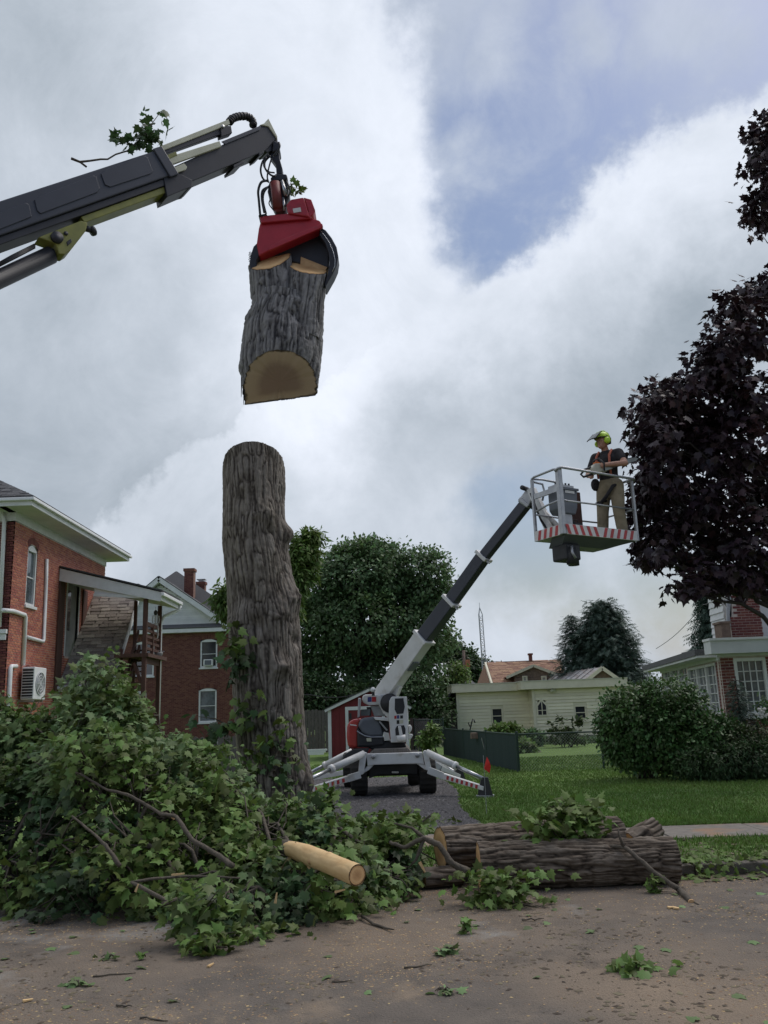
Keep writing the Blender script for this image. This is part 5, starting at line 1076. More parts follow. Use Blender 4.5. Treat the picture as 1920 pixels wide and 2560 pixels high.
b = MB(BM); b.box(.82, 1.06, DB-.12, DB-.06, .02, .98); b.build('gate_panel', 'brown_wood', bsk, bevel=.01)
gc = MB(BM); gc.box(.70, .86, .44, .6, .02, .33); gc.M = BM; gc.cyl((.74, .52, .33), (.74, .52, .37), .03, 10); gc.tube([(.72, .52, .33), (.74, .52, .4), (.83, .52, .4), (.84, .52, .33)], .012, 6)
gc.build('fuel_can', 'lift_dark', label='dark fuel can standing on the basket floor beside the worker', cat='can', bevel=.015)

# ================================================================== WORKER
def person():
    O = BM @ V((1.56, .34, .02)); t = thing('person', O, 'worker in lime helmet, dark vest and khaki trousers holding a chainsaw in the lift basket', 'person')
    f_ = V((-.62, -.78, 0)).normalized(); lft = V((-f_.y, f_.x, 0))       # body faces left and towards us
    hf = V((-.90, -.44, -.0)).normalized(); hl_ = V((-hf.y, hf.x, 0))     # head turned further left
    def w(a, b_, z): return O+lft*a+f_*b_+V((0, 0, z))                     # a: towards the worker's left, b: forward
    def capsules(mb, chain, n=14):
        for (p, r1), (q, r2) in zip(chain, chain[1:]):
            mb.tube([p, q], [r1, r2], n); mb.sphere(p, r1, n); mb.sphere(q, r2, n)
    def fuse(mb, name, m, vox, sm=6, parent=t, **k):
        o = mb.build(name, m, parent, smooth=True, **k); r_ = o.modifiers.new('fuse', 'REMESH'); r_.mode = 'VOXEL'; r_.voxel_size = vox; r_.use_smooth_shade = True
        s__ = o.modifiers.new('smooth', 'SMOOTH'); s__.iterations = sm; s__.factor = .5; return o
    hipL, hipR = w(.10, 0, .90), w(-.10, 0, .90); kL, kR = w(.13, .05, .49), w(-.15, .03, .49); aL, aR = w(.14, -.02, .10), w(-.20, -.01, .10)
    ch = w(0, .02, 1.30); nk = w(.0, .05, 1.50); hd = w(.0, .12, 1.63)
    shL, shR = w(.20, .0, 1.42), w(-.20, .0, 1.42)
    elL, haL = w(.34, .12, 1.20), w(.10, .33, 1.18); elR, haR = w(-.33, .05, 1.15), w(-.16, .30, 1.06)
    B = MB()
    capsules(B, [(w(0, 0, .95), .135), (w(0, .01, 1.1), .13), (ch, .145), (w(0, .03, 1.4), .10), (nk, .058), (w(0, .09, 1.56), .058)])
    B.sphere(w(.09, .02, 1.33), .1, 14); B.sphere(w(-.09, .02, 1.33), .1, 14)
    capsules(B, [(w(.05, 0, 1.41), .08), (shL, .068), (elL, .05), (haL, .034)]); capsules(B, [(w(-.05, 0, 1.41), .08), (shR, .068), (elR, .05), (haR, .034)])
    capsules(B, [(hipL, .1), (kL, .066), (aL, .045)]); capsules(B, [(hipR, .1), (kR, .066), (aR, .045)])
    capsules(B, [(aL, .045), (w(.15, .12, .06), .038)]); capsules(B, [(aR, .045), (w(-.21, .12, .06), .038)])
    # head: skull, jaw, nose, brow, ears, lips
    B.sphere(hd, .098, 18, .86, 1.0, 1.12); B.sphere(hd+hf*.035+V((0, 0, -.065)), .066, 14, .9, .95, .9); B.sphere(hd+hf*.098+V((0, 0, -.022)), .017, 8, .8, 1, 1.3); B.sphere(hd+hf*.085+V((0, 0, .02)), .03, 8, 1.4, .6, .5)
    B.sphere(hd+hf*.088+V((0, 0, -.062)), .017, 8, 1.3, .6, .6); B.sphere(hd+hf*.078+V((0, 0, -.095)), .022, 8)
    for q in (-1, 1): B.sphere(hd+hl_*q*.086+V((0, 0, -.01)), .026, 8, .5, .8, 1.2)
    # hands: palm and five bent fingers closing on the handles
    def hand(c, fwd, side, upv):
        B.sphere(c, .04, 12, 1, 1, .9); B.sphere(c+fwd*.03, .036, 12)
        for i, l in enumerate((.9, 1.0, .95, .78)):
            p0_ = c+fwd*.05+side*(i-1.5)*.02; p1_ = p0_+fwd*.034*l-upv*.012; p2_ = p1_-upv*.032*l; p3_ = p2_-fwd*.024*l-upv*.008; capsules(B, [(p0_, .0105), (p1_, .0095), (p2_, .009), (p3_, .008)], 8)
        p0_ = c+fwd*.01-side*.035; p1_ = p0_+fwd*.03-side*.018-upv*.01; p2_ = p1_+fwd*.022+side*.004-upv*.018; capsules(B, [(p0_, .013), (p1_, .011), (p2_, .009)], 8)
    hand(haL, (f_*.6-lft*.6).normalized(), V((0, 0, 1)), f_); hand(haR, (f_*.7+lft*.3+V((0, 0, -.2))).normalized(), lft, V((0, 0, 1)))
    fuse(B, 'body', 'skin', .0085, 4)
    # clothing
    S = MB(); capsules(S, [(w(0, 0, .92), .158), (w(0, .01, 1.08), .15), (ch, .165), (w(0, .02, 1.41), .115)]); S.sphere(w(.1, .02, 1.33), .115, 14); S.sphere(w(-.1, .02, 1.33), .115, 14)
    capsules(S, [(w(.08, 0, 1.41), .09), (shL, .086), (shL.lerp(elL, .55), .072)]); capsules(S, [(w(-.08, 0, 1.41), .09), (shR, .086), (shR.lerp(elR, .55), .072)])
    fuse(S, 'shirt', 'shirt_black', .012, 3)
    for q in (-1, 1):
        H = MB(); H.tube([w(q*.11, .165, 1.02), w(q*.11, .19, 1.2), w(q*.11, .165, 1.38), w(q*.11, .06, 1.485), w(q*.11, -.1, 1.44)], [.018, .02, .02, .02, .018], 8); H.build('hivis_strap', 'hivis_orange', t, smooth=True)
    P_ = MB(); capsules(P_, [(w(0, 0, .98), .162), (w(0, 0, .86), .165)]); capsules(P_, [(hipL, .128), (w(.12, .02, .70), .112), (kL, .096), (w(.135, .02, .3), .092), (w(.14, -.01, .12), .088)]); capsules(P_, [(hipR, .128), (w(-.13, .01, .70), .112), (kR, .096), (w(-.175, .01, .3), .092), (w(-.20, 0, .12), .088)])
    fuse(P_, 'trousers', 'khaki', .013, 3)
    Bt = MB(); b_ = MB()
    for q, a in ((1, w(.14, -.01, .05)), (-1, w(-.2, 0, .05))):
        b_ = MB(); capsules(b_, [(a+V((0, 0, .08)), .06), (a, .052), (a+f_*.1-V((0, 0, .005)), .05), (a+f_*.17-V((0, 0, .008)), .042)]); fuse(b_, 'boot', 'boot', .011, 3)
    hz = MB(); hz.tube([w(.17, -.02, .93), w(.12, .16, .86), w(.0, .185, .70), w(-.16, .12, .60)], .03, 8); hz.tube([w(-.25, .02, .66), w(-.16, .135, .64), w(-.05, .1, .66), w(-.1, -.1, .68)], .022, 8); hz.build('harness', 'shirt_black', t, smooth=True)
    pch = MB(); pch.sphere(w(-.2, .1, .95), .075, 12, 1, 1, 1.4); pch.build('tool_pouch', 'shirt_black', t, smooth=True)
    # helmet, visor, ear muffs
    hc = hd+V((0, 0, .055))-hf*.005; Hm = MB(); vs = []; n_ = 28; rows = 8
    for i in range(rows+1):
        th = math.pi/2*(i/rows)*1.02; z_ = math.cos(th)*.115; r_ = math.sin(th)
        for j in range(n_):
            a = 2*math.pi*j/n_; ca, sa = math.cos(a), math.sin(a); k_ = 1+(.05*max(0, ca) if i == rows else 0); vs.append(hc+(hf*ca*.135*k_+hl_*sa*.112)*r_+V((0, 0, z_+.012*max(0, math.cos(2*a))*(1-i/rows))))
    fs = [(i*n_+j, (i+1)*n_+j, (i+1)*n_+(j+1) % n_, i*n_+(j+1) % n_) for i in range(rows) for j in range(n_)]; Hm.add(vs, fs); he = Hm.build('helmet', 'helmet_lime', t, smooth=True); so_ = he.modifiers.new('shell', 'SOLIDIFY'); so_.thickness = .006
    br_ = MB(); br_.prism([hc+hf*.12+hl_*.09, hc+hf*.185+hl_*.05-V((0, 0, .02)), hc+hf*.185-hl_*.05-V((0, 0, .02)), hc+hf*.12-hl_*.09], V((0, 0, .012))); br_.build('peak', 'helmet_lime', he, bevel=.004)
    for q in (-1, 0, 1):
        rb = MB(); rb.tube([hc+hl_*q*.045+hf*(-.09)+V((0, 0, .08)), hc+hl_*q*.04+V((0, 0, .122)), hc+hl_*q*.04+hf*.08+V((0, 0, .098))], .008, 6); rb.build('helmet_rib', 'helmet_lime', he, smooth=True)
    rm = MB(); rm.tube([hc+(hf*math.cos(a)*.137+hl_*math.sin(a)*.114)+V((0, 0, -.004)) for a in [2*math.pi*i/24 for i in range(25)]], .008, 6); rm.build('helmet_rim', 'shirt_black', he, smooth=True)
    vz = MB(); A_ = [hc+hf*.10+hl_*y_+V((0, 0, .085)) for y_ in (-.105, -.05, .05, .105)]; A2 = [hc+hf*(.28-abs(y_)*.5)+hl_*y_*1.1+V((0, 0, -.045)) for y_ in (-.1, -.05, .05, .1)]
    vs = A_+A2; vz.add(vs, [(0, 1, 5, 4), (1, 2, 6, 5), (2, 3, 7, 6)]); v = vz.build('visor', 'visor_mesh', t); sv = v.modifiers.new('shell', 'SOLIDIFY'); sv.thickness = .003
    vr = MB(); vr.tube([A_[0], A2[0], A2[1], A2[2], A2[3], A_[3]], .008, 6); vr.build('visor_rim', 'shirt_black', v, smooth=True)
    for q in (-1, 1):
        em = MB(); p = hd+hl_*q*.095+V((0, 0, -.005)); em.tube([p, p+hl_*q*.02, p+hl_*q*.045, p+hl_*q*.055], [.052, .055, .05, .03], 18); em.build('ear_muff', 'helmet_lime', t, smooth=True)
        ar = MB(); ar.tube([p+hl_*q*.04, p+hl_*q*.035+V((0, 0, .06)), hc+hl_*q*.105+V((0, 0, .03))], .007, 6); ar.build('muff_arm', 'shirt_black', t)
    nr = MB(); nr.prism([hc-hf*.11+hl_*.08, hc-hf*.11-hl_*.08, hc-hf*.12-hl_*.06-V((0, 0, .09)), hc-hf*.12+hl_*.06-V((0, 0, .09))], hf*.012); nr.build('neck_guard', 'shirt_black', he)
    # chainsaw, gripped in both hands
    g = w(-.02, .33, 1.13); d = (at(1625, 1128, 15.3)-at(1530, 1152, 15.1)).normalized(); cs = thing('chainsaw', g, 'dusty white chainsaw with long bar held level across the chest of the worker', 'chainsaw')
    sx = d; sy = V((0, 0, 1)).cross(sx).normalized(); sz = sx.cross(sy); cM = Matrix(((sx.x, sy.x, sz.x, g.x), (sx.y, sy.y, sz.y, g.y), (sx.z, sy.z, sz.z, g.z), (0, 0, 0, 1)))
    b = MB(cM); b.prism([(-.14, -.06, -.06), (.12, -.06, -.07), (.16, -.06, .0), (.1, -.06, .07), (-.06, -.06, .10), (-.15, -.06, .04)], (0, .14, 0)); b.build('engine_body', 'saw_white', cs, bevel=.02)
    b = MB(cM); b.prism([(.02, -.085, -.07), (.2, -.085, -.06), (.22, -.085, .03), (.05, -.085, .05)], (0, .03, 0)); b.build('sprocket_cover', 'saw_bar', cs, bevel=.01)
    b = MB(cM); b.prism([(.12, -.073, -.045), (.66, -.073, -.028), (.705, -.073, 0), (.66, -.073, .03), (.12, -.073, .045)], (0, .006, 0)); b.build('guide_bar', 'saw_bar', cs)
    b = MB(cM); b.tube([(.14, -.07, -.048), (.66, -.07, -.034), (.712, -.07, 0), (.66, -.07, .036), (.14, -.07, .05)], .007, 6); b.build('chain', 'jaw_steel', cs)
    b = MB(cM); b.tube([(.03, -.1, -.06), (.05, -.13, .05), (.03, -.06, .16), (0, .06, .16), (-.01, .1, .05), (0, .09, -.05)], .014, 8); b.build('front_handle', 'lift_dark', cs, smooth=True)
    b = MB(cM); b.tube([(-.12, 0, .06), (-.24, 0, .05), (-.33, 0, -.01), (-.3, 0, -.06), (-.13, 0, -.05)], .018, 8); b.build('rear_handle', 'lift_dark', cs, smooth=True)
    b = MB(cM); b.prism([(-.02, -.02, .1), (.06, -.02, .08), (.05, -.02, .11), (-.02, -.02, .13)], (0, .1, 0)); b.build('top_cover', 'saw_orange', cs, bevel=.008)
    t.scale = (1.17, 1.17, 1.17); cs.scale = (1.17, 1.17, 1.17); cs.location = O+(g-O)*1.17
person()
# ================================================================== BUILDING HELPERS
class Wall:
    """a wall plane: O bottom corner, u along, n outward"""
    def __init__(s, O, u, n): s.O, s.u, s.n = V(O), V(u).normalized(), V(n).normalized()
    def p(s, a, z, d=0.0): return V((s.O.x, s.O.y, 0))+s.u*a+V((0, 0, z))+s.n*d
    def uv(s, px, py): q = hit(px, py, s.O, s.n); return (q-s.O).dot(s.u), q.z
    def box(s, b, a0, a1, z0, z1, d0, d1):
        b.add([s.p(a, z, d) for d in (d0, d1) for a, z in ((a0, z0), (a1, z0), (a1, z1), (a0, z1))], [(0, 3, 2, 1), (4, 5, 6, 7), (0, 1, 5, 4), (1, 2, 6, 5), (2, 3, 7, 6), (3, 0, 4, 7)])
def brick_rects(w, z0, z1, holes, bl=.215, ch=.075, mj=.014, ztop=None):
    out = []; k = 0; z = z0
    while z+ch-mj < z1+.001:
        x_ = -bl/2 if k % 2 else 0.0
        while x_ < w:
            a, b_ = max(x_, 0), min(x_+bl-mj, w); segs = [(a, b_)]
            for h0, h1, v0, v1 in holes:
                if z+ch-mj > v0 and z < v1:
                    ns = []
                    for s0, s1 in segs:
                        if s1 <= h0 or s0 >= h1: ns.append((s0, s1)); continue
                        if s0 < h0: ns.append((s0, h0))
                        if s1 > h1: ns.append((h1, s1))
                    segs = ns
            for s0, s1 in segs:
                if s1-s0 > .03 and (ztop is None or z+ch < ztop((s0+s1)/2)): out.append((s0, s1, z, z+ch-mj))
            x_ += bl
        z += ch; k += 1
    return out
def brick_wall(W_, parent, width, z0, z1, holes, m, mort, singles=300, pick=None, proud=.010, ztop=None, backing=True, bl=.215, ch=.075, pieces='brick'):
    """mortar backing with every brick proud of it: the best visible ones as parts, the rest joined"""
    if backing:
        b = MB(); xs_ = sorted({0.0, width}|{h for q in holes for h in q[:2] if 0 < h < width}); zs_ = sorted({z0, z1}|{h for q in holes for h in q[2:] if z0 < h < z1})
        for i in range(len(xs_)-1):
            for j in range(len(zs_)-1):
                cx, cz = (xs_[i]+xs_[i+1])/2, (zs_[j]+zs_[j+1])/2
                if any(h0 < cx < h1 and v0 < cz < v1 for h0, h1, v0, v1 in holes): continue
                W_.box(b, xs_[i], xs_[i+1], zs_[j], zs_[j+1], -.24, 0)
        b.build('wall', mort, parent)
    rs = brick_rects(width, z0, z1, holes, bl, ch, ztop=ztop); full = [r for r in rs if abs(r[1]-r[0]-(bl-.014)) < 1e-3]
    if pick: full = [r for r in full if pick(W_.p((r[0]+r[1])/2, r[2]))]
    full.sort(key=lambda r: (W_.p(r[0], r[2])-CAM).length); one = set(full[:singles])
    if one:
        bm = MB(); l, h = bl-.014, ch-.014
        vs = [(a, d, z) for d in (-.02, 0) for a, z in ((0, 0), (l, 0), (l, h), (0, h))]
        me = bpy.data.meshes.new(pieces); me.from_pydata(vs, [], [(4, 5, 6, 7), (0, 1, 5, 4), (1, 2, 6, 5), (2, 3, 7, 6), (3, 0, 4, 7)]); me.materials.append(MT[m])
        for r in one:
            o = link(pieces, me, parent); q = W_.p(r[0], r[2], proud+random.uniform(-.003, .003))-ORG[parent.name]
            o.matrix_local = Matrix(((W_.u.x, W_.n.x, 0, q.x), (W_.u.y, W_.n.y, 0, q.y), (0, 0, 1, q.z), (0, 0, 0, 1)))
    rest = [r for r in rs if r not in one]
    if rest:
        b = MB()
        for a0, a1, q0, q1 in rest:
            d = proud+random.uniform(-.003, .003)
            b.add([W_.p(a, z, d_) for d_ in (-.02, d) for a, z in ((a0, q0), (a1, q0), (a1, q1), (a0, q1))], [(4, 5, 6, 7), (0, 1, 5, 4), (1, 2, 6, 5), (2, 3, 7, 6), (3, 0, 4, 7)])
        b.build('bricks', m, parent, kind='stuff')
def window(W_, parent, a0, a1, z0, z1, fr=.07, frame='white_paint', glass='glass_dark', arch=0.0, bars=(1, 2), sill=True, rec=.06, curtain=False, ac=False, open_=None):
    """sash window set back in its opening; z1 is the springing, arch the rise above it"""
    f = MB(); n_ = 9; d0, d1 = -rec-.03, -rec+.05
    W_.box(f, a0, a0+fr, z0, z1, d0, d1); W_.box(f, a1-fr, a1, z0, z1, d0, d1); W_.box(f, a0+fr, a1-fr, z0, z0+fr, d0, d1)
    if arch:
        ps = [W_.p(a0+(a1-a0)*i/n_, z1+arch*math.sin(math.pi*i/n_), d0) for i in range(n_+1)]; lo_ = [W_.p(a1, z1-fr*.4, d0), W_.p(a0, z1-fr*.4, d0)]
        f.prism(ps+lo_, W_.n*(d1-d0))
    else: W_.box(f, a0+fr, a1-fr, z1-fr, z1, d0, d1)
    w_ = f.build('window', frame, parent)
    zi0, zi1 = z0+fr, z1-(fr*.4 if arch else fr); ai0, ai1 = a0+fr, a1-fr; nc, nr = bars
    for i in range(nc):
        for j in range(nr):
            b = MB(); x0_, x1_ = ai0+(ai1-ai0)*i/nc, ai0+(ai1-ai0)*(i+1)/nc; y0_, y1_ = zi0+(zi1-zi0)*j/nr, zi0+(zi1-zi0)*(j+1)/nr; W_.box(b, x0_, x1_, y0_, y1_, d0-.004-.002*(i+j), d0+.004); b.build('pane', glass, w_)
    b = MB(); t_ = .022 if nc*nr > 4 else .035
    for j in range(1, nr): zz = zi0+(zi1-zi0)*j/nr; W_.box(b, ai0, ai1, zz-t_/2, zz+t_/2, d0+.005, d0+.04)
    for i in range(1, nc): xx = ai0+(ai1-ai0)*i/nc; W_.box(b, xx-t_/2, xx+t_/2, zi0, zi1, d0+.006, d0+.036)
    if b.v: b.build('sash_bar', frame, w_)
    b = MB(); W_.box(b, ai0, ai1, zi0, zi1, -.5, -.48); b.build('room_behind', 'curtain' if curtain else 'door_dark', w_)
    if curtain:
        for i in range(2):
            b = MB(); s0 = ai0+(ai1-ai0)*(.0 if i == 0 else .62); s1 = s0+(ai1-ai0)*.38; k = 9
            for j in range(k): W_.box(b, s0+(s1-s0)*j/k, s0+(s1-s0)*(j+.8)/k, zi0, zi1, d0-.06-.02*(j % 2), d0-.03-.02*(j % 2))
            b.build('curtain', 'curtain', w_)
    if sill:
        b = MB(); W_.box(b, a0-.06, a1+.06, z0-.09, z0-.002, -.05, .07); b.build('sill', 'white_paint' if frame == 'white_paint' else frame, w_, bevel=.008)
    if ac:
        b = MB(); c = (ai0+ai1)/2; W_.box(b, c-.27, c+.27, zi0+.01, zi0+.38, -.05, .22); q = b.build('window_air_conditioner', 'white_plastic', w_, bevel=.015)
        b = MB(); W_.box(b, c-.2, c+.2, zi0+.05, zi0+.33, .222, .228); b.build('grille', 'lift_grey', w_)
    return w_
def soldier_arch(W_, parent, a0, a1, z, rise, m='brick_dark', h=.21):
    n_ = max(5, int((a1-a0)/.075)); 
    for i in range(n_):
        t0, t1 = i/n_, (i+.86)/n_; b = MB(); q = []
        for t_, hh in ((t0, 0), (t1, 0), (t1, h), (t0, h)): x_ = a0+(a1-a0)*t_; q.append(W_.p(x_+(t_-.5)*hh*.25, z+rise*math.sin(math.pi*t_)+hh, .004))
        b.prism(q, W_.n*.014); b.build('arch_brick', m, parent)
def siding(W_, parent, width, z0, z1, holes, m, ex=.115, name='siding_board', ztop=None, joined=False, d=.0):
    J = MB(); z = z0
    while z < z1-.02:
        zt = min(z+ex, z1); segs = [(0.0, width)]
        if ztop: 
            g = [x_ for x_ in np.linspace(0, width, 120) if ztop(x_) > zt]; segs = [(min(g), max(g))] if g else []
        for h0, h1, v0, v1 in holes:
            if zt > v0+.01 and z < v1-.01:
                ns = []
                for s0, s1 in segs:
                    if s1 <= h0 or s0 >= h1: ns.append((s0, s1)); continue
                    if s0 < h0: ns.append((s0, h0))
                    if s1 > h1: ns.append((h1, s1))
                segs = ns
        for s0, s1 in segs:
            b = J if joined else MB()
            b.add([W_.p(s0, z, d+.04), W_.p(s1, z, d+.04), W_.p(s1, zt, d+.006), W_.p(s0, zt, d+.006), W_.p(s0, z, d-.01), W_.p(s1, z, d-.01)], [(0, 1, 2, 3), (4, 5, 1, 0), (3, 2, 5, 4), (0, 3, 4), (1, 5, 2)])
            if not joined: b.build(name, m, parent)
        z += ex
    if joined and J.v: J.build(name+'s', m, parent, kind='stuff')
def roof_plane(pts, name, m, parent, th=.08):
    b = MB(); P_ = [V(p) for p in pts]; n_ = (P_[1]-P_[0]).cross(P_[2]-P_[0]).normalized(); n_ = n_ if n_.z > 0 else -n_; b.prism([p+n_*th for p in P_], -n_*th); return b.build(name, m, parent)
def shingles(pts, m, parent, sw=.30, sh=.145, limit=300, name='shingle', gap=.012):
    """courses of tabs on a sloping quad: pts = eave left, eave right, ridge right, ridge left"""
    a, b_, c, d = [V(p) for p in pts]; n_ = (b_-a).cross(d-a).normalized(); n_ = n_ if n_.z > 0 else -n_; Ls = (d-a).length; rows = int(Ls/sh); cnt = 0; J = MB()
    for r_ in range(rows):
        t0, t1 = r_/rows, (r_+1.12)/rows; A0, B0 = a.lerp(d, t0), b_.lerp(c, t0); A1, B1 = a.lerp(d, t1), b_.lerp(c, t1); wd_ = (B0-A0).length; k = max(1, int(wd_/sw)); o_ = random.random()/k
        for i in range(-1, k+1):
            s0, s1 = (i+o_*k)/k+random.uniform(-.2, .2)/k, (i+1+o_*k)/k; s0, s1 = max(0, s0), min(1, s1)
            if s1-s0 < .1/k: continue
            lift = .012+random.choice((0, .004, .014)); g = gap/wd_
            q = [A0.lerp(B0, s0)+n_*lift, A0.lerp(B0, s1-g)+n_*lift, A1.lerp(B1, s1-g)+n_*.006, A1.lerp(B1, s0)+n_*.006]; q2 = [A0.lerp(B0, s0), A0.lerp(B0, s1-g)]
            tgt = MB() if cnt < limit else J
            tgt.add(q+q2, [(0, 1, 2, 3), (4, 5, 1, 0), (0, 3, 4), (1, 5, 2)])
            if cnt < limit: tgt.build(name, m, parent)
            cnt += 1
    if J.v: J.build(name+'s', m, parent, kind='stuff')

# ================================================================== LEFT BRICK HOUSE
XA = at(26, 1500, 25).x; YA0 = 25.0; YA1 = hit(262, 1445, V((XA, 0, 0)), V((1, 0, 0))).y
h1 = thing('brick_house', (XA-3, YA0+4, LZ), 'orange red brick house with white soffit and arched sash window beside the covered stair', 'house')
WA = Wall((XA, YA0, 0), (0, 1, 0), (1, 0, 0)); WBf = Wall((XA-5.5, YA0, 0), (1, 0, 0), (0, -1, 0))
ztop_ = WA.uv(38, 1300)[1]; lenA = YA1-YA0
wa0, wz1 = WA.uv(70, 1372); wa1, _ = WA.uv(94.5, 1372); wz0 = WA.uv(65, 1512)[1]
da0, _ = WA.uv(164, 1560); da1, dz1 = WA.uv(198, 1462); dz0 = WA.uv(160, 1640)[1]
holesA = [(wa0, wa1, wz0, wz1+.16), (da0, da1, dz0, dz1)]
brick_wall(WA, h1, lenA, LZ, ztop_, holesA, 'brick_red', 'mortar', 300, lambda p: p.z > 3.2)
brick_wall(WBf, h1, 5.5, LZ, ztop_, [], 'brick_wine', 'mortar', 0)
window(WA, h1, wa0, wa1, wz0, wz1, .075, glass='glass_sky', arch=.16); soldier_arch(WA, h1, wa0-.03, wa1+.03, wz1+.05, .16, 'brick_wine', .2)
w2z1 = WA.uv(58, 1665)[1]; soldier_arch(WA, h1, WA.uv(56, 1690)[0], WA.uv(80, 1690)[0], w2z1-.35, .2, 'brick_wine', .2)
b = MB(); WA.box(b, da0, da1, dz0, dz1, -.12, -.06); dr = b.build('door', 'door_grey', h1)
b = MB(); WA.box(b, da0-.08, da0, dz0, dz1+.1, -.1, .03); WA.box(b, da1, da1+.08, dz0, dz1+.1, -.1, .03); WA.box(b, da0, da1, dz1, dz1+.1, -.1, .03); b.build('door_frame', 'white_paint', dr)
b = MB(); WA.box(b, da0+.12, da0+.12+(da1-da0)*.35, dz0+.9, dz1-.3, -.058, -.05); b.build('door_glass', 'glass_dark', dr)
# eaves
ez = WA.uv(40, 1262)[1] if False else ztop_+.12; ov = .75
b = MB(); WA.box(b, -ov, lenA+.5, ztop_+.24, ztop_+.30, -.2, ov); WBf.box(b, -1, 5.5+.02, ztop_+.24, ztop_+.298, -.2, ov-.002); b.build('soffit', 'soffit_white', h1)
b = MB(); WA.box(b, -.02, lenA+.02, ztop_-.02, ztop_+.24, -.02, .035); WBf.box(b, 0, 5.5+.03, ztop_-.02, ztop_+.24, -.02, .033); b.build('frieze_board', 'white_paint', h1)
b = MB(); WA.box(b, -ov-.03, lenA+.53, ztop_+.25, ztop_+.44, ov, ov+.03); WBf.box(b, -1, 5.5+ov, ztop_+.25, ztop_+.438, ov, ov+.03); b.build('fascia', 'white_paint', h1)
b = MB(); WA.box(b, -ov-.12, lenA+.6, ztop_+.38, ztop_+.48, ov+.031, ov+.13); WBf.box(b, -1, 5.5+ov+.12, ztop_+.38, ztop_+.478, ov+.031, ov+.13); b.build('gutter', 'white_plastic', h1, bevel=.02)
zr = ztop_+.46; c0 = (XA+ov+.05, YA0-ov-.05, zr); c1_ = (XA+ov+.05, YA1+.5, zr); c2_ = (XA-5.5, YA0-ov-.05, zr); rp_ = (XA-3.4, YA0+3.2, zr+2.3); rq = (XA-3.4, YA1-2.5, zr+2.3)
roof_plane([c2_, c0, rp_, (XA-5.5, rp_[1], zr+2.3)], 'roof', 'shingle_grey', h1); roof_plane([c0, c1_, rq, rp_], 'roof', 'shingle_grey', h1)
shingles([V(c2_)+V((0, 0, .085)), V(c0)+V((0, 0, .085)), V(rp_)+V((0, 0, .085)), V((XA-5.5, rp_[1], zr+2.385))], 'shingle_grey', h1, .33, .16, 120)
def wpipe(pts, r_, name='conduit', m='white_plastic', W_=None, d=.06):
    W_ = W_ or WA; b = MB(); P_ = []
    for p in pts: a, z = W_.uv(*p); P_.append(W_.p(a, z, d))
    b.tube(P_, r_, 10); b.build(name, m, h1, smooth=True)
def c6(x, y): return x*.2773, 1180+y*.2773
wpipe([c6(*p) for p in ((405, 785), (400, 1000), (378, 1515), (370, 1530), (225, 1488))], .055); wpipe([c6(*p) for p in ((10, 1248), (100, 1255), (205, 1290), (212, 1310), (190, 1745))], .065); wpipe([c6(*p) for p in ((128, 1752), (85, 1752), (76, 1765), (60, 2060), (40, 2400))], .065)
wpipe([c6(*p) for p in ((20, 330), (45, 430), (50, 460), (5, 1400))], .06, 'downpipe', 'white_plastic', WBf, .09)
b = MB(); q0 = WBf.uv(*c6(60, 1420)); WBf.box(b, 3.5, 5.48, q0[1]-.12, q0[1], -.05, .12); WBf.box(b, 3.6, 5.45, q0[1]-.3, q0[1]-.125, -.05, .07); b.build('belt_course', 'white_paint', h1)
# wall mounted heat pump unit
aq = WA.uv(45, 1700)[0]; az1 = WA.uv(46, 1668)[1]; ah = .95
ac_ = thing('heat_pump', WA.p(aq+.45, az1-ah, .3), 'white outdoor heat pump unit hung on the orange brick wall', 'air conditioner')
b = MB(); WA.box(b, aq, aq+.9, az1-ah, az1, .10, .48); b.build('casing', 'white_plastic', ac_, bevel=.02)
b = MB(); WA.box(b, aq-.006, aq-.002, az1-ah+.04, az1-.04, .13, .45); b.build('coil', 'lift_dark', ac_)
for i in range(11):
    b = MB(); z_ = az1-ah+.06+i*.083; WA.box(b, aq-.02, aq-.007, z_, z_+.022, .12, .46); b.build('slat', 'white_plastic', ac_)
b = MB(); c = WA.p(aq+.45, az1-ah*.5, .482); b.cyl(c, c+V((.012, 0, 0)), .34, 28); b.build('fan_opening', 'galv', ac_)
b = MB()
for rr in (.08, .16, .24, .33): b.tube([c+V((.02, rr*math.cos(a), rr*math.sin(a))) for a in [2*math.pi*i/24 for i in range(25)]], .008, 5)
for i in range(8): a = math.pi*i/4; b.tube([c+V((.02, 0, 0)), c+V((.02, .34*math.cos(a), .34*math.sin(a)))], .006, 5)
b.build('fan_guard', 'white_plastic', ac_)
b = MB(); WA.box(b, aq+.1, aq+.14, az1-ah-.06, az1-ah-.002, 0, .46); WA.box(b, aq+.76, aq+.8, az1-ah-.06, az1-ah-.002, 0, .46); b.build('bracket', 'galv', ac_)

# ================================================================== COVERED STAIR
py0 = hit(148, 1423, V((XA, 0, 0)), V((1, 0, 0))).y; st = thing('covered_stair', (XA+1.6, py0+1, LZ), 'brown timber outside stair with shingled cover and white fascia on the brick house', 'staircase')
Fw = Wall((XA, py0, 0), (1, 0, 0), (0, -1, 0))
l0, zl0 = Fw.uv(148, 1421); l1, zl1 = Fw.uv(401, 1480); thk = .42
b = MB(); b.prism([Fw.p(.02, zl0), Fw.p(l1, zl1), Fw.p(l1, zl1-thk*.75), Fw.p(.02, zl0-thk)], (0, .04, 0)); b.build('fascia', 'white_paint', st)
yB = hit(446, 1521, V((XA+l1, 0, 0)), V((1, 0, 0))).y; yB = min(max(yB, py0+2.2), py0+4)
roof_plane([(XA+l1+.06, py0-.05, zl1+.02), (XA+l1+.06, yB, zl1+.02), (XA+.02, yB, zl0+.04), (XA+.02, py0-.05, zl0+.04)], 'roof', 'shingle_grey', st, .05)
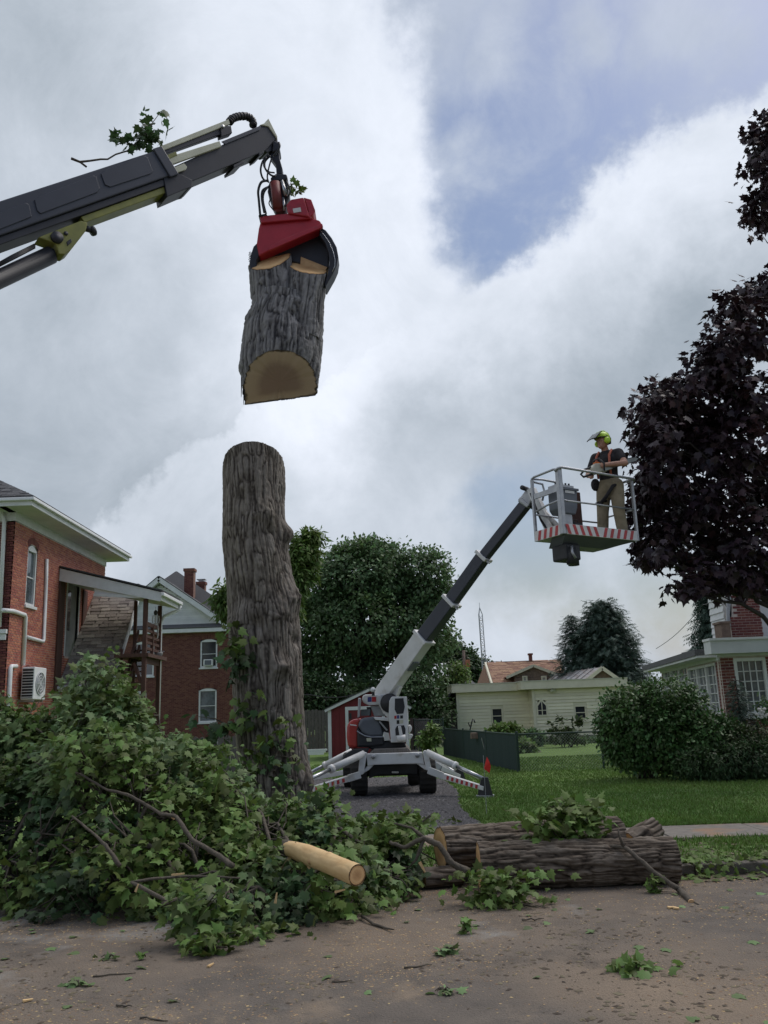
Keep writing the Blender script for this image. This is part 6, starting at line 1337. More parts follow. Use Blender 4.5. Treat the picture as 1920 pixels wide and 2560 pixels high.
b = MB(); b.prism([(XA+.02, py0+.04, zl0-thk+.05), (XA+l1, py0+.04, zl1-thk*.75+.03), (XA+l1, yB, zl1-thk*.75+.03), (XA+.02, yB, zl0-thk+.05)], (0, 0, .04)); b.build('soffit', 'soffit_white', st)
b = MB(); b.box(XA+l1, XA+l1+.03, py0, yB, zl1-.28, zl1); b.build('side_fascia', 'white_paint', st)
b = MB(); b.box(XA+l1+.031, XA+l1+.14, py0-.05, yB+.1, zl1-.14, zl1-.02); gu = b.build('gutter', 'white_plastic', st, bevel=.02)
b = MB(); g0 = V((XA+l1+.09, yB-.05, zl1-.16)); x2 = at(402, 1560, yB-.3).x; b.tube([g0, g0+V((-.05, 0, -.15)), V((x2+.1, yB-.25, zl1-.55)), V((x2, yB-.3, zl1-.8)), V((x2, yB-.3, LZ+.1))], .055, 10); b.build('downpipe', 'white_plastic', gu, smooth=True)
# shingled stair cover, 45 degrees down towards the street
X1 = XA+1.78; yT, yBo = hit(232, 1490, V((XA, 0, 0)), V((1, 0, 0))).y, hit(143, 1716, V((XA, 0, 0)), V((1, 0, 0))).y
zT, zBo = hit(232, 1490, V((XA, 0, 0)), V((1, 0, 0))).z, hit(143, 1716, V((XA, 0, 0)), V((1, 0, 0))).z
xr_t, xr_b = at(347, 1494, yT).x, at(281, 1694, yBo).x
cv = [(XA+.03, yBo, zBo), (xr_b, yBo, zBo), (xr_t, yT, zT), (XA+.03, yT, zT)]
cov = roof_plane([V(p)-V((0, 0, .13)) for p in cv], 'stair_cover', 'shingle_brown', st, .08); shingles(cv, 'shingle_brown', cov, .30, .17, 290)
b = MB(); b.beam(V(cv[1])+V((.03, 0, -.02)), V(cv[2])+V((.03, 0, -.02)), .05, .16); b.build('rake_board', 'white_paint', st)
b = MB(); b.beam((XA+.03, yBo-.03, zBo-.08), (xr_b, yBo-.03, zBo-.08), .04, .2); b.build('eave_board', 'white_paint', st); b = MB(); b.beam((XA-.1, yBo-.1, zBo-.06), (xr_b+.1, yBo-.1, zBo-.06), .1, .1); b.build('lower_gutter', 'white_plastic', st, bevel=.02)
b = MB(); ft = yT-.25
gz = lambda x_: zl0-thk+(zl1-thk*.75-(zl0-thk))*(x_-XA)/l1
pp = [at(x_, y_, py0+.07) for x_, y_ in ((236, 1458), (349, 1489), (349, 1494), (236, 1490))]; b.prism(pp, (0, .04, 0)); b.build('gable_panel', 'white_siding', st)
b = MB(); b.beam(at(234, 1487, py0+.05), at(351, 1492, py0+.05), .03, .10); b.build('panel_trim', 'white_paint', st)
b = MB(); b.box(XA+.002, XA+.06, py0, py0+.5, dz0-1.5, zl0-thk); b.box(XA+.002, XA+.06, py0+2.3, py0+2.7, dz0, zl0-thk); b.build('wall_post', 'brown_wood', st)
fz = dz0-.05
def spost(px, Y0, w_=.14, z0=LZ, ztop__=None):
    x_ = at(px, 1600, Y0).x; b = MB(); b.box(x_-w_/2, x_+w_/2, Y0-w_/2, Y0+w_/2, z0, ztop__ or gz(x_)); b.build('post', 'brown_wood', st, bevel=.008); return x_
xp1 = spost(362, py0+.2); xp2 = spost(398, yB-.35, .13); xp3 = spost(337, yB-.3, .11); spost(304, py0+.5, .1, LZ, fz+.2)
b = MB(); b.box(xp3-.05, xp2+.2, py0+.1, yB, fz-.12, fz); b.build('landing', 'brown_wood', st); b = MB(); b.beam((xp1, py0+.2, fz-.2), (xp2, yB-.35, fz-.2), .06, .24); b.build('landing_beam', 'brown_wood', st)
for k, z_ in enumerate((.18, .38, .58, .78, 1.0)):
    b = MB(); b.beam((xp1, py0+.2, fz+z_), (xp2, yB-.35, fz+z_), .05, .09 if k < 4 else .13); b.build('rail', 'brown_wood', st)
xm, ym = (xp1+xp2)/2, (py0+.2+yB-.35)/2; b = MB(); b.box(xm-.05, xm+.05, ym-.05, ym+.05, fz, fz+1.0); b.build('rail_post', 'brown_wood', st)
T0, T1 = at(338, 1618, py0+1.6), at(303, 1728, py0+.1)
for dx in (0, .16):
    b = MB(); b.beam(T0+V((dx, 0, 0)), T1+V((dx, 0, 0))+(T1-T0)*.3, .06, .2); b.build('stringer', 'brown_wood', st)
for k in range(9):
    t_ = k/8; b = MB(); c = T0.lerp(T1, t_); b.box(c.x+.02, c.x+.5, c.y-.1, c.y+.1, c.z-.14, c.z-.1); b.build('tread', 'brown_wood', st)
b = MB(); b.beam(T0+V((.1, 0, .55)), T1+V((.1, 0, .45)), .06, .1); b.build('hand_rail', 'brown_wood', st)
b = MB(); b.beam((xp1, py0+.2, fz-1.2), (xp1-.35, py0+.3, fz-.3), .08, .1); b.build('brace', 'brown_wood', st)
# toy skeleton hanging by the stair post
Ys = yB-.75; sk = thing('toy_skeleton', at(393, 1610, Ys), 'small white toy skeleton hanging from the stair roof', 'decoration')
sp = lambda x_, y_: at(*c6(x_, y_), Ys)
b = MB(); b.sphere(sp(1404, 1268), .085, 12, .85, .9, 1.1); b.build('skull', 'bone_dark', sk, smooth=True)
b = MB(); b.tube([sp(1404, 1290), sp(1402, 1360)], .02, 6)
for k in range(5): z_ = 1298+k*12; b.tube([sp(1380+k*2, z_), sp(1404, z_-5), sp(1428-k*2, z_)], .012, 5)
b.build('rib_cage', 'bone', sk); b = MB(); b.beam(sp(1386, 1368), sp(1420, 1368), .08, .06); b.build('pelvis', 'bone', sk, bevel=.01)
for s_ in (-1, 1):
    b = MB(); b.tube([sp(1404+s_*28, 1298), sp(1404+s_*31, 1335), sp(1404+s_*26, 1365)], .016, 6); b.build('arm', 'bone', sk); b = MB(); b.tube([sp(1404+s_*18, 1372), sp(1404+s_*22, 1430), sp(1404+s_*17, 1495)], .018, 6); b.tube([sp(1404+s_*17, 1495), sp(1404+s_*10, 1498)], .02, 6); b.build('leg', 'bone', sk)
b = MB(); b.tube([sp(1404, 1255), sp(1404, 1215)], .006, 4); b.build('string', 'hose', sk)
pb = thing('hanging_basket', at(*c6(1430, 1640), py0+.3), 'small grey planter hooked on the stair railing corner', 'planter'); q = at(*c6(1430, 1640), yB-.45); b = MB(); b.tube([q+V((0, 0, -.14)), q, q+V((0, 0, .06))], [.09, .15, .16], 12); b.build('pot', 'pot_grey', pb, smooth=True); b = MB(); b.tube([q+V((-.16, 0, .06)), q+V((0, 0, .12)), q+V((.2, 0, .08))], .012, 6); b.build('hook', 'galv', pb)

# ================================================================== SECOND BRICK HOUSE
Y2 = 52.0; xl2, xr2 = at(235, 1700, Y2).x, at(640, 1700, Y2).x; ze2 = at(450, 1582, Y2).z
h2 = thing('far_brick_house', ((xl2+xr2)/2, Y2+4, LZ), 'dark brown brick house with white gable siding, grey roof and two chimneys', 'house')
W2 = Wall((xl2, Y2, 0), (1, 0, 0), (0, -1, 0)); ww2 = xr2-xl2; wins = []
for (x0, y0), (x1, y1) in (((501, 1604), (543, 1668)), ((497, 1727), (541, 1805)), ((336, 1610), (384, 1690)), ((320, 1734), (364, 1812))):
    a0, z1 = W2.uv(x0, y0); a1, z0 = W2.uv(x1, y1); wins.append((a0, a1, z0, z1))
brick_wall(W2, h2, ww2, LZ, ze2, [(a, b_, c, d+.12) for a, b_, c, d in wins], 'brick_dark', 'mortar_brown', 200, lambda p: 1600 < proj(p)[1] < 1840 and 410 < proj(p)[0] < 590)
for k, (a0, a1, z0, z1) in enumerate(wins):
    window(W2, h2, a0, a1, z0, z1, .09, arch=.13, ac=(k == 0), glass='glass_sky' if k == 1 else 'glass_dark'); soldier_arch(W2, h2, a0-.05, a1+.05, z1+.05, .13, 'brick_dark', .22)
soldier_arch(W2, h2, W2.uv(505, 1846)[0], W2.uv(560, 1846)[0], W2.uv(530, 1852)[1], .05, 'brick_dark', .25)
b = MB(); a0, z0 = W2.uv(505, 1850); W2.box(b, a0, a0+1.2, z0-.3, z0, .02, .06); b.build('cellar_window', 'white_paint', h2)
b = MB(); W2.box(b, -.3, ww2+.3, ze2-.02, ze2+.22, .0, .35); b.build('eave_board', 'white_paint', h2)
zg0 = at(450, 1562, Y2).z; roof_plane([(xl2-.3, Y2-.36, ze2+.2), (xr2+.3, Y2-.36, ze2+.2), (xr2+.3, Y2+.1, zg0), (xl2-.3, Y2+.1, zg0)], 'pent_roof', 'shingle_grey', h2, .06)
gx0, gx1 = at(262, 1560, Y2).x, at(560, 1558, Y2).x; gpx = at(400, 1452, Y2)
G = Wall((gx0, Y2+.12, 0), (1, 0, 0), (0, -1, 0)); gw = gx1-gx0; pk = gpx.x-gx0; gtop = lambda a: zg0+(gpx.z-.15-zg0)*(a/pk if a < pk else (gw-a)/(gw-pk))
b = MB(); b.prism([G.p(0, zg0, -.05), G.p(gw, zg0, -.05), G.p(pk, gpx.z-.1, -.05)], (0, .1, 0)); b.build('gable_wall', 'white_siding', h2); siding(G, h2, gw, zg0, gpx.z, [], 'white_siding', .11, 'gable_board', ztop=gtop, d=.05)
for sx, ex_ in ((gx0-.4, zg0-.25), (gx1+.3, zg0-.2)):
    b = MB(); b.beam((sx, Y2-.3, ex_), (gpx.x, Y2-.3, gpx.z+.05), .08, .28); b.build('rake_board', 'white_paint', h2); b = MB(); b.beam((sx, Y2-.12, ex_-.12), (gpx.x, Y2-.12, gpx.z-.1), .3, .06); b.build('rake_soffit', 'soffit_white', h2)
    roof_plane([(sx, Y2-.35, ex_+.17), (gpx.x, Y2-.35, gpx.z+.22), (gpx.x, Y2+5, gpx.z+.22), (sx, Y2+5, ex_+.17)], 'gable_roof', 'shingle_grey', h2, .05)
ap = at(441, 1430, Y2+5.5); zE = ze2+.22; lx, rx = xl2-.5, at(604, 1558, Y2).x+.9
roof_plane([(lx, Y2-.1, zE), (rx, Y2-.1, zE), (ap.x+.05, ap.y, ap.z), (ap.x-.05, ap.y, ap.z)], 'roof', 'shingle_grey', h2, .05); roof_plane([(rx, Y2-.1, zE), (rx, Y2+11, zE), (ap.x, ap.y+.1, ap.z), (ap.x, ap.y, ap.z)], 'roof', 'shingle_grey', h2, .05); roof_plane([(lx, Y2+11, zE), (lx, Y2-.1, zE), (ap.x, ap.y, ap.z), (ap.x, ap.y+.1, ap.z)], 'roof', 'shingle_grey', h2, .05)
lr = at(360, 1462, Y2+6); b = MB(); b.beam((lr.x, Y2+6, lr.z-.3), (lr.x-7, Y2+6, lr.z-.1), 2.5, .4); b.build('side_roof', 'shingle_grey', h2)
for (x0, y0, x1, y1, Yc, n_) in ((461, 1422, 483, 1492, Y2+2.2, 'chimney'), (492, 1455, 511, 1500, Y2+4.5, 'chimney')):
    A_, B_ = at(x0, y0, Yc), at(x1, y1, Yc); Cw = Wall((A_.x, Yc, 0), (1, 0, 0), (0, -1, 0)); cw_ = B_.x-A_.x; b = MB(); b.box(A_.x, B_.x, Yc, Yc+cw_, B_.z-.5, A_.z); ch_ = b.build(n_, 'mortar_brown', h2); brick_wall(Cw, ch_, cw_, B_.z-.4, A_.z-.16, [], 'brick_dark', 'mortar_brown', 0, backing=False)
    b = MB(); b.box(A_.x-.06, B_.x+.06, Yc-.06, Yc+cw_+.06, A_.z-.16, A_.z+.02); b.build('chimney_cap', 'brick_dark', ch_)
    if x0 > 480: b = MB(); b.box(A_.x+.1, B_.x-.1, Yc+.1, Yc+cw_-.1, A_.z+.02, A_.z+.16); b.box(A_.x-.02, B_.x+.02, Yc, Yc+cw_, A_.z+.16, A_.z+.2); b.build('chimney_pot', 'galv', ch_)
b = MB(); b.box(xl2, xr2, Y2+.26, Y2+9, LZ, ze2); b.build('rear_block', 'brick_dark', h2)

# ================================================================== RED SHED
Ysd = 31.5; sA, sB = at(823, 1893, Ysd), at(823, 1776, Ysd); sx0 = sA.x; sx1 = at(1020, 1800, Ysd).x; pkx = at(925, 1728, Ysd)
sh = thing('garden_shed', ((sx0+sx1)/2, Ysd+1.5, LZ), 'dark red wooden shed with white corner boards behind the lift', 'shed')
SW = Wall((sx0, Ysd, 0), (1, 0, 0), (0, -1, 0)); sw_ = sx1-sx0; pw = pkx.x-sx0; sze = sB.z; stop = lambda a: sze+(pkx.z-sze)*(a/pw if a < pw else (sw_-a)/(sw_-pw))
b = MB(); b.prism([SW.p(0, LZ), SW.p(sw_, LZ), SW.p(sw_, sze), SW.p(pw, pkx.z), SW.p(0, sze)], (0, 3, 0)); b.build('wall', 'red_shed', sh)
a_ = .0; kx = 0
while a_ < sw_-.05:
    w_ = min(.2, sw_-a_); b = MB(); b.prism([SW.p(a_+.006, LZ+.05, .001), SW.p(a_+w_-.006, LZ+.05, .001), SW.p(a_+w_-.006, stop(a_+w_-.006)-.03, .001), SW.p(a_+.006, stop(a_+.006)-.03, .001)], (0, -.012, 0)); b.build('board', 'red_shed', sh); a_ += .2
for a0, a1 in ((-.02, .1), (sw_-.1, sw_+.02)): b = MB(); SW.box(b, a0, a1, LZ, sze, .014, .04); b.build('corner_board', 'white_paint', sh)
for (a0, z0), (a1, z1) in (((-.12, sze-.02), (pw, pkx.z+.06)), ((sw_+.12, sze-.02), (pw, pkx.z+.06))):
    b = MB(); b.beam(SW.p(a0, z0, .1), SW.p(a1, z1, .1), .05, .09); b.build('rake_board', 'white_paint', sh); roof_plane([SW.p(a0, z0+.05, .14), SW.p(a1, z1+.05, .14), SW.p(a1, z1+.05, -3.1), SW.p(a0, z0+.05, -3.1)], 'roof', 'shingle_grey', sh, .03)
d0, zd = SW.uv(863, 1776); b = MB(); SW.box(b, d0, d0+.11, LZ+.05, zd, .014, .045); SW.box(b, d0+1.3, d0+1.41, LZ+.05, zd, .014, .045); SW.box(b, d0, d0+1.41, zd+.001, zd+.12, .014, .045); b.build('door_frame', 'white_paint', sh)
b = MB(); SW.box(b, d0+.12, d0+1.29, LZ+.05, zd-.02, .014, .03); dd = b.build('door', 'red_shed', sh); b = MB(); SW.box(b, d0+.14, d0+.22, zd-.3, zd-.1, .031, .04); b.build('hinge', 'lift_dark', dd)

# ================================================================== CREAM SIDED HOUSE
Y3, Y3b = 41.0, 39.9
h3 = thing('cream_house', (at(1340, 1850, Y3).x, Y3+3, LZ), 'low cream sided house with flat fascia and small pointed window behind the lawn', 'house')
xa, xb_, xc = at(1143, 1780, Y3).x, at(1334, 1780, Y3b).x, at(1553, 1760, Y3b).x
A3 = Wall((xa, Y3, 0), (1, 0, 0), (0, -1, 0)); B3 = Wall((xb_, Y3b, 0), (1, 0, 0), (0, -1, 0)); S3 = Wall((xb_, Y3b, 0), (0, 1, 0), (-1, 0, 0)); D3 = Wall((xa, Y3, 0), (0, 1, 0), (-1, 0, 0)); R3 = Wall((xc, Y3b, 0), (0, 1, 0), (1, 0, 0))
zt3 = A3.uv(1200, 1730)[1]; zt3b = B3.uv(1450, 1719)[1]
def whole(Wl, x0, y0, x1, y1): a0, z1 = Wl.uv(x0, y0); a1, z0 = Wl.uv(x1, y1); return (a0, a1, z0, z1)
k1 = whole(A3, 1226, 1768, 1261, 1812); k2 = whole(B3, 1433, 1762, 1470, 1801); k3 = whole(B3, 1344, 1764, 1366, 1787)
b = MB(); b.box(xa+.01, xb_+.3, Y3+.26, Y3+6, LZ, zt3); b.box(xb_+.01, xc-.01, Y3b+.26, Y3+6, LZ, zt3b); b.build('wall', 'cream_trim', h3)
for Wl, wd_, zt_, hs in ((A3, xb_-xa, zt3, [k1]), (B3, xc-xb_, zt3b, [k2, (k3[0], k3[1], k3[2], k3[3]+.22)])):
    b = MB(); xs_ = [0]+sorted(q for h in hs for q in h[:2])+[wd_]
    for i in range(len(xs_)-1):
        hh = [h for h in hs if h[0] <= (xs_[i]+xs_[i+1])/2 <= h[1]]
        if hh: Wl.box(b, xs_[i], xs_[i+1], LZ, hh[0][2], -.25, 0); Wl.box(b, xs_[i], xs_[i+1], hh[0][3], zt_, -.25, 0)
        else: Wl.box(b, xs_[i], xs_[i+1], LZ, zt_, -.25, 0)
    b.build('wall', 'cream_trim', h3); siding(Wl, h3, wd_, LZ+.28, zt_, hs, 'cream_siding', .145)
siding(S3, h3, Y3-Y3b, LZ+.28, zt3b, [], 'cream_siding', .145)
b = MB(); S3.box(b, 0, Y3-Y3b, LZ, zt3b, -.1, 0); b.build('wall', 'cream_trim', h3)
b = MB(); D3.box(b, .05, 6, LZ, zt3+.1, -.02, .03); b.build('side_wall', 'dark_shade', h3)  # the shadow on this left-facing side is put into its dark colour
for Wl, a0, a1, z_ in ((A3, -.02, .1, zt3), (B3, -.03, .1, zt3b), (B3, xc-xb_-.1, xc-xb_+.03, zt3b)): b = MB(); Wl.box(b, a0, a1, LZ, z_, .042, .06); b.build('corner_board', 'cream_trim', h3)
b = MB(); A3.box(b, -.22, xb_-xa+.02, zt3, zt3+.34, -3, .28); b.build('fascia', 'cream_trim', h3); b = MB(); B3.box(b, -.55, xc-xb_+.3, zt3b, zt3b+.33, -3.5, .3); b.build('fascia', 'cream_trim', h3)
b = MB(); A3.box(b, -.25, xb_-xa, zt3+.34, zt3+.39, -3, .3); B3.box(b, -.57, xc-xb_+.32, zt3b+.33, zt3b+.38, -3.5, .32); b.build('roof_edge', 'crane_cream', h3)
roof_plane([(xc+.1, Y3b+.3, zt3b+.1), (xc+1.6, Y3b+.6, zt3b-.25), (xc+1.6, Y3+4, zt3b-.25), (xc+.1, Y3+4, zt3b+.1)], 'side_roof', 'cream_trim', h3); b = MB(); b.box(xc+.02, xc+.75, Y3b+.8, Y3+4, LZ, zt3b-.05); b.build('side_bay', 'cream_trim', h3)
window(A3, h3, *k1, .09, 'cream_trim', 'glass_dark', bars=(1, 2), curtain=True); window(B3, h3, *k2, .09, 'cream_trim', 'glass_dark', bars=(1, 2), curtain=True)
a0, a1, z0, z1 = k3; b = MB(); am = (a0+a1)/2
b.prism([B3.p(a0-.07, z0-.07, .0), B3.p(a1+.07, z0-.07, .0), B3.p(a1+.07, z1+.03, .0), B3.p(am, z1+.3, .0), B3.p(a0-.07, z1+.03, .0)], (0, -.05, 0)); pw_ = b.build('pointed_window', 'cream_trim', h3)
for i in range(2):
    for j in range(2):
        x0_, x1_ = (a0, am-.02) if i == 0 else (am+.02, a1); y0_, y1_ = z0+(z1-z0)*j*.5+.01, z0+(z1-z0)*(j+1)*.5-.02; b = MB()
        if j == 0: B3.box(b, x0_, x1_, y0_, y1_, .051, .056)
        else: b.prism([B3.p(x0_, y0_, .051), B3.p(x1_, y0_, .051), B3.p(x1_, y1_+(.2 if i == 0 else .0), .051), B3.p(x0_, y1_+(.0 if i == 0 else .2), .051)], (0, -.005, 0))
        b.build('pane', 'glass_dark', pw_)
q = B3.uv(1378, 1727); b = MB(); b.sphere(B3.p(q[0], q[1], .15), .09, 10); b.beam(B3.p(q[0]-.18, q[1]+.04, .1), B3.p(q[0]+.18, q[1]+.02, .14), .07, .1); b.build('flood_light', 'crane_cream', h3, smooth=True)
b = MB(); B3.box(b, 0, xc-xb_, LZ, LZ+.28, .0, .02); A3.box(b, 0, xb_-xa, LZ, LZ+.28, .0, .02); b.build('footing', 'concrete', h3)
dkr = roof_plane([at(1106, 1768, Y3+.5), at(1143, 1712, Y3+.5), at(1150, 1712, Y3+5), at(1120, 1768, Y3+5)], 'lean_to_roof', 'shingle_grey', h3)
# ---- tan roofed house behind
Y4 = 58.0; t4 = thing('tan_roof_house', (at(1310, 1800, Y4).x, Y4+3, LZ), 'house with brown shingle roof, small dormer and chimney behind the cream house', 'house')
rl, rr_ = at(1217, 1659, Y4+3.5), at(1402, 1652, Y4+3.5); el, er = at(1235, 1716, Y4), at(1425, 1706, Y4); roof_plane([el, er, rr_, rl], 'roof', 'shingle_tan', t4); shingles([el+V((0, 0, .09)), er+V((0, 0, .09)), rr_+V((0, 0, .09)), rl+V((0, 0, .09))], 'shingle_tan', t4, .45, .2, 0)
b = MB(); b.box(el.x-.2, er.x, Y4+.4, Y4+7, LZ, el.z-.05); b.build('wall', 'stone_wall', t4)
b = MB(); b.beam(el+V((-.1, 0, 0)), rl+V((-.1, 0, 0)), .12, .25); b.build('rake_board', 'cream_trim', t4); b = MB(); b.prism([el+V((-.3, .2, -.1)), rl+V((-.2, 0, -.1)), V((rl.x-.6, rl.y+4, el.z-.1))], (.1, 0, 0)); b.build('gable_wall', 'shingle_tan', t4)
dpk, dl_, dr_ = at(1333, 1664, Y4-.2), at(1266, 1694, Y4-.2), at(1394, 1687, Y4-.2); dwl, dwr = at(1287, 1700, Y4-.05), at(1384, 1695, Y4-.05); DW = Wall((dwl.x, Y4-.05, 0), (1, 0, 0), (0, -1, 0)); dww = dwr.x-dwl.x; zb4 = at(1330, 1720, Y4).z
b = MB(); b.prism([DW.p(0, zb4), DW.p(dww, zb4), DW.p(dww, dr_.z+.1), DW.p(dpk.x-dwl.x, dpk.z-.05), DW.p(0, dl_.z+.1)], (0, 2.5, 0)); dm = b.build('dormer', 'stone_wall', t4)
for e_ in (dl_, dr_):
    roof_plane([e_, dpk, dpk+V((0, 3.4, 0)), e_+V((0, 3.4, 0))], 'dormer_roof', 'shingle_tan', t4, .06); b = MB(); b.beam(e_+V((0, -.06, 0)), dpk+V((0, -.06, 0)), .06, .18); b.build('dormer_rake', 'cream_trim', t4)
for x0, x1 in ((1305, 1319), (1352, 1367)):
    q = whole(DW, x0, 1690, x1, 1708); window(DW, t4, *q, .09, 'cream_trim', 'curtain', bars=(1, 1), sill=False, rec=-.06)
siding(DW, t4, dww, zb4, dl_.z, [], 'stone_wall', .14, 'dormer_board', d=.0)
A_, B_ = at(1322, 1638, Y4+3.5), at(1331, 1662, Y4+3.5); b = MB(); b.box(A_.x, B_.x, Y4+3.3, Y4+3.7, B_.z-.4, A_.z); c_ = b.build('chimney', 'brick_dark', t4); b = MB(); b.box(A_.x-.05, B_.x+.05, Y4+3.25, Y4+3.75, A_.z+.002, A_.z+.12); b.build('chimney_cap', 'brick_dark', c_)
# ---- metal roofed gable, white barn roof and dark roof behind
Y5 = 50.0; t5 = thing('metal_roof_garage', (at(1480, 1800, Y5).x, Y5+3, LZ), 'tan gabled outbuilding with weathered metal roof behind the cream house', 'garage')
p5, l5, r5 = at(1505, 1670, Y5), at(1458, 1708, Y5), at(1551, 1702, Y5); b = MB(); b.prism([V((l5.x+.2, Y5+.2, LZ)), V((r5.x-.2, Y5+.2, LZ)), V((r5.x-.2, Y5+.2, r5.z)), p5+V((0, .2, -.05)), V((l5.x+.2, Y5+.2, l5.z))], (0, 5, 0)); b.build('wall', 'stone_wall', t5)
for e_ in (l5, r5):
    roof_plane([e_, p5, p5+V((-1.2, 8, 0)), e_+V((-1.2, 8, 0))], 'roof', 'metal_roof', t5, .06); b = MB(); b.beam(e_+V((0, -.05, 0)), p5+V((0, -.05, 0)), .06, .2); b.build('rake_board', 'cream_trim', t5)
for k in range(9): 
    b = MB(); o_ = V((-1.2, 8, 0))*(k/8); b.beam(l5+o_+V((0, 0, .1)), p5+o_+V((0, 0, .1)), .05, .05); b.build('roof_rib', 'metal_roof', t5)
b = MB(); b.box(at(1485, 1698, Y5).x, at(1500, 1698, Y5).x, Y5+.14, Y5+.19, at(1490, 1704, Y5).z, at(1490, 1698, Y5).z); b.build('vent', 'dark_shade', t5)
Y6 = 62.0; t6 = thing('white_barn', (at(1100, 1800, Y6).x, Y6+3, LZ), 'white building with pale metal roof showing through the trees', 'barn'); a6, b6, c6_, d6 = at(1075, 1725, Y6), at(1128, 1712, Y6), at(1116, 1660, Y6+3), at(1082, 1662, Y6+3)
roof_plane([a6, b6, c6_, d6], 'roof', 'white_paint', t6); b = MB(); b.box(a6.x, b6.x-.1, Y6+.3, Y6+6, LZ, b6.z-.1); b.build('wall', 'white_siding', t6)
t7 = thing('dark_roof_shed', (at(1165, 1800, 55).x, 57, LZ), 'small building with low dark roof beyond the cream house', 'shed'); q = [at(1138, 1722, 55), at(1196, 1718, 55), at(1180, 1704, 57), at(1156, 1705, 57)]; roof_plane(q, 'roof', 'shingle_grey', t7); b = MB(); b.box(q[0].x+.1, q[1].x-.1, 55.2, 58, LZ, q[1].z-.1); b.build('wall', 'stone_wall', t7)
t8 = thing('narrow_outbuilding', (at(1083, 1800, 46).x, 47, LZ), 'narrow brown outbuilding with pale grey door left of the cream house', 'shed'); A_, B_ = at(1066, 1765, 46), at(1118, 1860, 46); b = MB(); b.box(A_.x, B_.x, 46, 49, LZ, A_.z); b.build('wall', 'stone_wall', t8); DWl = Wall((A_.x, 46, 0), (1, 0, 0), (0, -1, 0)); q = whole(DWl, 1101, 1778, 1117, 1850); b = MB(); DWl.box(b, *q, .01, .06); b.build('door', 'white_paint', t8); roof_plane([(A_.x-.3, 45.8, A_.z), (B_.x+.6, 45.8, A_.z), (B_.x+.6, 49, A_.z+1), (A_.x-.3, 49, A_.z+1)], 'roof', 'shingle_grey', t8)

# ================================================================== RIGHT HOUSE
Y7 = 22.0; C7 = at(1795, 1625, Y7); D7 = at(1652, 1664, 30.5); C7 = V((C7.x, C7.y, 0)); D7 = V((D7.x, D7.y, 0))
h7 = thing('sunroom_house', (C7.x+3, Y7+4, LZ), 'brick house with white multi pane sunroom windows behind the bushes', 'house')
u7 = (D7-C7).normalized(); n7 = V((-u7.y, u7.x, 0)); n7 = n7 if n7.dot(CAM-C7) > 0 else -n7
L7 = Wall(C7, u7, n7); F7 = Wall(C7+V((0, -.06, 0)), (1, 0, 0), (0, -1, 0)); ll = (D7-C7).length; fl = 6.0; zt7 = F7.uv(1860, 1634)[1]
wA_ = whole(L7, 1789, 1657, 1733, 1784); wB_ = whole(L7, 1719, 1664, 1664, 1740); wC_ = whole(F7, 1832, 1646, 1931, 1786)
brick_wall(L7, h7, ll, LZ, zt7-.12, [wA_, wB_], 'brick_wine', 'mortar', 60); brick_wall(F7, h7, fl, LZ, zt7-.05, [wC_], 'brick_wine', 'mortar', 160, lambda p: proj(p)[1] > 1640)
def casement(Wl, wr, n_, rows, cols):
    a0, a1, z0, z1 = wr; w_ = (a1-a0)/n_
    for i in range(n_): window(Wl, h7, a0+w_*i+.01, a0+w_*(i+1)-.01, z0, z1, .06, 'white_paint', 'glass_sky', bars=(cols, rows), sill=(i == 1), rec=.02)
casement(L7, wA_, 3, 5, 2); casement(L7, wB_, 3, 4, 2); window(F7, h7, *wC_, .08, 'white_paint', 'glass_sky', bars=(4, 5), curtain=True, rec=.03)
b = MB(); L7.box(b, -.05, ll+.1, zt7-.14, zt7, -.1, .04); F7.box(b, -.04, fl, zt7-.06, zt7-.001, -.1, .04); b.build('frieze_board', 'soffit_white', h7)
b = MB(); F7.box(b, -.35, fl+.4, zt7, zt7+.32, -.05, .42); b.build('front_fascia', 'soffit_white', h7); b = MB(); F7.box(b, -.38, fl+.4, zt7+.321, zt7+.38, -.05, .46); b.build('drip_edge', 'white_paint', h7)
b = MB(); L7.box(b, .1, ll+.6, zt7+.002, zt7+.16, -3, .55); b.build('flat_roof', 'shingle_grey', h7); b = MB(); L7.box(b, .1, ll+.55, zt7-.06, zt7, .0, .52); b.build('soffit', 'soffit_white', h7)
b = MB(); q = L7.p(ll*.45, zt7+.2, .0); b.box(q.x-.1, q.x+.1, q.y-.2, q.y+.2, zt7+.16, zt7+.3); b.build('roof_vent', 'shingle_grey', h7)
b = MB(); b.prism([V((p.x, p.y, LZ)) for p in (L7.p(.3, 0, -.35)+V((.2, 0, 0)), V((C7.x+fl, Y7+.3, 0)), V((C7.x+fl, Y7+9, 0)), L7.p(ll, 0, -.35))], (0, 0, zt7-.2-LZ)); b.build('core', 'dark_shade', h7)
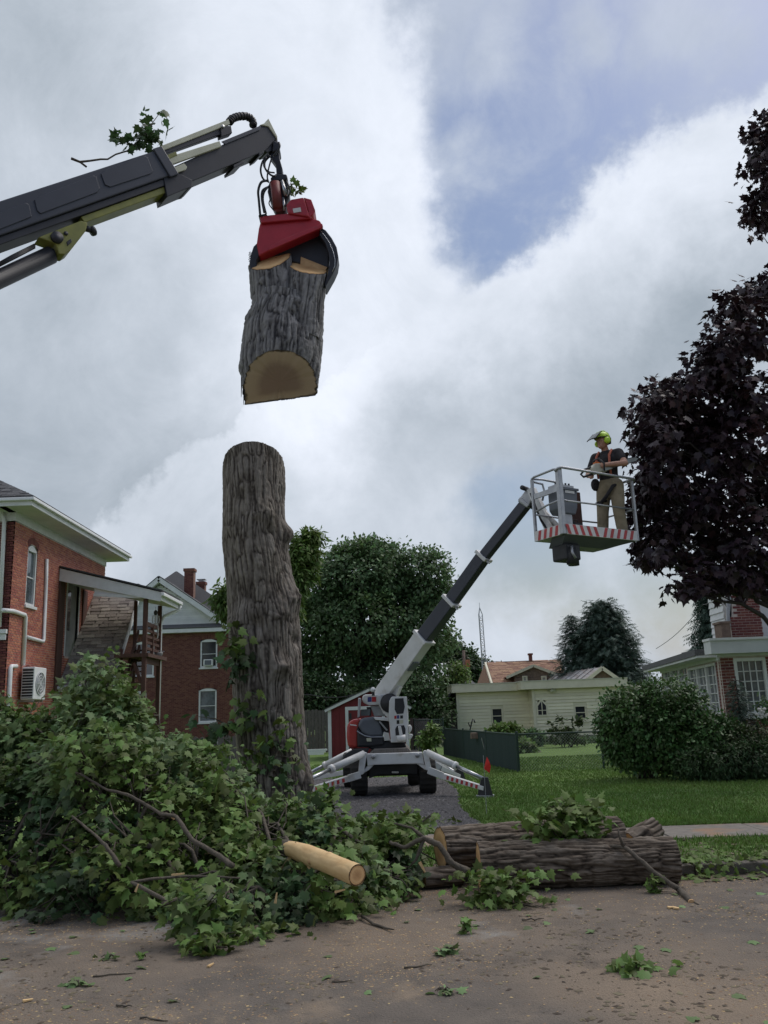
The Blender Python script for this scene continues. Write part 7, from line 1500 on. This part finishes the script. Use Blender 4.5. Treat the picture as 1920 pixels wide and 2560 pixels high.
# upper storey: siding wall and brick chimney breast
YU = Y7+2.6; ua = at(1814, 1560, YU).x; UW = Wall((ua, YU+1.05, 0), (0, -1, 0), (-1, 0, 0)); zU1 = at(1800, 1440, YU).z
b = MB(); b.box(ua, ua+5.5, YU, YU+1.05, zt7, zU1); b.build('upper_wall', 'white_siding', h7); siding(UW, h7, 1.05, zt7+.2, zU1, [], 'white_siding', .19, d=.0)
sx = at(1815, 1560, YU).x; BW = Wall((sx, YU-.35, 0), (1, 0, 0), (0, -1, 0)); bwid = at(1905, 1560, YU-.35).x-sx; b = MB(); b.prism([BW.p(0, zt7+.2), BW.p(bwid, zt7+.2), BW.p(bwid, zU1), BW.p(.25, zU1), BW.p(.0, zt7+1.2)], (0, .34, 0)); bc = b.build('chimney_breast', 'mortar', h7)
brick_wall(BW, bc, bwid, zt7+.25, zU1, [], 'brick_wine', 'mortar', 120, backing=False, ztop=lambda a: zU1+.1 if a > .12 else zt7+1.2)
b = MB(); b.beam((sx-.05, YU-.3, zt7+.9), (sx+.14, YU-.3, zU1), .1, .12); b.build('flashing', 'galv', bc)
q0, q1 = at(1795, 1561, YU-.7), at(1823, 1604, YU-.7); b = MB(); b.box(q0.x, q1.x, YU-.9, YU-.4, zt7+.2, q0.z); b.box(q0.x-.04, q1.x+.04, YU-.94, YU-.38, q0.z+.001, q0.z+.06); b.build('stone_block', 'stone_wall', h7)
# ================================================================== TREES AND SHRUBS
def blobs(lst, Y, dy=None):
    out = []
    for px, py, rx, ry, *yo in lst:
        yy = Y+(yo[0] if yo else 0); c = at(px, py, yy); s = (at(px+1, py, yy)-c).length; out.append((c, (rx*s, (dy or rx*s*.9), ry*s)))
    return out
# big green maple behind the lift
bb = blobs([(900, 1440, 120, 85), (985, 1420, 90, 62), (1065, 1450, 70, 80), (820, 1480, 85, 95), (900, 1560, 150, 95), (1030, 1560, 85, 90), (790, 1600, 70, 100), (850, 1690, 110, 80), (760, 1690, 60, 80), (960, 1680, 90, 70, 1), (1060, 1660, 50, 80), (1090, 1500, 45, 55), (1110, 1590, 34, 40), (930, 1375, 60, 28), (870, 1385, 40, 25)], 43)
g = at(905, 1880, 43); tree('maple_tree', (g.x, 43, LZ), at(905, 1480, 43), .42, bb, 56000, .20, 'simple', 'leaf_mid', 'large round crowned green maple tree behind the white lift', clump=.42, per=16, shell=.45)
bb = blobs([(770, 1750, 70, 60), (860, 1760, 60, 50), (1030, 1740, 50, 60), (1080, 1780, 40, 50)], 40); g = at(800, 1870, 40); tree('understory_tree', (g.x, 40, LZ), at(800, 1760, 40), .16, bb, 15000, .17, 'simple', 'leaf_dark', 'dark leafy undergrowth tree behind the red shed', clump=.4)
# feathery sumac-like tree showing either side of the trunk
bb = blobs([(755, 1385, 36, 46), (740, 1440, 40, 50), (775, 1345, 22, 16), (720, 1500, 30, 60), (560, 1490, 22, 26), (575, 1520, 30, 22)], 38); g = at(700, 1880, 38)
tree('walnut_tree', (g.x, 38, LZ), at(715, 1450, 38), .17, bb, 9000, .36, 'lance', 'leaf_light', 'light green feathery leaved tree peeping out behind the sawn trunk', clump=.34, per=22, droop=.7, shell=.2)
bb = blobs([(1150, 1670, 50, 45), (1190, 1690, 40, 36), (1125, 1650, 26, 30), (1100, 1640, 40, 50), (1215, 1700, 24, 30)], 75); g = at(1160, 1800, 75); tree('far_maple_tree', (g.x, 75, LZ), at(1160, 1680, 75), .35, bb, 16000, .34, 'simple', 'leaf_dark', 'distant dark green tree beside the utility pole', clump=.8)
bb = blobs([(1105, 1745, 34, 50), (1075, 1790, 40, 40), (1140, 1700, 26, 40), (1125, 1780, 20, 40)], 47); g = at(1090, 1860, 47); tree('locust_tree', (g.x, 47, LZ), at(1090, 1760, 47), .14, bb, 9000, .17, 'simple', 'leaf_light', 'small pale leaved tree in front of the white building', clump=.4)
def conifer(name, base, ztop, r_, n, label, m='needle', size=.5, layers=26, droop=.35, group=None, cat='tree', lo=.05, shape=1.0):
    t = thing(name, base, label, cat, group); H_ = ztop-base[2]; b = MB(); b.tube([V(base), V((base[0], base[1], base[2]+H_*.5)), V((base[0], base[1], ztop))], [H_*.022, H_*.014, .01], 8)
    per = n//layers; pos = []; tip = []; nor = []
    for i in range(layers):
        t_ = lo+(1-lo)*i/layers; z_ = base[2]+H_*t_; R_ = r_*(1-t_)**shape*random.uniform(.85, 1.1)+.12; nb = max(5, int(13*(1-t_)+4)); k = max(3, int(per*(1.7*(1-t_)+.15)/nb)); a0 = random.random()*6.28
        for j in range(nb):
            a = a0+2*math.pi*j/nb+random.uniform(-.2, .2); rr = R_*random.uniform(.7, 1.12); e_ = V((base[0]+math.cos(a)*rr, base[1]+math.sin(a)*rr, z_-droop*rr*.6)); s_ = V((base[0], base[1], z_+.1*rr)); b.tube([s_, s_.lerp(e_, .5)+V((0, 0, .05*rr)), e_], [.035*H_*.15, .02*H_*.12, .008], 4)
            f_ = rng.random(k)**.6; p = np.array(s_)[None]*(1-f_[:, None])+np.array(e_)[None]*f_[:, None]; p += rng.normal(size=(k, 3))*np.array([.09, .09, .06])*r_*(.4+f_[:, None]*.6)
            o_ = np.array([math.cos(a), math.sin(a), 0]); pos.append(p); tip.append(np.tile(o_, (k, 1))+rdir(k)*.7+np.array([0, 0, -droop])); nor.append(np.array([0, 0, 1])+rdir(k)*.5)
    b.build('trunk', 'trunk_dark', t, smooth=True); P_ = np.concatenate(pos); n_ = len(P_); f = leaves('crown', P_, np.concatenate(tip), np.concatenate(nor), size*(.6+.7*rng.random(n_)), 'spray', m, t); f['kind'] = 'stuff'; return t
g = at(1535, 1850, 55); conifer('spruce_tree', (g.x, 55, LZ), at(1538, 1496, 55).z, 3.5, 26000, 'broad dark spruce tree standing behind the cream house', size=.5, shape=.62, lo=.12)
g = at(1470, 1850, 56); conifer('leaning_spruce', (g.x-.4, 56, LZ), at(1487, 1530, 56).z, 2.0, 8000, 'narrower dark spruce at the left edge of the broad spruce', size=.38, shape=.7)
g = at(1788, 1850, 40); conifer('ragged_spruce', (g.x+.5, 40, LZ), at(1795, 1440, 40).z, 2.1, 7000, 'ragged dark spruce partly hidden behind the brick chimney', size=.55, droop=.9, layers=20)
# purple maple overhanging from the right
PB = [(1912, 330, 26, 46), (1945, 420, 50, 70), (1890, 400, 22, 34), (1905, 490, 28, 34), (1915, 540, 14, 20), (1880, 830, 60, 70), (1835, 770, 36, 40), (1900, 740, 40, 40), (1800, 870, 45, 40), (1765, 930, 55, 45), (1700, 985, 55, 32), (1640, 1010, 60, 36), (1610, 1040, 30, 50), (1680, 1070, 70, 60), (1760, 1050, 80, 70), (1860, 1000, 90, 90),
      (1640, 1110, 45, 45), (1720, 1150, 80, 60), (1820, 1130, 90, 80), (1640, 1180, 50, 40), (1625, 1240, 40, 34), (1690, 1240, 60, 46), (1780, 1250, 70, 60), (1880, 1230, 70, 90), (1600, 1290, 28, 24), (1690, 1310, 56, 36), (1640, 1340, 34, 30), (1770, 1350, 60, 50), (1870, 1370, 80, 80), (1665, 1385, 42, 22), (1625, 1395, 24, 18), (1770, 1430, 66, 40), (1720, 1475, 36, 22), (1880, 1440, 70, 40), (1820, 1455, 50, 30), (1655, 968, 22, 10), (1900, 735, 24, 24)]
bb = []
for px, py, rx, ry in PB:
    yy = 16.6+random.uniform(-.9, 1.4); c = at(px, py, yy); s = (at(px+1, py, yy)-c).length; bb.append((c, (rx*s*1.12, .9, ry*s*1.12)))
for px, py, rx, ry in ((2110, 420, 100, 160), (2080, 950, 120, 150), (2060, 1200, 120, 200), (2180, 700, 120, 300), (2010, 1400, 80, 100)):
    c = at(px, py, 17.5); s = (at(px+1, py, 17.5)-c).length; bb.append((c, (rx*s, 1.6, ry*s)))
g = at(2075, 1900, 17.6); tp_ = at(2040, 500, 17.6)
pt = thing('purple_maple', (g.x, 17.6, LZ), 'dark purple leaved maple tree overhanging beside the brick house', 'tree'); b = MB(); b.tube(limb_path((g.x, 17.6, LZ), tp_, 0, 8, .03), [.34, .32, .29, .25, .21, .16, .11, .06], 12)
for c, rr in bb:
    f0 = min(.85, max(.2, (c.z-1.2)/(tp_.z))); s = V((g.x, 17.6, LZ)).lerp(tp_, f0*.8); lp = limb_path(s, c, .3, 7, .07); b.tube(lp, [.075*(1-.82*i/6) for i in range(7)], 6)
    for q in range(2):
        d = V(tuple(rdir(1)[0])); b.tube(limb_path(lp[4], c+V((d.x*rr[0], d.y*rr[1], d.z*rr[2]))*.9, .03, 5, .1), [.02, .016, .012, .008, .004], 5)
b.build('trunk', 'trunk_dark', pt, smooth=True)
f = crown('crown', bb, 21000, .16, 'maple', 'leaf_purple', pt, clump=.27, per=8, droop=.8, shell=.0); f['kind'] = 'stuff'
# shrubs before the sunroom
def shrub(name, lst, Y, n, size, m, label, kind='simple', clump=.16, group=None):
    bl = blobs(lst, Y); c = bl[0][0]; g_ = V((c.x, Y, LZ)); t = thing(name, g_, label, 'shrub', group); b = MB()
    for c_, rr in bl:
        for q in range(3): b.tube(limb_path(g_+V((random.uniform(-.2, .2), random.uniform(-.1, .1), -.02)), c_+V((random.uniform(-.5, .5)*rr[0], 0, random.uniform(-.3, .5)*rr[2])), .05, 5, .08), [.022, .018, .013, .009, .004], 5)
    b.build('stem', 'branch_bark', t, smooth=True); f = crown('foliage', bl, n, size, kind, m, t, clump, 12, .4, .5); f['kind'] = 'stuff'; return t
shrub('round_shrub', [(1605, 1810, 92, 96), (1545, 1805, 50, 76), (1570, 1870, 58, 55), (1665, 1765, 76, 70), (1655, 1850, 88, 78), (1725, 1785, 56, 66), (1530, 1830, 34, 50)], 19.2, 20000, .085, 'leaf_bush', 'large rounded green bush on the lawn before the sunroom')
shrub('viburnum_shrub', [(1760, 1840, 60, 60), (1720, 1880, 55, 55), (1800, 1850, 50, 60)], 18.8, 9000, .08, 'leaf_bush', 'green bush standing between the rounded bush and the little conifer')
shrub('yew_shrub', [(1800, 1900, 70, 45), (1880, 1900, 70, 50), (1740, 1910, 50, 35)], 18.3, 7500, .10, 'leaf_dark', 'low dark spreading yew at the foot of the sunroom bushes', 'lance', .14)
shrub('golden_shrub', [(1850, 1850, 40, 34), (1905, 1860, 40, 40)], 18.5, 3200, .09, 'needle_yellow', 'yellowish green evergreen shrub below the sunroom window', 'lance', .14)
g = at(1868, 1930, 19.0); conifer('dwarf_conifer', (g.x, 19.0, LZ), at(1862, 1690, 19.0).z, .42, 1900, 'small pointed dark conifer before the sunroom window', size=.15, layers=20, cat='shrub')
shrub('white_rose', [(1905, 1790, 16, 16), (1915, 1770, 14, 20)], 18.9, 300, .08, 'leaf_bush', 'white flowering bush by the right edge of the sunroom'); 
b = MB()
for k in range(9): p = at(random.uniform(1893, 1918), random.uniform(1770, 1795), 18.7); b.sphere(p, .045, 8, 1, 1, .7)
b.build('white_blossom', 'flower_white', label='white blossoms on the bush beside the sunroom window', cat='flower', kind='stuff')
shrub('hydrangea_shrub', [(1265, 1828, 34, 16), (1240, 1835, 20, 14)], 36, 2600, .17, 'leaf_light', 'bright green bush behind the green mesh fence'); shrub('low_hedge', [(1325, 1845, 32, 18), (1300, 1850, 16, 14)], 36.5, 2400, .16, 'leaf_mid', 'low dark hedge under the cream house wall')
shrub('rusty_sapling', [(1415, 1815, 40, 24), (1395, 1838, 26, 16), (1445, 1830, 22, 22)], 35, 420, .2, 'needle_yellow', 'thin rusty leaved sapling before the cream house'); shrub('hosta_clump', [(1300, 1868, 30, 14)], 32, 700, .22, 'leaf_light', 'pale hosta plants along the garden fence')
shrub('flower_bed', [(1420, 1858, 55, 9), (1480, 1858, 30, 9)], 38, 1500, .15, 'leaf_mid', 'low leafy bed along the cream house footing'); shrub('fence_vine', [(1082, 1835, 18, 22), (1070, 1850, 22, 14)], 30, 900, .14, 'leaf_light', 'leafy vine by the far garden gate')
shrub('left_hedge', [(-40, 1840, 120, 60), (90, 1850, 120, 50), (240, 1850, 100, 50)], 17, 3000, .12, 'leaf_dark', 'dark hedge behind the brush pile by the brick house')
# ================================================================== FENCES AND SMALL THINGS
def slat_fence(name, x0, x1, y0, Y, h_, label, step=.145, m='grey_wood'):
    a, b_ = at(x0, y0, Y).x, at(x1, y0, Y).x; t = thing(name, ((a+b_)/2, Y, LZ), label, 'fence'); x_ = a
    while x_ < b_:
        b = MB(); hh = h_+random.uniform(-.02, .02); b.prism([(x_, Y, LZ+.04), (x_+step-.012, Y, LZ+.04), (x_+step-.012, Y, LZ+hh), (x_+step*.5, Y, LZ+hh+.04), (x_, Y, LZ+hh)], (0, .02, 0)); b.build('board', m, t); x_ += step
    for z_ in (.4, h_-.3):
        b = MB(); b.box(a, b_, Y+.021, Y+.07, LZ+z_, LZ+z_+.09); b.build('rail', m, t)
slat_fence('board_fence', 700, 850, 1800, 37, 1.75, 'weathered grey board fence left of the red shed'); slat_fence('stockade_fence', 1025, 1072, 1820, 33, 1.3, 'short weathered board fence right of the lift'); slat_fence('garden_fence', 400, 640, 1860, 20, 1.15, 'grey picket fence behind the brush pile')
# green mesh privacy fence
fA, fB = gp(1115, 1887, LZ), gp(1297, 1930, LZ); fh = at(1295, 1836, fB.y).z
pf = thing('privacy_fence', (fB.x, fB.y, LZ), 'dark green mesh privacy fence running back from the lawn', 'fence'); k = 40; P_ = []
for i in range(k+1):
    p = fA.lerp(fB, i/k); o_ = V((0, .03*math.sin(i*1.9), 0)); P_.append((p+o_, V((p.x, p.y, fh+.02*math.sin(i*.8)))+o_))
b = MB()
for i in range(k): b.prism([P_[i][0], P_[i+1][0], P_[i+1][1], P_[i][1]], (.0, .012, 0))
b.build('mesh_screen', 'fence_green', pf)
for f_ in (0, .33, .66, 1): p = fA.lerp(fB, f_); b = MB(); b.cyl((p.x, p.y+.04, LZ-.02), (p.x, p.y+.04, fh+.06), .03, 8); b.build('post', 'post_green', pf)
b = MB(); b.tube([V((fA.x, fA.y+.04, fh)), V((fB.x, fB.y+.04, fh))], .022, 8); b.build('top_rail', 'post_green', pf)
b = MB(); p = fA.lerp(fB, .62); b.cyl((p.x+.1, p.y-.05, LZ), (p.x-.05, p.y-.05, LZ+.75), .015, 6); b.build('loose_stake', 'galv', pf)
def chain_fence(name, A_, B_, h_, npost, label, pitch=.075):
    A_, B_ = V(A_), V(B_); t = thing(name, (A_+B_)/2, label, 'fence'); L_ = (B_-A_).length; u_ = (B_-A_)/L_
    for i in range(npost+1): p = A_.lerp(B_, i/npost); b = MB(); b.cyl(p-V((0, 0, .03)), p+V((0, 0, h_+.05)), .03, 8); b.sphere(p+V((0, 0, h_+.05)), .034, 8); b.build('post', 'post_green', t)
    b = MB(); b.tube([A_+V((0, 0, h_)), B_+V((0, 0, h_))], .02, 8); b.build('top_rail', 'post_green', t)
    b = MB(); n_ = int(L_/pitch)
    for i in range(-int(h_/pitch), n_):
        for s_ in (1, -1):
            x0 = i*pitch if s_ > 0 else i*pitch+h_; x1 = x0+s_*h_; z0, z1 = 0, h_
            if x0 < 0: z0 = -x0; x0 = 0
            if x1 > L_: z1 = h_-(x1-L_); x1 = L_
            if x1 < 0: z1 = h_+x1; x1 = 0
            if x0 > L_: z0 = x0-L_; x0 = L_
            if z1-z0 < .05: continue
            b.beam(A_+u_*x0+V((0, .003*s_, z0)), A_+u_*x1+V((0, .003*s_, z1)), .004, .004)
    b.build('wire_mesh', 'galv', t, kind='stuff')
cA_, cB_ = V((fB.x+.02, fB.y+.05, LZ)), gp(1488, 1922, LZ); cB_ = V((cB_.x, fB.y+.05, LZ)); chain_fence('chain_link_fence', cA_, cB_+(cB_-cA_)*1.2, fh-LZ, 2, 'chain link fence across the lawn beside the green mesh fence')
q0, q1 = gp(1040, 1893, LZ), gp(1113, 1888, LZ); chain_fence('garden_chain_fence', (q0.x, fA.y+.1, LZ), (q1.x, fA.y+.1, LZ), 1.25, 1, 'short chain link fence by the far garden gate')
# marker flag
g = gp(1217, 2041, LZ); fl_ = thing('marker_flag', g, 'small red marker flag on a thin wire stake in the lawn', 'flag'); tpz = at(1217, 1890, g.y); b = MB(); b.tube([g-V((0, 0, .03)), V((g.x, g.y, tpz.z+.01))], .004, 6); b.build('stake', 'galv', fl_)
b = MB(); q = [at(1217, 1892, g.y), at(1224, 1905, g.y-.02), at(1227, 1916, g.y), at(1224, 1933, g.y+.02), at(1210, 1922, g.y)]; b.prism(q, (0, .004, 0)); b.build('cloth', 'flag_red', fl_)
# things left of the shed and by the fence
p = gp(778, 1878, LZ); bn = thing('wheelie_bin', (p.x, p.y+4, LZ), 'teal bin with yellow lid in the yard behind the trunk', 'bin'); p = V((p.x, p.y+4, LZ)); 
A_, B_ = at(768, 1843, p.y), at(798, 1878, p.y); b = MB(); b.prism([(A_.x+.04, p.y, LZ), (B_.x-.04, p.y, LZ), (B_.x, p.y, A_.z), (A_.x, p.y, A_.z)], (0, .6, 0)); b.build('tub', 'teal', bn, bevel=.03); b = MB(); b.box(A_.x-.03, B_.x+.03, p.y-.05, p.y+.63, A_.z+.001, A_.z+.09); b.build('lid', 'lid_yellow', bn, bevel=.02)
p = gp(775, 1908, LZ); pr = thing('pvc_rail_stack', (p.x, p.y, LZ), 'white plastic fence rails stacked on stands behind the trunk', 'rails')
for k, y_ in enumerate((1876, 1881, 1886)):
    A_, B_ = at(700, y_+2, p.y), at(818-4*k, y_-2, p.y); b = MB(); b.beam(A_, B_, .08, .055); b.build('rail', 'white_plastic', pr)
for px in (772, 720):
    A_ = at(px, 1884, p.y+.1); b = MB(); b.box(A_.x-.03, A_.x+.03, p.y+.06, p.y+.14, LZ, A_.z-.0); b.build('leg', 'galv', pr)
# shepherd hook and planter over the fence
Yh = 30.0; hk = thing('garden_hook', (at(1180, 1840, Yh).x, Yh, LZ), 'dark iron shepherd hook standing over the green fence', 'garden hook'); b = MB(); hx = lambda x_, y_: at(1040+x_*.3617, 1480+y_*.3617, Yh); q = hx(372, 960); b.tube([V((q.x, Yh, LZ)), q, hx(385, 900), hx(392, 878), hx(402, 885), hx(408, 905)], .022, 6); b.tube([hx(372, 930), hx(362, 905), hx(366, 900)], .018, 6); b.build('rod', 'lift_dark', hk, smooth=True)
p0_, p1_ = at(1176, 1832, 27.2), at(1198, 1846, 27.2); hb_ = MB(); hb_.box(p0_.x, p1_.x, 27.0, 27.25, p1_.z, p0_.z); hb_.build('plank_box', 'stone_wall', bevel=.01, label='small brown wooden box fixed on top of the green fence', cat='box')
# pole, tower and wires
Yp = 64.0; po = thing('utility_pole', (at(1162, 1800, Yp).x, Yp, LZ), 'slim brown utility pole with an orange box behind the roofs', 'utility pole'); tp = at(1159, 1626, Yp); b = MB(); b.cyl((tp.x, Yp, LZ), tp, .14, 10, .1); b.build('shaft', 'rust_pole', po, smooth=True); A_, B_ = at(1164, 1650, Yp-.2), at(1175, 1667, Yp-.2); b = MB(); b.box(A_.x, B_.x, Yp-.35, Yp, B_.z, A_.z); b.build('transformer', 'orange_box', po, bevel=.03); b = MB(); b.beam(at(1155, 1640, Yp), at(1170, 1640, Yp), .08, .1); b.build('cross_arm', 'rust_pole', po)
Yt = 70.0; b0, b1 = at(1214, 1720, Yt), at(1200, 1536, Yt); tw_ = thing('lattice_mast', (b0.x, Yt, LZ), 'tall thin lattice aerial mast rising behind the brown roof', 'mast'); wd_ = .36; legs = []
b0 = V((b0.x, Yt, LZ)); tops = V((b1.x, Yt, b1.z))
for i in range(3):
    a = 2*math.pi*i/3; o_ = V((math.cos(a), math.sin(a), 0))*wd_*.58; b = MB(); b.tube([b0+o_, tops+o_*.9, tops+V((0, 0, .55))], .035, 6); b.build('leg', 'galv', tw_); legs.append(o_)
H_ = tops.z-LZ; nb = int(H_/.5); b = MB()
for k in range(nb):
    p = b0.lerp(tops, k/nb); p2 = b0.lerp(tops, (k+1)/nb)
    for i in range(3): b.tube([p+legs[i], p+legs[(i+1) % 3]], .024, 4); b.tube([p+legs[i], p2+legs[(i+1) % 3]], .016, 4)
b.build('bracing', 'galv', tw_); b = MB(); b.tube([tops+V((0, 0, .5)), tops+V((0, 0, .95))], .02, 5); b.build('spike', 'galv', tw_)
def wire(pts, r_, label):
    P_ = [at(*p) for p in pts]; D = []
    for i in range(len(P_)-1):
        for k in range(8): t_ = k/8; D.append(P_[i].lerp(P_[i+1], t_)-V((0, 0, .15*math.sin(math.pi*t_))))
    D.append(P_[-1]); b = MB(); b.tube(D, r_, 5); b.build('overhead_wire', 'hose', label=label, cat='wire')
wire([(1162, 1645, 64), (1320, 1652, 60), (1600, 1655, 56), (1700, 1655, 54)], .018, 'dark wire strung from the utility pole to the right'); wire([(1640, 1622, 36), (1757, 1512, 30), (1800, 1470, 28)], .011, 'thin wire slanting up to the chimney beside the purple tree'); wire([(640, 1735, 36), (770, 1736, 36), (905, 1733, 35), (1000, 1735, 35)], .02, 'pale cable running behind the trunk to the shed'); wire([(1000, 1730, 60), (1162, 1640, 64)], .02, 'faint wire left of the utility pole')
